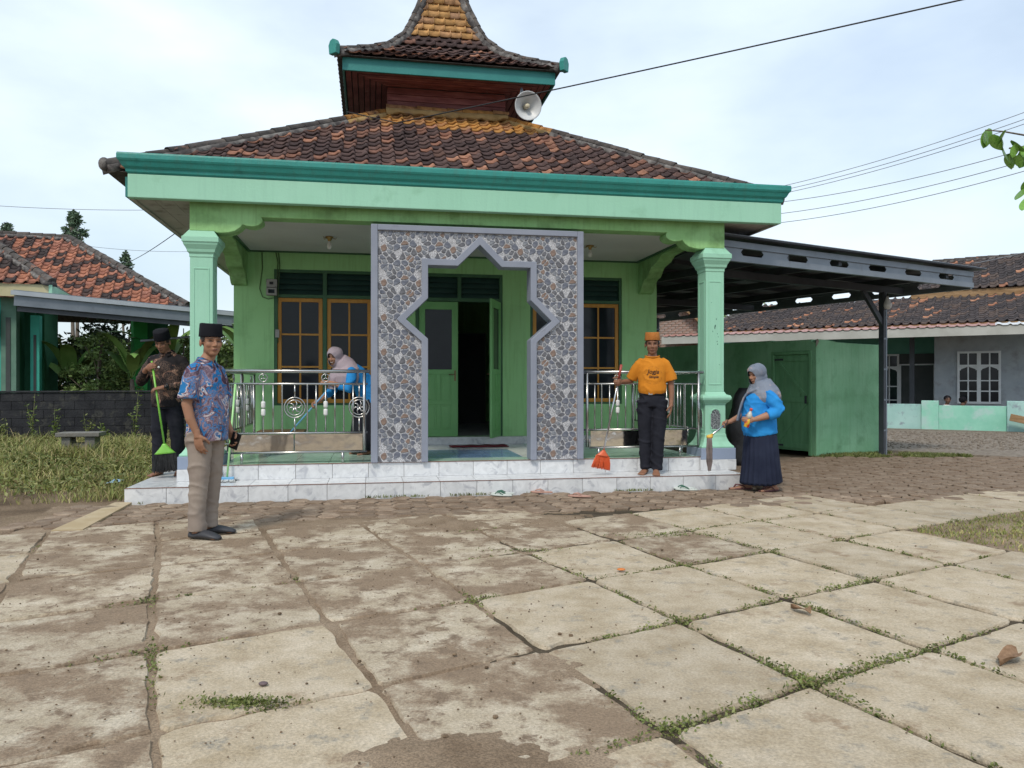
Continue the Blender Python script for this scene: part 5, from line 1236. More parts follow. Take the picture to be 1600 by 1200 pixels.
for k, s_ in enumerate(spots*3):
    j = Vector((rl_.uniform(-.04,.04), rl_.uniform(-.06,.06), rl_.uniform(-.05,.05))); sc = rl_.uniform(.075,.14)
    link('leaf', lfm, br, Vector(s_)+j, (rl_.uniform(-2.3,-.6), rl_.uniform(-.5,.5), rl_.uniform(-1.2,1.6)), (sc,sc,sc))
# dead leaves on the slabs
for k, (x, y, rz, sc, lb) in enumerate(((1.585,4.22,.4,.15,'curled dry brown leaf lying on the slab at right centre'), (2.24,3.46,2.2,.20,'large curled dry leaf near the right edge of the courtyard'))):
    q = MB(); m = 10
    for i in range(m+1):
        f = i/m; w_ = .22*math.sin(math.pi*min(1,.05+.95*f))**.8; 
        for sgn in (-1,-.5,0,.5,1): q.v.append((sgn*w_, f-.5, .10*abs(sgn)**1.5*(1+.5*math.sin(f*9))+.07*math.sin(f*5+sgn)+.06))
    q.f = [(i*5+j, i*5+j+1, i*5+j+6, i*5+j+5) for i in range(m) for j in range(4)]
    o = q.build('dry_leaf', m_dryleaf, None, True, fix=False); o.location = (x, y, 0); o.rotation_euler = (0, 0, rz); o.scale = (sc,)*3; tag(o, lb, 'leaf')
# scattered crumbs of soil and pebbles
rc = random.Random(17); q = MB()
for k in range(2400):
    x = rc.uniform(-3.8,3.4); y = rc.uniform(2.1,7.2)
    if abs(x) > .7*y: continue
    if x > .6 and rc.random() < .75: continue
    s_ = rc.uniform(.002,.006)*(1 if rc.random() < .95 else 2.2); q.ell((x,y,.003+s_*.4), (s_,s_*.8,s_*.6), 5, 4)
tag(q.build('soil_crumbs', m_soil, None), 'crumbs of soil and tiny pebbles scattered on the slabs', 'soil', kind='stuff')
# thick garden greenery further back on the left
rng2 = np.random.default_rng(31); n = 26000
X = rng2.uniform(-25, -4.5, n); Yb = 25.5+.18*(X+15)+rng2.normal(size=n)*.7; hmax = np.array([2.9+.9*mn.noise(Vector((x*.55, 1.7, 0)))+.4*mn.noise(Vector((x*1.9, 4.7, 0))) for x in X])
Pz = np.stack([X, Yb, rng2.random(n)**.8*hmax], 1)
tag(link('garden_thicket', leaves_mesh('garden_thicket', Pz, .24, m_leaf, rng2)), 'dense dark garden thicket behind the neighbour canopy', 'thicket', kind='stuff')
n = 16000; X = rng2.uniform(2, 30, n); Yb = 36+rng2.normal(size=n)*.8; hmax = np.array([3.6+1.0*mn.noise(Vector((x*.4, 9.7, 0))) for x in X]); Pz = np.stack([X, Yb, rng2.random(n)**.8*hmax], 1)
tag(link('distant_thicket', leaves_mesh('distant_thicket', Pz, .32, m_leaf_d, rng2)), 'distant dark thicket behind the houses on the right', 'thicket', kind='stuff')
# ================================================================== PROPS
off_white = pm('offwhite_plastic', [(.60,.60,.57), (.68,.68,.65)], 4, .45)
hornw = pm('horn_grey_white', [(.52,.53,.53), (.58,.59,.59)], 4, .4)
blackp = pm('black_plastic', [(.012,.012,.013), (.02,.02,.021)], 8, .4)
brassm = pm('brass_lamp_cap', [(.30,.20,.07), (.38,.26,.1)], 8, .35, metal=.8)
bulbm = pm('frosted_bulb', [(.68,.68,.66), (.72,.72,.70)], 4, .25, spec=.5)
# horn loudspeaker under the tower eave
hs = empty('horn_loudspeaker', W(4.86, 2.62, 5.42)); tag(hs, 'grey white horn loudspeaker under the tower eave at right', 'loudspeaker')
hd = Vector((.30,-.93,-.2)).normalized(); q = MB(); prof = [(.035,-.30),(.05,-.28),(.055,-.16),(.07,-.12),(.10,-.06),(.145,-.02),(.195,.015),(.212,.03),(.205,.035),(.185,.012),(.135,-.025),(.09,-.065),(.05,-.12),(.012,-.13)]
q.lathe(prof, (0,0,0), 28); M0 = hd.to_track_quat('Z', 'Y').to_matrix().to_4x4(); q.xf(M0); q.build('horn', hornw, hs, True)
q = MB(); q.lathe([(.012,-.13),(.036,-.12),(.036,.0),(.03,.02),(.008,.024)], (0,0,0), 16); q.xf(M0); q.build('reflex_cone', pm('cream_plastic', [(.50,.44,.30), (.56,.5,.36)], 4, .5), hs, True)
q = MB(); q.tube([M0 @ Vector((.05,0,-.2)), M0 @ Vector((.05,.10,-.26)), M0 @ Vector((-.02,.3,-.3))], .014, 8); q.tube([M0 @ Vector((-.05,0,-.2)), M0 @ Vector((-.05,.10,-.26)), M0 @ Vector((-.02,.3,-.3))], .014, 8); q.build('bracket', steel, hs, True)
# porch bulbs
for k, (u_, v_, lb) in enumerate(((2.0,1.9,'bare bulb in a brass holder on the porch ceiling, left of the gateway'), (5.62,1.9,'bare bulb in a brass holder on the porch ceiling, right of the gateway'))):
    t = empty('ceiling_bulb', W(u_, v_, 3.224), TH); tag(t, lb, 'lamp', 'porch bulbs')
    q = MB(); q.lathe([(.05,0),(.055,-.012),(.03,-.025),(.022,-.05),(.02,-.06)], (0,0,0), 14); q.build('holder', brassm, t, True)
    q = MB()
    for a in range(5): 
        aa = a*1.2566; q.tube([(.03*math.cos(aa),.03*math.sin(aa),-.015),(.085*math.cos(aa),.085*math.sin(aa),-.03),(.095*math.cos(aa),.095*math.sin(aa),-.01)], .004, 5)
    q.build('holder_petals', brassm, t, True)
    q = MB(); q.lathe([(.014,-.06),(.018,-.08),(.030,-.11),(.033,-.135),(.022,-.162),(.004,-.17)], (0,0,0), 14); q.build('bulb', bulbm, t, True)
t = empty('hanging_bulb', (6.76, 13.83, 2.88)); tag(t, 'white bulb hanging at the top of the carport post', 'lamp')
MB().tube([(0,0,0),(0,0,-.05)], .016, 8).build('holder', blackp, t, True); q = MB(); q.lathe([(.02,-.05),(.03,-.09),(.07,-.19),(.072,-.23),(.045,-.275),(.005,-.285)], (0,0,0), 16); q.build('bulb', bulbm, t, True)
# electricity meter and wiring
mt = empty('electricity_meter', W(1.03, 3.195, 2.56), TH); tag(mt, 'grey electricity meter box with cables on the wall left of the window', 'meter')
grm = pm('meter_grey', [(.26,.25,.24), (.33,.32,.30)], 10, .6); MB().box(0,.15,-.07,0,.12,.24).build('breaker', grm, mt, bevel=.006); MB().box(.0,.15,-.09,0,0,.112).build('meter_case', grm, mt, bevel=.008); MB().box(.03,.12,-.094,-.0905,.03,.085).build('meter_window', glassd, mt); MB().box(.045,.10,-.075,-.0705,.16,.20).build('breaker_switch', blackp, mt)
cabm = pm('dull_green_cable', [(.07,.12,.05), (.09,.15,.065)], 8, .6)
for k, pts in enumerate((([(-.07,0,.64),(-.06,-.012,.42),(-.1,-.014,.1),(-.06,-.014,-.02),(.02,-.014,-.05),(.1,-.014,-.03)]), [(.13,-.012,.64),(.16,-.012,.5),(.15,-.012,.3),(.145,-.03,.24)], [(.17,-.012,.64),(.185,-.012,.45),(.17,-.012,.2),(.155,-.012,-.2),(.16,-.012,-.7)])):
    MB().tube(pts, .007, 6).build('cable', cabm, mt, True)
MB().box(.12,.18,-.02,0,-.62,-.50).build('switch_box', grm, mt, bevel=.004)
# low wooden bench on the porch
wb = empty('wooden_bench', W(1.02, 2.2, .322), TH); tag(wb, 'low wooden slat bench on the porch behind the left railing', 'bench')
for i in range(3): MB().box(0,.62,.0+i*.16,.15+i*.16,.25,.285).build('slat', oldwood, wb, bevel=.004)
for a in (.03,.53):
    for b_ in (.03,.38): MB().box(a,a+.06,b_,b_+.06,0,.249).build('leg', oldwood, wb)
# sandals
def sandal_pair(name, loc, rz, sole, strap, label, one=False, flip=False, spread=.12):
    t = empty(name, loc, rz); tag(t, label, 'sandals' if not one else 'sandal')
    outl = []
    for i in range(20):
        a = 2*math.pi*i/20; y = .13*math.sin(a); x = (.046 if y > 0 else .038)*math.cos(a)*(1-.12*abs(math.sin(a))); outl.append((x+.006*math.sin(a), y))
    for k in ((0,) if one else (0, 1)):
        p = empty('sandal', ((k-.5)*spread if not one else 0, .05*k if flip else .02*k, 0), .22*k, t)
        MB().prism(outl, .0, .018, 'z').build('sole', sole, p, bevel=.004)
        q = MB(); q.tube([(.0,.075,.016),(.004,.06,.035),(.03,.02,.04),(.04,-.03,.014)], .0055, 6); q.tube([(.0,.075,.016),(-.004,.06,.035),(-.03,.02,.04),(-.036,-.03,.014)], .0055, 6); q.build('strap', strap, p, True)
wsole = pm('white_sole', [(.52,.56,.52), (.6,.64,.6)], 9, .6); gstr = pm('green_strap', [(.02,.10,.06), (.03,.13,.08)], 9, .5); psole = pm('pink_sole', [(.42,.24,.19), (.48,.29,.23)], 9, .6); dsole = pm('maroon_sole', [(.10,.035,.04), (.14,.05,.055)], 9, .6)
sandal_pair('flip_flops', (-.10,8.63,.004), R(72), wsole, gstr, 'white flip-flops with dark green straps before the step, left of the pink ones')
sandal_pair('flip_flops', (2.06,9.08,.004), R(80), wsole, gstr, 'white and green flip-flops near the woman in blue')
sandal_pair('flip_flop', (.34,8.80,.004), R(80), psole, psole, 'pink flip-flop close against the white step', True)
sandal_pair('flip_flop', (.745,8.49,.004), R(76), psole, psole, 'pink flip-flop lying further out on the paving blocks', True)
# litter
q = MB(); q.add([(-.09,-.05,.0),(.09,-.06,.02),(.1,.05,.03),(0,.02,.05),(-.08,.06,.01)], [(0,1,2,3,4)]); o = q.build('plastic_wrapper', pm('light_blue_plastic', [(.25,.45,.65), (.4,.6,.78)], 9, .4), None); o.location = (-4.95,9.55,.02); tag(o, 'crumpled light blue plastic wrapper on the grass', 'wrapper')
q = MB(); q.ell((0,0,.008), (.03,.022,.008), 10, 6); o = q.build('fruit_peel', pm('orange_peel', [(.55,.16,.03), (.6,.2,.05)], 9, .5), None, True); o.location = (.73,5.13,.004); tag(o, 'small orange peel on a slab joint', 'peel')
q = MB(); q.ell((0,0,.006), (.02,.016,.008), 10, 6); o = q.build('pebble', pm('purple_grey_pebble', [(.10,.07,.075), (.13,.09,.095)], 9, .6), None, True); o.location = (-1.03,3.18,.004); tag(o, 'smooth purple grey pebble on the muddy slab', 'pebble')

def lump_fan(q, top, d, w0, w1, L, n, th, rnd, sway=.02, r=.003):
    """bristles: many thin tapering strands spreading from a line"""
    side = Vector(w0[1]).normalized()
    for k in range(n):
        f = rnd.uniform(-1, 1); g2 = rnd.uniform(-1, 1); a = top+side*f*w0[0]+Vector(th[1])*g2*th[0]; b_ = top+d*L*rnd.uniform(.86,1.05)+side*f*w1+Vector(th[1])*g2*th[0]*2+Vector((rnd.uniform(-1,1),rnd.uniform(-1,1),0))*sway
        m_ = a.lerp(b_, .5)+Vector((rnd.uniform(-1,1),rnd.uniform(-1,1),rnd.uniform(-.3,.3)))*sway*.6; q.tube([a, m_, b_], [r, r, r*.6], 4, cap=False)
def stick_mb(a, b_, r=.011): return MB().tube([a, b_], r, 10)
limeg = pm('lime_green_plastic', [(.16,.42,.05), (.20,.48,.065)], 6, .35, spec=.5); bristle_k = pm('black_bristles', [(.015,.015,.016), (.035,.034,.035)], 12, .7); paleg = pm('pale_green_stick', [(.33,.62,.25), (.38,.68,.3)], 6, .35)
orp = pm('orange_plastic', [(.55,.09,.03), (.62,.12,.045)], 6, .4); moph = pm('mop_yarn', [(.13,.105,.10), (.24,.20,.19)], 9, .95); mopw = pm('white_mop_yarn', [(.40,.42,.42), (.55,.57,.57)], 9, .95); bluep = pm('blue_plastic', [(.12,.34,.58), (.16,.4,.64)], 6, .4); polish = pm('chrome_stick', [(.5,.5,.5), (.56,.56,.56)], 5, .2, metal=1); redg = pm('red_grip', [(.30,.05,.04), (.36,.07,.05)], 5, .45); yelp = pm('yellow_plastic', [(.60,.36,.05), (.66,.42,.07)], 6, .4)
def broom(name, top, neck, foot_dir, label, stickm, headm, brm, hw=.14, hl=.13, bl=.17, grip=None, seed=1, n=150, facing=None, flare=1.15, fan_side=None):
    """top: upper end of the stick, neck: where the head starts"""
    top = Vector(top); neck = Vector(neck); t = empty(name, neck); tag(t, label, 'broom'); d = (neck-top).normalized(); hd_ = Vector(foot_dir).normalized(); r_ = random.Random(seed)
    T = top-neck; stick_mb(T, Vector((0,0,0))+d*.02, .0115).build('stick', stickm, t, True)
    if grip: MB().tube([T+(-d)*.004, T+d*grip], .0165, 10).build('grip', redg, t, True)
    side = Vector(fan_side or (1,.18,0)).normalized(); side = (side-hd_*side.dot(hd_)).normalized(); nn_ = side.cross(hd_).normalized(); q = MB(); m = 6; rings = []
    for k in range(m+1):
        f = k/m; w_ = .02+(hw-.02)*f**1.2; th_ = .016+.014*f; c_ = hd_*hl*f
        rings.append([c_+side*w_*math.cos(2*math.pi*i/14)+nn_*th_*math.sin(2*math.pi*i/14) for i in range(14)])
    q.loft(rings); q.build('head', headm, t, True)
    q = MB(); lump_fan(q, hd_*hl*.97, hd_, (hw*.95, side), hw*flare, bl, n, (.016, nn_), r_, .012, .0045); q.build('bristles', brm, t, fix=False)
    return t
# ================================================================== PEOPLE
def bake(mb, name, voxel, it=4, fac=.5):
    me0 = mb.mesh('tmp', None, fix=True); o = bpy.data.objects.new('tmp', me0); COL.objects.link(o)
    m = o.modifiers.new('r', 'REMESH'); m.mode = 'VOXEL'; m.voxel_size = voxel; m.use_smooth_shade = True
    s_ = o.modifiers.new('s', 'SMOOTH'); s_.factor = fac; s_.iterations = it
    dg = bpy.context.evaluated_depsgraph_get(); me = bpy.data.meshes.new_from_object(o.evaluated_get(dg)); me.name = name
    bpy.data.objects.remove(o); bpy.data.meshes.remove(me0)
    me.polygons.foreach_set('use_smooth', [True]*len(me.polygons)); return me
def coords(me): a = np.empty(len(me.vertices)*3, np.float32); me.vertices.foreach_get('co', a); return a.reshape(-1, 3)
def normals(me): a = np.empty(len(me.vertices)*3, np.float32); me.vertices.foreach_get('normal', a); return a.reshape(-1, 3)
def fold(me, amp, f, seed=0, zdep=None):
    P = coords(me); N_ = normals(me); d = np.empty(len(P))
    for i, p in enumerate(P):
        q = Vector((p[0]*f[0]+seed, p[1]*f[1], p[2]*f[2])); a = mn.noise(q+Vector((0,0,.5*p[0]*f[2]))); b_ = mn.noise(q*2.3+Vector((7,1,2)))
        k0 = max(0.0, min(1.0, .35+1.5*mn.noise(Vector((p[0]*3.1+seed*2, p[1]*3.1, p[2]*2.3)))))
        rd = 1-min(1, abs(a)*3.2); d[i] = (rd*rd*1.5-.35)*(.25+.75*k0)+b_*.3
    k = amp if zdep is None else np.array([amp*zdep(p) for p in P])
    me.vertices.foreach_set('co', (P+N_*(d*k)[:, None]).astype(np.float32).ravel()); me.update()
def ering(c, ax, ay, rx, ry, n=20, p=2.3):
    res = []
    for i in range(n):
        a = 2*math.pi*i/n; ca, sa = math.cos(a), math.sin(a); k = (abs(ca)**p+abs(sa)**p)**(-1/p); res.append(c+ax*ca*k*rx+ay*sa*k*ry)
    return res
def trunk(mb, st, p=2.3):
    cs = [Vector(s_[0]) for s_ in st]; rings = []
    for k, (c, rx, ry) in enumerate(st):
        d = (cs[min(k+1, len(cs)-1)]-cs[max(k-1, 0)]).normalized(); ax = Vector((1,0,0)); ay = d.cross(ax).normalized(); rings.append(ering(cs[k], ax, ay, rx, ry, 20, p))
    mb.loft(rings)
HEADP = [((0,.014,.030),(.077,.096,.086)), ((0,-.018,-.035),(.064,.066,.078)), ((0,-.050,-.088),(.034,.030,.026)), ((.036,-.054,-.022),(.026,.026,.028)), ((-.036,-.054,-.022),(.026,.026,.028)),
         ((0,-.072,.026),(.052,.016,.012)), ((0,-.080,-.060),(.024,.013,.014)), ((0,-.089,-.055),(.021,.007,.005)), ((0,-.088,-.066),(.019,.007,.005)), ((.080,.010,-.008),(.010,.021,.033)), ((-.080,.010,-.008),(.010,.021,.033)), ((.013,-.092,-.032),(.009,.009,.008)), ((-.013,-.092,-.032),(.009,.009,.008))]
def head(mb, hc, M, k=1.0, ears=True):
    for c, r_ in HEADP:
        if not ears and abs(c[0]) > .07: continue
        mb.ell(hc+M @ Vector(c)*k, tuple(x*k for x in r_), 14, 10, M)
    pts = [hc+M @ Vector(p)*k for p in ((0,-.076,.018),(0,-.090,-.006),(0,-.103,-.027))]; mb.tube(pts, [.007*k,.009*k,.0125*k], 8)
    mb.ell(hc+M @ Vector((0,-.100,-.029))*k, (.012*k,.011*k,.010*k), 10, 8)
def hand(mb, wrist, d, n, curl=.35, thumb=1, k=1.0, spread=.012):
    """d: along the hand, n: direction the palm faces, thumb: +1/-1 side"""
    d = Vector(d).normalized(); n = Vector(n); n = (n-d*n.dot(d)).normalized(); s_ = d.cross(n)*thumb; w_ = Vector(wrist)
    M = Matrix((s_, n, d)).transposed(); mb.ell(w_+d*.048*k, (.040*k,.0165*k,.056*k), 12, 8, M); mb.tube([w_-d*.03*k, w_+d*.025*k], [.024*k,.027*k], 10)
    for f, (off, L, st) in enumerate(((.030,.072,.082),(.0105,.082,.088),(-.0105,.076,.086),(-.030,.060,.076))):
        p = w_+d*st*k+s_*off*k; a = 0; pts = [p-d*.02*k, p]
        for seg, frac in ((0,.45),(1,.32),(2,.25)):
            a += curl*(1.0 if seg else .75); p = p+(d*math.cos(a)+n*math.sin(a))*L*frac*k+s_*off*.12*k*(1-min(1,curl)); pts.append(p)
        mb.tube(pts, [.0095*k,.0095*k,.009*k,.0082*k,.007*k], 8)
    p = w_+d*.022*k+s_*.028*k; q1 = p+(d*.55+s_*.62+n*.45)*.040*k; q2 = q1+(d*.75+s_*.1+n*(.35+curl*.5))*.034*k; q3 = q2+(d*.7-s_*.25*min(1,curl*1.2)+n*(.2+curl*.6))*.024*k
    mb.tube([p-s_*.012*k, p, q1, q2, q3], [.014*k,.014*k,.0115*k,.010*k,.008*k], 8)
def foot(mb, ankle, yaw, k=1.0, toes=True):
    a = Vector(ankle); d = Vector((math.sin(yaw), -math.cos(yaw), 0)); s_ = Vector((d.y*-1, d.x, 0)); rings = []
    base = Vector((a.x, a.y, 0))
    for f, hw, h in ((-.062,.022,.035),(-.045,.032,.06),(0,.034,.078),(.05,.036,.062),(.10,.042,.042),(.145,.046,.028),(.175,.043,.02)):
        c = base+d*f*k; rings.append([c+s_*hw*k*math.cos(t_)+Vector((0,0,max(0.002, h*.5*k+h*.5*k*math.sin(t_)))) for t_ in [2*math.pi*i/12 for i in range(12)]])
    mb.loft(rings); mb.tube([a+Vector((0,0,.02)), base+Vector((0,0,.045*k))], [.037*k,.036*k], 10)
    if toes:
        for j, (o_, L, r_) in enumerate(((.03,.215,.0135),(.012,.212,.010),(-.004,.205,.0095),(-.019,.197,.009),(-.033,.187,.009))): mb.tube([base+d*.15*k+s_*o_*k*(1)+Vector((0,0,.013*k)), base+d*L*k+s_*o_*1.05*k+Vector((0,0,.010*k))], [r_*k*1.05, r_*k], 7)
def paint(me, hc, M, k, skin, hair=(.012,.010,.010), hairon=True, smile=False, lips=(.20,.075,.06)):
    P = coords(me); Mi = np.array(M.inverted()); Hh = (P-np.array(hc)) @ Mi.T/k; col = np.tile(np.array(skin), (len(P), 1))
    col *= (1+.10*np.array([mn.noise(Vector(p)*14) for p in P]))[:, None]
    x, y, z = np.abs(Hh[:, 0]), Hh[:, 1], Hh[:, 2]; inh = (np.abs(Hh) < np.array([.12,.14,.13])).all(1)
    def mix(w_, c): 
        w2 = np.clip(w_, 0, 1)[:, None]*inh[:, None]; return col*(1-w2)+np.array(c)*w2
    front = (y < -.045)
    col = mix(np.exp(-((x-.036)/.019)**2-((z-.002)/.014)**2)*.42*front, np.array(skin)*.42)               # eye sockets: shade of the hollows painted into the skin
    col = mix(np.clip(1.6-(((x-.033)/.0165)**2+((z-.005)/.0062)**2)*1.0, 0, 1)*front*.9, (.02,.014,.012))       # eyes
    col = mix(np.clip(1.5-(((x-.034)/.021)**2+((z-.0235-.0025*np.cos((x-.034)*80))/.0048)**2), 0, 1)*front*.85, (.018,.013,.012))    # brows
    col = mix(np.clip(1.4-((x/.023)**2+((z+.061)/.0085)**2), 0, 1)*front*.7, lips)
    if smile: col = mix(np.clip(1.5-((x/.021)**2+((z+.060)/.0052)**2), 0, 1)*front, (.72,.70,.66))
    else: col = mix(np.clip(1.3-((x/.022)**2+((z+.0605)/.0028)**2), 0, 1)*front*.8, (.06,.02,.02))
    col = mix(np.exp(-((x-.012)/.007)**2-((z+.037)/.004)**2)*.55*front, np.array(skin)*.3)  # nostril hollows shaded in the skin colour
    if hairon:
        hz = ((z > .036) & (y > -.075)) | ((y > .0) & (z > -.045) & (x < .078)) | ((y > -.035) & (z > -.002) & (x > .062) & (x < .085) & (y < .02))
        col = mix(hz*(np.abs(Hh[:, 0]) < .083)*.95, hair)
    at = me.attributes.new('skin', 'FLOAT_COLOR', 'POINT'); at.data.foreach_set('color', np.concatenate([col, np.ones((len(P), 1))], 1).astype(np.float32).ravel())
def skin_mat(name):
    m = bpy.data.materials.new(name); m.use_nodes = True; N, L, b_ = nodes_of(m); a = N.new('ShaderNodeAttribute'); a.attribute_name = 'skin'; L.new(a.outputs['Color'], b_.inputs['Base Color']); b_.inputs['Roughness'].default_value = .6; b_.inputs['Specular IOR Level'].default_value = .28
    b_.inputs['Subsurface Weight'].default_value = .08; b_.inputs['Subsurface Radius'].default_value = (.01,.004,.002); return m
m_skin = skin_mat('skin')
def cloth(name, cols, **kw): return pm(name, cols, kw.pop('scale', 5), kw.pop('rough', .85), kw.pop('bump', .12), kw.pop('bscale', 220), spec=.2, **kw)
def batik(name, stops, scale, fine, dist=1.6):
    m = bpy.data.materials.new(name); m.use_nodes = True; t = m.node_tree; N, L, b_ = nodes_of(m); b_.inputs['Roughness'].default_value = .8; b_.inputs['Specular IOR Level'].default_value = .2
    tcn = N.new('ShaderNodeTexCoord'); n = N.new('ShaderNodeTexNoise'); n.inputs['Scale'].default_value = scale; n.inputs['Detail'].default_value = 3.5; n.inputs['Distortion'].default_value = dist; L.new(tcn.outputs['Object'], n.inputs['Vector'])
    r0 = ramp(t, stops); r0.color_ramp.interpolation = 'CONSTANT'; L.new(n.outputs['Fac'], r0.inputs['Fac'])
    v = N.new('ShaderNodeTexVoronoi'); v.feature = 'DISTANCE_TO_EDGE'; v.inputs['Scale'].default_value = fine[0]; L.new(tcn.outputs['Object'], v.inputs['Vector']); r1 = ramp(t, [(fine[1], (1,1,1)), (fine[1]+.06, (0,0,0))]); L.new(v.outputs['Distance'], r1.inputs['Fac'])
    n2_ = N.new('ShaderNodeTexNoise'); n2_.inputs['Scale'].default_value = scale*.8; L.new(tcn.outputs['Object'], n2_.inputs['Vector']); r2 = ramp(t, [(.47, (0,0,0)), (.53, (fine[3],)*3)]); L.new(n2_.outputs['Fac'], r2.inputs['Fac'])
    mu = N.new('ShaderNodeMath'); mu.operation = 'MULTIPLY'; L.new(r1.outputs['Color'], mu.inputs[0]); L.new(r2.outputs['Color'], mu.inputs[1]); mx_ = N.new('ShaderNodeMix'); mx_.data_type = 'RGBA'; L.new(mu.outputs[0], mx_.inputs['Factor']); L.new(r0.outputs['Color'], mx_.inputs[6]); mx_.inputs[7].default_value = (*fine[2], 1); L.new(mx_.outputs[2], b_.inputs['Base Color']); return m
m_batik = batik('blue_mauve_batik', [(0,(.045,.025,.045)),(.385,(.085,.045,.07)),(.43,(.24,.16,.19)),(.465,(.012,.12,.30)),(.50,(.02,.165,.38)),(.535,(.075,.04,.065)),(.565,(.26,.175,.205)),(.60,(.55,.52,.52)),(.63,(.016,.14,.33))], 7.5, (120,.06,(.34,.27,.32),.6), 1.2)
m_batik2 = batik('dark_brown_batik', [(0,(.022,.015,.014)),(.30,(.13,.058,.04)),(.335,(.014,.012,.014)),(.60,(.018,.015,.018)),(.605,(.17,.085,.06)),(.64,(.34,.22,.16)),(.665,(.14,.06,.045)),(.70,(.02,.015,.016))], 6, (60,.08,(.20,.13,.10),.5))
m_khaki = cloth('khaki_trousers', [(.24,.195,.165), (.30,.25,.21)]); m_navy = cloth('dark_navy_trousers', [(.011,.012,.018), (.018,.019,.027)]); m_orange = cloth('orange_tshirt', [(.50,.175,.014), (.57,.21,.02)], scale=4)
m_blue = cloth('blue_polo', [(.018,.20,.52), (.028,.26,.62)], scale=4); m_skirt = cloth('navy_skirt', [(.012,.016,.035), (.020,.026,.05)]); m_hij_g = cloth('grey_blue_hijab', [(.15,.175,.225), (.20,.225,.275)], dirt=((.36,.28,.27), 9, .60, .05)); m_hij_l = cloth('lilac_grey_hijab', [(.34,.28,.32), (.40,.335,.375)]); m_velvet = cloth('black_velvet', [(.004,.004,.007), (.009,.009,.013)]); m_ocap = cloth('orange_knit_cap', [(.38,.135,.03), (.46,.18,.045)], bump=.5, bscale=160); m_shoe = pm('grey_rubber_clog', [(.035,.036,.042), (.05,.052,.06)], 8, .5); m_belt = pm('black_belt', [(.008,.008,.009), (.012,.012,.013)], 8, .35); m_white = cloth('white_shirt', [(.55,.54,.54), (.62,.61,.61)])

def peci(p, hc, M, mat, k=1.0, h=.10, name='cap', z0=.040, tilt=0.0, flare=.0):
    q = MB(); rings = []
    for f, g2 in ((0,1.0),(.03,1.015),(.5,.985+flare*.3),(.9,.955+flare),(.975,.93+flare),(1,.88+flare)):
        rings.append([Vector((.0865*g2*math.cos(2*math.pi*i/32), .012+.107*g2*math.sin(2*math.pi*i/32), z0+h*f+(.004*math.cos(4*math.pi*i/32) if f > .9 else 0))) for i in range(32)])
    q.loft(rings); q.v = [tuple(hc+M @ (Matrix.Rotation(tilt, 3, 'X') @ Vector(v)*k)) for v in q.v]; return q.build(name, mat, p, True)
def shirt(p, st, sleeves, mat, name='shirt', voxel=.010, amp=.006, f=(7,7,5), seed=0, collar=None, it=3):
    q = MB(); trunk(q, st, 2.4)
    for pts, rr_ in sleeves: q.tube(pts, rr_, 14)
    me = bake(q, name, voxel, it); fold(me, amp, f, seed); me.materials.append(mat); return link(name, me, p)
def trousers(p, legs, pelvis, mat, name='trousers', amp=.006, seed=0):
    q = MB(); trunk(q, pelvis, 2.3)
    for pts, rr_ in legs: q.tube(pts, rr_, 16)
    me = bake(q, name, .010, 3); fold(me, amp, (4,4,10), seed, lambda p: .55+.7*math.exp(-((p[2]-.12)/.12)**2)+.6*math.exp(-((p[2]-.46)/.10)**2)+.5*math.exp(-((p[2]-.82)/.08)**2)); me.materials.append(mat); return link(name, me, p)
def make_body(p, hc, M, k, skin, arms, hands, legs, feet_, torso_st, neck, hairon=True, ears=True, smile=False, voxel=.0062):
    q = MB(); head(q, hc, M, k, ears); q.tube([hc+M @ Vector((0,.02,-.045))*k, hc+M @ Vector((0,.03,-.10))*k, Vector(neck)+Vector((0,.0,.01)), Vector(neck)-Vector((0,-.005,.06))], [.05*k,.05*k,.055*k,.075*k], 14)
    trunk(q, torso_st)
    for pts, rr_ in arms: q.tube(pts, rr_, 12)
    for h_ in hands: hand(q, **h_)
    for pts, rr_ in legs: q.tube(pts, rr_, 12)
    for a, yaw, toes in feet_: foot(q, a, yaw, k, toes)
    me = bake(q, 'body', voxel, 2, .45); paint(me, hc, M, k, skin, hairon=hairon, smile=smile); me.materials.append(m_skin); return link('body', me, p)
def rotM(yaw=0, pitch=0, roll=0): return Matrix.Rotation(yaw, 3, 'Z') @ Matrix.Rotation(pitch, 3, 'X') @ Matrix.Rotation(roll, 3, 'Y')
def collar(p, neck, mat, open_=.06, r=.068, h=.04, tilt=-.25):
    q = MB(); n = 26; vs = []
    for i in range(n+1):
        a = -math.pi/2+.28+(2*math.pi-.56)*i/n; ca, sa = math.cos(a), math.sin(a); fr = max(0, -sa)
        b_ = Vector((r*ca, r*1.0*sa+.006, -.012-.03*fr)); t_ = Vector((r*.93*ca, r*.95*sa+.008, h-.035*fr)); o_ = Vector((r*1.3*ca, r*1.28*sa-.004, h-.03-.06*fr)); vs += [b_, t_, o_]
    q.add([Vector(neck)+v for v in vs], [(i*3+j, i*3+j+1, i*3+j+4, i*3+j+3) for i in range(n) for j in range(2)]); o = q.build('collar', mat, p, True, fix=False); s_ = o.modifiers.new('s', 'SOLIDIFY'); s_.thickness = .004; return o
def V3(*a): return Vector(a)
def person(loc, rz, label): p = empty('person', loc, rz); tag(p, label, 'person'); return p

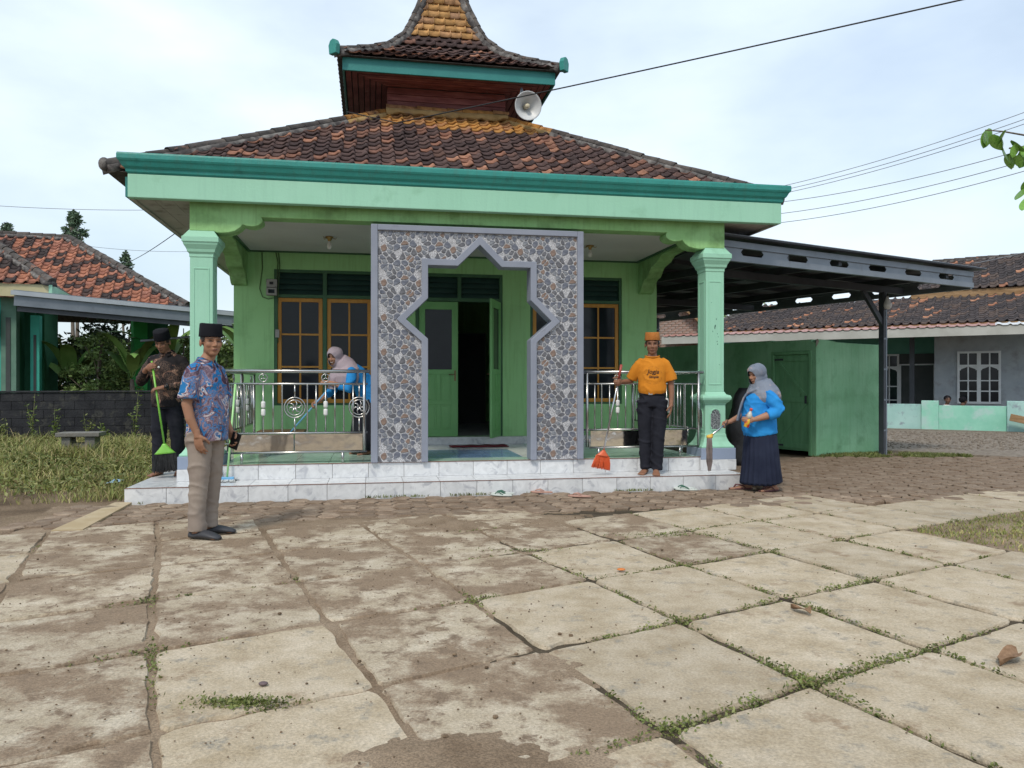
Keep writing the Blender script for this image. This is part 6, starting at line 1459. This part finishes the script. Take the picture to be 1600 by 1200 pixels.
# ---- man in blue batik shirt, standing on the slabs -------------------------------------------------
p = person((-2.52, 6.32, 0), R(78), 'standing man in blue and mauve batik shirt, beige trousers and black cap')
hc = V3(.0,-.05,1.595); M = rotM(R(-36), R(2)); SK = (.30,.155,.095)
make_body(p, hc, M, 1.03, SK, [([(-.16,0,1.36),(-.205,.0,1.25),(-.232,.015,1.09),(-.235,-.02,.97),(-.215,-.065,.86)], [.05,.047,.041,.037,.027]), ([(.16,0,1.36),(.205,0,1.25),(.225,.02,1.09),(.225,-.03,.97),(.215,-.085,.86)], [.05,.047,.041,.037,.027])],
          [dict(wrist=V3(-.215,-.068,.85), d=(.10,-.12,-1), n=(1,-.1,0), curl=.38, thumb=1, k=1.08), dict(wrist=V3(.215,-.09,.85), d=(0,-.45,-.9), n=(-1,0,-.2), curl=.75, thumb=-1, k=1.05)],
          [([(-.09,0,.80),(-.095,.0,.45),(-.10,.02,.08)], [.075,.055,.038]), ([(.09,0,.80),(.095,0,.45),(.10,.03,.08)], [.075,.055,.038])], [(V3(-.10,.0,.08), R(-4), False), (V3(.105,.03,.08), R(22), False)],
          [(V3(0,0,.8),.14,.09), (V3(0,0,1.0),.14,.09), (V3(0,0,1.25),.15,.09), (V3(0,0,1.38),.14,.08)], (0,-.01,1.44))
shirt(p, [(V3(0,-.01,.795),.180,.150),(V3(0,-.015,.90),.178,.146),(V3(0,-.022,1.0),.176,.146),(V3(0,-.018,1.12),.178,.142),(V3(0,-.004,1.25),.186,.134),(V3(0,.004,1.34),.175,.115),(V3(0,.004,1.40),.135,.088),(V3(0,-.006,1.44),.080,.072)],
      [([(-.10,0,1.385),(-.165,.0,1.35),(-.215,.0,1.25),(-.238,.0,1.13)], [.055,.066,.070,.076]), ([(.10,0,1.385),(.165,0,1.35),(.215,0,1.25),(.238,.0,1.13)], [.055,.066,.070,.076])], m_batik, 'batik_shirt', amp=.009, seed=1)
collar(p, (0,-.014,1.432), m_batik, r=.072)
trousers(p, [([(-.085,0,.86),(-.095,-.005,.62),(-.098,.0,.42),(-.10,.015,.20),(-.10,.015,.055)], [.105,.088,.074,.068,.075]), ([(.085,0,.86),(.095,0,.62),(.10,.01,.42),(.105,.035,.20),(.105,.04,.06)], [.105,.088,.074,.068,.075])], [(V3(0,0,.78),.13,.11),(V3(0,0,.88),.165,.118),(V3(0,0,.98),.165,.115)], m_khaki, amp=.012, seed=2)
peci(p, hc, M, m_velvet, 1.03, .105, 'peci_cap')
for sx, yw, a in ((-1, R(-4), V3(-.10,.0,0)), (1, R(22), V3(.105,.03,0))):
    q = MB(); rings = []; d = V3(math.sin(yw), -math.cos(yw), 0); s_ = V3(-d.y, d.x, 0)
    for f, hw, h in ((-.082,.025,.045),(-.07,.04,.062),(-.03,.043,.05),(.03,.046,.072),(.09,.052,.066),(.14,.054,.052),(.18,.046,.038),(.205,.025,.025)):
        c = a+d*f; rings.append([c+s_*hw*math.cos(t_)*(1 if math.sin(t_) < .3 else .92)+V3(0,0,max(0, h*.5+h*.5*math.sin(t_))) for t_ in [2*math.pi*i/14 for i in range(14)]])
    q.loft(rings); q.build('shoe', m_shoe, p, True)
ph = MB(); ph.box(-.006,.006,-.04,.04,-.07,.07); o = ph.build('held_phone', m_belt, None, bevel=.003); o.parent = None; o.matrix_world = Matrix.Translation((-2.52,6.32,0)) @ Matrix.Rotation(R(78),4,'Z') @ Matrix.Translation((.188,-.15,.77)) @ Matrix.Rotation(R(20),4,'X'); o.name = 'phone'; tag(o, 'black phone held in the hand of the man in blue batik', 'phone')

# ---- man in dark batik with the green broom -----------------------------------------------------------
PX, PY = -4.17, 9.30
p = person((PX, PY, .15), R(6), 'man in dark brown batik shirt and black cap holding a green broom')
hc = V3(-.03,-.085,1.60); M = rotM(R(-8), R(24)); SK2 = (.235,.115,.072)
gR = V3(-.085,-.285,1.31); gL = V3(-.04,-.285,1.05); sd_ = (V3(.06,-.30,.39)-V3(-.22,-.27,1.40)).normalized()
make_body(p, hc, M, 1.03, SK2, [([(-.17,0,1.40),(-.24,.01,1.28),(-.30,-.04,1.12),(-.24,-.16,1.19),(-.165,-.245,1.27)], [.05,.047,.041,.036,.027]), ([(.17,0,1.40),(.24,.0,1.27),(.28,-.02,1.11),(.17,-.16,1.075),(.05,-.27,1.062)], [.05,.047,.041,.036,.027])],
          [dict(wrist=gR+V3(-.07,.035,-.03), d=(.75,-.45,.35), n=(.35,.75,0), curl=1.05, thumb=-1, k=1.05), dict(wrist=V3(.045,-.272,1.06), d=(-1,-.12,-.12), n=(-.1,.35,-.95), curl=.55, thumb=-1, k=1.05)],
          [([(-.09,0,.84),(-.095,.0,.45),(-.10,.02,.08)], [.075,.055,.038]), ([(.09,0,.84),(.095,0,.45),(.12,.03,.08)], [.075,.055,.038])], [(V3(-.10,.0,.08), R(-12), True), (V3(.12,.03,.08), R(14), True)],
          [(V3(0,0,.85),.14,.09), (V3(0,0,1.05),.14,.09), (V3(0,0,1.3),.15,.09), (V3(0,0,1.41),.14,.08)], (0,-.02,1.47))
shirt(p, [(V3(0,0,.83),.182,.13),(V3(0,-.005,.95),.178,.13),(V3(0,-.008,1.1),.180,.13),(V3(0,0,1.27),.196,.128),(V3(0,.006,1.38),.19,.115),(V3(0,.0,1.44),.135,.09),(V3(0,-.012,1.485),.080,.073)],
      [([(-.10,0,1.41),(-.165,.0,1.375),(-.235,.01,1.28),(-.305,-.035,1.115),(-.255,-.14,1.18),(-.19,-.215,1.248)], [.062,.074,.070,.062,.052,.042]), ([(.10,0,1.41),(.165,0,1.375),(.235,0,1.27),(.29,-.02,1.11),(.19,-.15,1.077),(.095,-.24,1.067)], [.062,.074,.070,.062,.052,.042])], m_batik2, 'batik_shirt', amp=.007, seed=3)
collar(p, (0,-.02,1.475), m_batik2)
trousers(p, [([(-.085,0,.88),(-.098,-.005,.62),(-.10,.0,.42),(-.10,.01,.06)], [.105,.092,.082,.082]), ([(.085,0,.88),(.10,0,.62),(.115,.01,.42),(.12,.03,.06)], [.105,.092,.082,.082])], [(V3(0,0,.80),.13,.11),(V3(0,0,.9),.165,.115),(V3(0,0,1.0),.16,.112)], m_navy, amp=.011, seed=4)
peci(p, hc, M, m_velvet, 1.03, .105, 'peci_cap')
q = MB(); q.tube([V3(.088,-.246,1.067),V3(.068,-.258,1.065)], .043, 14); q.box(.062,.094,-.312,-.297,1.047,1.087); q.build('wristwatch', m_belt, p, True)
q = MB(); q.ell(V3(-.06,-.131,1.30), (.014,.006,.014), 10, 6); q.build('badge', off_white, p, True)
def tow(v, o, a): return Matrix.Translation(o) @ Matrix.Rotation(a, 4, 'Z') @ Vector(v)
T = lambda v: tow(v, (PX,PY,.15), R(6))
broom('broom', T((-.092,-.268,1.37)), T((.06,-.30,.40)), (.10,-.05,-1), 'lime green broom with black bristles held by the man in dark batik', limeg, limeg, bristle_k, .125, .12, .21, seed=2, n=330, flare=1.25)

# ---- man in orange t-shirt -----------------------------------------------------------------------------
OX, OY = 1.72, 9.42
p = person((OX, OY, .15), R(-8), 'man in orange t-shirt and orange cap holding a red broom on the step')
hc = V3(.0,-.03,1.585); M = rotM(R(-2), R(5)); SK3 = (.235,.115,.07)
make_body(p, hc, M, 1.06, SK3, [([(-.15,0,1.36),(-.205,.02,1.26),(-.26,.075,1.135),(-.32,-.04,1.13),(-.385,-.155,1.125)], [.047,.043,.038,.034,.026]), ([(.15,0,1.36),(.195,.01,1.26),(.225,.02,1.10),(.232,.0,.99),(.225,-.03,.865)], [.047,.043,.038,.034,.026])],
          [dict(wrist=V3(-.385,-.165,1.125), d=(-.25,-1,-.1), n=(-.75,.2,.0), curl=1.05, thumb=-1, k=1.05), dict(wrist=V3(.225,-.035,.855), d=(-.06,-.12,-1), n=(-1,.1,0), curl=.32, thumb=-1, k=1.08)],
          [([(-.085,0,.86),(-.09,.0,.46),(-.075,.02,.08)], [.075,.052,.036]), ([(.085,0,.86),(.08,-.01,.46),(.06,-.03,.08)], [.075,.052,.036])], [(V3(-.085,.02,.08), R(-16), True), (V3(.045,-.035,.08), R(-2), True)],
          [(V3(0,0,.88),.13,.085), (V3(0,0,1.05),.13,.085), (V3(0,0,1.28),.145,.09), (V3(0,0,1.39),.13,.075)], (0,-.005,1.45))
shirt(p, [(V3(0,0,.985),.158,.112),(V3(0,-.006,1.02),.172,.125),(V3(0,-.004,1.12),.166,.120),(V3(0,0,1.25),.174,.120),(V3(0,.004,1.33),.165,.110),(V3(0,.004,1.395),.125,.088),(V3(0,-.002,1.44),.082,.075)],
      [([(-.10,0,1.385),(-.155,.0,1.345),(-.21,.025,1.25),(-.25,.06,1.165)], [.052,.062,.068,.074]), ([(.10,0,1.385),(.155,0,1.345),(.20,.01,1.25),(.225,.015,1.14)], [.052,.062,.068,.080])], m_orange, 'tshirt', amp=.010, f=(6,6,6), seed=5)
trousers(p, [([(-.085,0,.90),(-.095,-.005,.64),(-.09,.0,.44),(-.085,.012,.06)], [.102,.088,.076,.066]), ([(.085,0,.90),(.09,-.01,.64),(.075,-.015,.44),(.058,-.03,.05)], [.102,.088,.076,.066])], [(V3(0,0,.82),.13,.105),(V3(0,0,.91),.16,.112),(V3(0,0,1.0),.158,.108)], m_navy, amp=.011, seed=6)
q = MB(); trunk(q, [(V3(0,0,.965),.164,.114),(V3(0,0,1.0),.163,.114)]); q.build('belt', m_belt, p, True)
q = MB(); q.box(-.05,.0,-.122,-.1155,.966,.999); q.build('buckle', inox, p, bevel=.003)
peci(p, hc, M, m_ocap, 1.06, .092, 'cap', z0=.045, tilt=R(-4), flare=-.02)
q = MB(); n_ = 24
q.tube([(.086*math.cos(2*math.pi*i/24), .079*math.sin(2*math.pi*i/24)-.004, 1.444-.018*max(0,-math.sin(2*math.pi*i/24))) for i in range(24)], .008, 6, closed=True); q.build('neckband', m_orange, p, True)
m_ink = pm('dark_shirt_print', [(.035,.015,.01), (.05,.02,.012)], 9, .8)
shirt_o = [c for c in p.children if c.name.startswith('tshirt')][0]
from mathutils.bvhtree import BVHTree
bvh = BVHTree.FromPolygons([v.co[:] for v in shirt_o.data.vertices], [tuple(pl.vertices) for pl in shirt_o.data.polygons])
def print_on(verts2d, faces, name):
    vs = []
    for x, z in verts2d:
        hit = bvh.ray_cast(V3(x, -1, z), V3(0, 1, 0)); y = hit[0].y if hit[0] else -.12; vs.append((x, y-.0035, z))
    return vs, faces
def text2d(txt, size, shear, ox, oz, bold=.0):
    cu = bpy.data.curves.new('t', 'FONT'); cu.body = txt; cu.size = size; cu.shear = shear; cu.align_x = 'CENTER'; cu.offset = bold; cu.resolution_u = 3; o = bpy.data.objects.new('t', cu); COL.objects.link(o)
    dg = bpy.context.evaluated_depsgraph_get(); me = bpy.data.meshes.new_from_object(o.evaluated_get(dg)); r_ = [(ox+v.co.x, oz+v.co.y) for v in me.vertices], [tuple(f.vertices) for f in me.polygons]
    bpy.data.objects.remove(o); return r_
pr = MB()
for txt, sz, ox, oz in (('Jogja', .074, .005, 1.225), ('Simple', .044, .012, 1.172)):
    v2, fs = text2d(txt, sz, .25, ox, oz, .0012); pr.add(*print_on(v2, fs, 'x'))
for k in range(40):      # broken ring of tiny marks round the lettering
    a = 2*math.pi*k/40
    if k % 5 == 4: continue
    for rad, wd in ((.108, .0016), (.094, .001)):
        c = [(rad*math.cos(a+da)*1.0+.004, 1.205+rad*math.sin(a+da)*.98) for da in (0, .12)]; nx_ = [((rad+wd)*math.cos(a+da)+.004, 1.205+(rad+wd)*math.sin(a+da)*.98) for da in (.12, 0)]
        pr.add(*print_on(c+nx_, [(0,1,2,3)], 'x'))
pr.build('shirt_print', m_ink, p, fix=False)
T = lambda v: tow(v, (OX,OY,.15), R(-8))
broom('broom', T((-.375,-.205,1.33)), T((-.585,-.24,.30)), (-.18,.0,-1), 'red broom with chrome stick held by the man in orange', polish, orp, orp, .085, .07, .155, grip=.17, seed=4, n=260, flare=1.3)

# ---- woman in blue with mop and bottle ---------------------------------------------------------------------
BX, BY = 2.93, 9.06
RB = R(-80)
p = person((BX, BY, 0), RB, 'woman in bright blue top, grey hijab and navy skirt holding a mop and bottle')
hc = V3(.0,-.055,1.365); M = rotM(R(20), R(14)); SK4 = (.33,.175,.115)
make_body(p, hc, M, .98, SK4, [([(-.16,0,1.17),(-.23,.02,1.05),(-.24,.03,.95),(-.19,-.16,.86),(-.12,-.33,.80)], [.05,.05,.046,.04,.027]), ([(.15,0,1.15),(.215,.05,1.05),(.25,.085,.945),(.245,-.05,.885),(.235,-.19,.845)], [.05,.05,.046,.044,.029])],
          [dict(wrist=V3(-.12,-.34,.80), d=(.05,-1,-.35), n=(.9,0,-.5), curl=1.0, thumb=1, k=.95), dict(wrist=V3(.235,-.2,.843), d=(-.12,-1,-.05), n=(-1,.1,0), curl=.62, thumb=-1, k=.98)],
          [([(-.08,0,.65),(-.09,.0,.40),(-.09,-.10,.08)], [.085,.06,.042]), ([(.08,0,.65),(.09,.03,.40),(.09,.10,.08)], [.085,.06,.042])], [(V3(-.10,-.12,.085), R(-10), True), (V3(.09,.12,.085), R(12), True)],
          [(V3(0,0,.68),.15,.11), (V3(0,0,.9),.15,.11), (V3(0,0,1.1),.15,.1), (V3(0,0,1.18),.12,.08)], (0,-.01,1.22), False, False)
shirt(p, [(V3(0,.0,.655),.195,.182),(V3(0,-.012,.74),.20,.188),(V3(0,-.025,.86),.195,.188),(V3(0,-.03,.97),.185,.178),(V3(0,-.02,1.07),.18,.165),(V3(0,.0,1.15),.165,.13),(V3(0,.0,1.21),.12,.09),(V3(0,0,1.25),.07,.07)],
      [([(-.10,0,1.165),(-.155,.0,1.13),(-.22,.02,1.04),(-.255,.03,.94),(-.20,-.14,.87)], [.065,.082,.086,.078,.062]), ([(.10,.01,1.165),(.155,.02,1.13),(.22,.05,1.04),(.25,.085,.95),(.25,.02,.905),(.248,-.045,.885)], [.06,.078,.085,.078,.072,.062])], m_blue, 'blue_top', amp=.012, f=(5,5,9), seed=7)
q = MB(); rings = []
nsk = 96
for f, rx, ry in ((1,.175,.165),(.9,.19,.18),(.75,.20,.192),(.5,.21,.205),(.25,.22,.222),(.05,.23,.24),(0,.228,.238)):
    z = .075+.645*f; pl = .012*(1-f)+.003
    rings.append([V3((rx+pl*math.cos(nsk/4*2*math.pi*i/nsk*1+f))*math.cos(2*math.pi*i/nsk), (ry+pl*math.sin(22*2*math.pi*i/nsk+f*.6))*math.sin(2*math.pi*i/nsk)+.01*(1-f), z+(.035 if f == 0 else 0)*max(0, math.sin(2*math.pi*i/nsk))) for i in range(nsk)])
q.loft(rings, cap=False); o = q.build('skirt', m_skirt, p, True); s_ = o.modifiers.new('s', 'SOLIDIFY'); s_.thickness = .006
def hijab(p, hc, M, k, drape, mat, seed, tails=(), face=(.052,.080), fz=-.018):
    q = MB(); q.ell(hc+M @ V3(0,.02,.022)*k, (.099*k,.124*k,.106*k), 20, 14, M); q.ell(hc+M @ V3(0,.0,-.055)*k, (.088*k,.105*k,.088*k), 18, 12, M); q.ell(hc+M @ V3(0,-.052,.055)*k, (.07*k,.055*k,.052*k), 14, 10, M)
    q.ell(hc+M @ V3(0,.06,-.05)*k, (.085*k,.09*k,.11*k), 14, 10, M)
    trunk(q, drape, 2.1)
    for pts, rr_, fl in tails: q.tube(pts, rr_, 12, flat=fl)
    me = bake(q, 'hijab', .0075, 4); fold(me, .005, (9,9,4), seed)
    P = coords(me); Hh = (P-np.array(hc)) @ np.array(M.inverted()).T/k
    dele = (Hh[:, 1] < -.02) & (((Hh[:, 0]/face[0])**2+((Hh[:, 2]-fz)/face[1])**2) < 1)
    bm = bmesh.new(); bm.from_mesh(me); bm.verts.ensure_lookup_table(); bmesh.ops.delete(bm, geom=[bm.verts[i] for i in np.nonzero(dele)[0]], context='VERTS')
    for _ in range(3):
        bd = [v for v in bm.verts if v.is_boundary]; new = {v: sum((e.other_vert(v).co for e in v.link_edges if e.is_boundary), Vector())/max(1, sum(e.is_boundary for e in v.link_edges)) for v in bd}
        for v, c in new.items(): v.co = v.co.lerp(c, .6)
    bm.to_mesh(me); bm.free(); me.materials.append(mat); return link('hijab', me, p)
hijab(p, hc, M, .98, [(V3(.01,.05,1.06),.215,.165),(V3(0,.035,1.11),.232,.19),(V3(0,.025,1.17),.215,.175),(V3(0,.015,1.225),.165,.145),(V3(0,.0,1.29),.108,.115)], m_hij_g, 3,
      [([(.03,-.13,1.20),(-.02,-.20,1.08),(-.03,-.245,.94),(-.06,-.26,.82)], [.05,.045,.042,.05], .38), ([(.09,-.08,1.19),(.02,-.16,1.15),(-.03,-.19,1.09)], [.05,.04,.03], .5), ([(.1,.12,1.2),(.12,.16,1.1),(.13,.175,1.0)], [.06,.06,.02], .5)])
for sx, yy, yw in ((-.10,-.12,R(-10)), (.09,.12,R(12))):
    q = MB(); d = V3(math.sin(yw), -math.cos(yw), 0); s_ = V3(-d.y, d.x, 0); o_ = [V3(sx,yy,0)+d*(.072+.145*math.sin(t_))+s_*.047*math.cos(t_)*(1+.12*math.sin(t_)) for t_ in [2*math.pi*i/20 for i in range(20)]]
    q.prism([(v.x, v.y) for v in o_], 0.001, .016, 'z'); c = V3(sx,yy,0); q.tube([c+d*.16+V3(0,0,.02), c+d*.13+s_*.02+V3(0,0,.055), c+d*.06+s_*.045+V3(0,0,.05), c+d*.02+s_*.046+V3(0,0,.012)], .006, 6); q.tube([c+d*.16+V3(0,0,.02), c+d*.13-s_*.02+V3(0,0,.055), c+d*.06-s_*.045+V3(0,0,.05), c+d*.02-s_*.046+V3(0,0,.012)], .006, 6); q.build('sandal', dsole, p, True)
T = lambda v: tow(v, (BX,BY,0), RB)
# bottle in her hand
bt = empty('spray_bottle', T((.205,-.285,.755)), RB); tag(bt, 'clear bottle with red cap and yellow liquid in the hand of the woman in blue', 'bottle'); bt.rotation_euler = (R(-14), R(6), RB)
m_clr = pm('bottle_plastic', [(.45,.44,.40), (.52,.5,.46)], 9, .2, spec=.6); m_liq = pm('yellow_red_label', [(.50,.03,.02), (.60,.42,.03)], 12, .4, lo=.45, hi=.55)
MB().lathe([(.026,0),(.03,.006),(.031,.06),(.030,.10)], (0,0,0), 16).build('label', m_liq, bt, True); MB().lathe([(.0302,.1005),(.031,.14),(.026,.165),(.013,.185),(.013,.195)], (0,0,0), 16).build('bottle_body', m_clr, bt, True); MB().lathe([(.0165,.1955),(.0165,.222),(.012,.226)], (0,0,0), 14).build('cap', pm('red_cap', [(.55,.05,.03), (.6,.07,.05)], 5, .4), bt, True)
# mop in her other hand
ma = T((-.085,-.405,.775)); mop = empty('mop', (2.285, 8.88, .64)); tag(mop, 'grey yarn mop held out over the step by the woman in blue', 'mop'); a0 = Vector(ma)-Vector((2.285,8.88,.64)); dirm = (-a0).normalized()
MB().tube([a0-dirm*.22, Vector((0,0,0))], .0105, 10).build('stick', polish, mop, True)
q = MB(); q.ell((0,0,0), (.04,.028,.026), 12, 8); q.tube([V3(0,0,0), -dirm*.06], [.022,.014], 10); q.build('clamp', yelp, mop, True)
q = MB(); rnd_ = random.Random(3)
for k in range(70):
    x, y = rnd_.uniform(-.028,.028), rnd_.uniform(-.024,.024); L = rnd_.uniform(.34,.40); q.tube([(x*.8,y*.8,-.01),(x*1.1,y*1.1,-L*.4),(x*1.0+rnd_.uniform(-.008,.008),y*1.0,-L*.75),(x*.55,y*.5,-L)], [.0055,.0055,.005,.004], 5, cap=False)
q.build('yarn', moph, mop, fix=False)

# ---- woman in lilac hijab bending on the porch -------------------------------------------------------------
LX, LY = -1.965, 10.18
RL_ = R(-58)
p = person((LX, LY, .322), RL_, 'smiling woman in lilac hijab and blue top bending forward behind the left railing')
hc = V3(.0,-.40,1.285); M = rotM(R(40), R(14), R(0)); SK5 = (.36,.19,.125)
make_body(p, hc, M, .98, SK5, [([(-.16,-.23,1.10),(-.21,-.30,.95),(-.20,-.36,.84),(-.12,-.50,.76),(-.06,-.60,.70)], [.045,.042,.038,.034,.026]), ([(.16,-.23,1.10),(.22,-.26,.97),(.24,-.30,.86),(.14,-.42,.92),(.04,-.5,.95)], [.045,.042,.038,.034,.026])],
          [dict(wrist=V3(-.06,-.61,.695), d=(.2,-.8,-.5), n=(.8,0,-.5), curl=1.0, thumb=1, k=.95), dict(wrist=V3(.04,-.505,.95), d=(-.7,-.65,.1), n=(-.4,.3,-.8), curl=.95, thumb=-1, k=.95)],
          [([(-.08,.06,.72),(-.09,.02,.42),(-.09,.04,.08)], [.08,.055,.04]), ([(.08,.06,.72),(.09,.03,.42),(.09,.06,.08)], [.08,.055,.04])], [(V3(-.09,.04,.08), R(-6), True), (V3(.09,.06,.08), R(8), True)],
          [(V3(0,.07,.76),.14,.1), (V3(0,.0,.92),.13,.09), (V3(0,-.14,1.06),.14,.09), (V3(0,-.24,1.14),.12,.08)], (0,-.30,1.17), False, False, True)
shirt(p, [(V3(0,.10,.66),.19,.165),(V3(0,.08,.76),.185,.16),(V3(0,.01,.92),.172,.145),(V3(0,-.12,1.05),.178,.135),(V3(0,-.22,1.13),.16,.11),(V3(0,-.28,1.175),.09,.08)],
      [([(-.11,-.22,1.12),(-.17,-.235,1.09),(-.215,-.30,.95),(-.205,-.36,.84),(-.13,-.48,.77)], [.06,.072,.066,.058,.042]), ([(.11,-.22,1.12),(.17,-.235,1.09),(.225,-.26,.97),(.245,-.305,.86),(.17,-.39,.90)], [.06,.072,.068,.062,.048])], m_blue, 'blue_top', amp=.007, f=(6,6,8), seed=9)
q = MB(); rings = []
for f, rx, ry, cy in ((1,.17,.15,.07),(.85,.195,.18,.07),(.6,.20,.19,.05),(.3,.21,.205,.04),(0,.225,.225,.04)): rings.append([V3((rx+.008*math.cos(14*2*math.pi*i/72))*math.cos(2*math.pi*i/72), cy+(ry+.008*math.sin(16*2*math.pi*i/72))*math.sin(2*math.pi*i/72), .06+.70*f) for i in range(72)])
q.loft(rings, cap=False); o = q.build('skirt', m_navy, p, True); s_ = o.modifiers.new('s', 'SOLIDIFY'); s_.thickness = .006
hijab(p, hc, M, .98, [(V3(0,-.26,.92),.20,.17),(V3(0,-.25,1.02),.225,.19),(V3(0,-.25,1.11),.215,.18),(V3(0,-.28,1.18),.15,.14),(V3(0,-.34,1.24),.10,.108)], m_hij_l, 5, [([(0,-.38,1.12),(0,-.43,1.0),(0,-.44,.86)], [.09,.10,.09], .45)])
T = lambda v: tow(v, (LX,LY,.322), RL_)
mo = T((-.03,-.66,.655)); m2 = empty('mop', Vector(mo)); tag(m2, 'light blue mop stick held by the woman in the lilac hijab', 'mop'); e_ = Vector((-3.15,10.15,.36))-Vector(mo); MB().tube([-e_*.28, e_], .010, 10).build('stick', bluep, m2, True); q = MB(); rnd_ = random.Random(8)
for k in range(50): a = rnd_.uniform(0,6.28); q.tube([e_, e_+V3(.06*math.cos(a),.05*math.sin(a),-.01), e_+V3(.14*math.cos(a),.12*math.sin(a),-.03)], .005, 5, cap=False)
q.build('yarn', mopw, m2, fix=False)

# ---- mop leaning on the railing behind the front man ---------------------------------------------------------
b0 = W(.95, .45, .165); tp = W(1.04, .585, 1.25); lm_ = empty('mop', b0, TH); tag(lm_, 'pale green mop with blue head leaning on the left railing', 'mop'); MB().tube([(0,0,.03), tp-b0], .0115, 10).build('stick', paleg, lm_, True)
q = MB(); q.box(-.075,.075,-.025,.025,.0,.035); q.build('head', bluep, lm_, bevel=.006); q = MB(); rnd_ = random.Random(5)
for k in range(80): x = rnd_.uniform(-.08,.08); y = rnd_.choice((-1,1)); q.tube([(x,0,.01),(x*1.15,y*.05,.0),(x*1.35+rnd_.uniform(-.02,.02),y*rnd_.uniform(.08,.13),-.01)], .0055, 5, cap=False)
q.build('yarn', mopw, lm_, fix=False)

# ---- two seated people behind the low wall across the road ---------------------------------------------------
for k, (x, y, hz, col, lb) in enumerate(((12.2,21.55,.86,m_white,'seated person with dark hair behind the turquoise low wall, left of two'), (12.55,21.4,.83,m_white,'seated person in white top behind the turquoise low wall, right of two'))):
    p = person((x, y, -.05), R(20+k*40), lb); hc = V3(0,-.03,hz); M = rotM(R(-30 if k == 0 else 40))
    make_body(p, hc, M, .95, (.16,.085,.06), [([(-.15,0,hz-.2),(-.2,0,hz-.45),(-.12,-.2,hz-.5)], [.045,.04,.03]), ([(.15,0,hz-.2),(.2,0,hz-.45),(.12,-.2,hz-.5)], [.045,.04,.03])], [], [([(-.08,0,.1),(-.1,-.35,.2),(-.1,-.4,.05)], [.08,.06,.04]), ([(.08,0,.1),(.1,-.35,.2),(.1,-.4,.05)], [.08,.06,.04])], [], [(V3(0,0,.08),.16,.12),(V3(0,0,hz-.4),.14,.1),(V3(0,0,hz-.2),.13,.08)], (0,-.005,hz-.15), voxel=.012)
    shirt(p, [(V3(0,0,.06),.19,.15),(V3(0,0,hz-.4),.17,.13),(V3(0,0,hz-.22),.16,.11),(V3(0,0,hz-.14),.07,.07)], [([(-.12,0,hz-.2),(-.18,0,hz-.25),(-.21,0,hz-.42)], [.06,.07,.07]), ([(.12,0,hz-.2),(.18,0,hz-.25),(.21,0,hz-.42)], [.06,.07,.07])], col, voxel=.014)
    q = MB(); q.ell(hc+M @ V3(0,.03,.035), (.088,.1,.09), 14, 10); q.ell(hc+M @ V3(0,.09,.02), (.05,.05,.06), 10, 8) if k else None; q.build('hair', m_velvet, p, True)
# ================================================================== OVERHEAD WIRES
wire_m = pm('black_cable', [(.012,.013,.014), (.02,.021,.022)], 5, .6); wire_g = pm('grey_wire', [(.20,.22,.25), (.26,.28,.30)], 5, .6)
def wire(a, b_, sag, r, mat, label, group=None):
    a, b_ = Vector(a), Vector(b_); n = 30; pts = []
    for i in range(n+1):
        f = i/n; p = a.lerp(b_, f); p.z -= sag*4*f*(1-f); pts.append(p)
    o = MB().tube(pts, r, 6).build('overhead_wire', mat, None, True); tag(o, label, 'wire', group)
def at(x, y, Y): return Vector(((x-800)/1200*Y, Y, 1.25+(600-y)/1200*Y))
wire(at(620,192,11.1), at(1700,-45,7.5), .02, .0085, wire_m, 'thick black cable running from the main roof up to the upper right')
wire(W(2.2,2.9,5.26), at(620,192,11.1), .0, .008, wire_m, 'black cable lying along the top of the main roof')
for k, (x0_, y0_, x1_, y1_) in enumerate(((1180,300,1700,138), (1180,306,1700,150), (1180,311,1700,158), (1180,320,1640,222), (1180,338,1640,240), (1180,352,1640,256))):
    wire(at(x0_,y0_,30+k*.3), at(x1_,y1_,22), .25, .011 if k < 3 else .012, wire_g, 'thin grey power line at upper right, number '+['one','two','three','four','five','six'][k]+' counted from the top', 'power lines at the right')
wire(at(-80,316,28), at(330,326,30), .15, .010, wire_g, 'thin grey wire crossing the sky at the far left')
wire(at(200,410,22.2), at(300,345,10.5), .05, .007, wire_m, 'dark service wire rising from the left roof to the mosque eave')
wire(at(140,385,30), at(330,392,32), .1, .008, wire_g, 'faint wire low in the sky above the left roof')
wire(at(1520,412,26), at(1700,368,24), .05, .012, wire_g, 'wire rising from the roof ridge at the right edge')
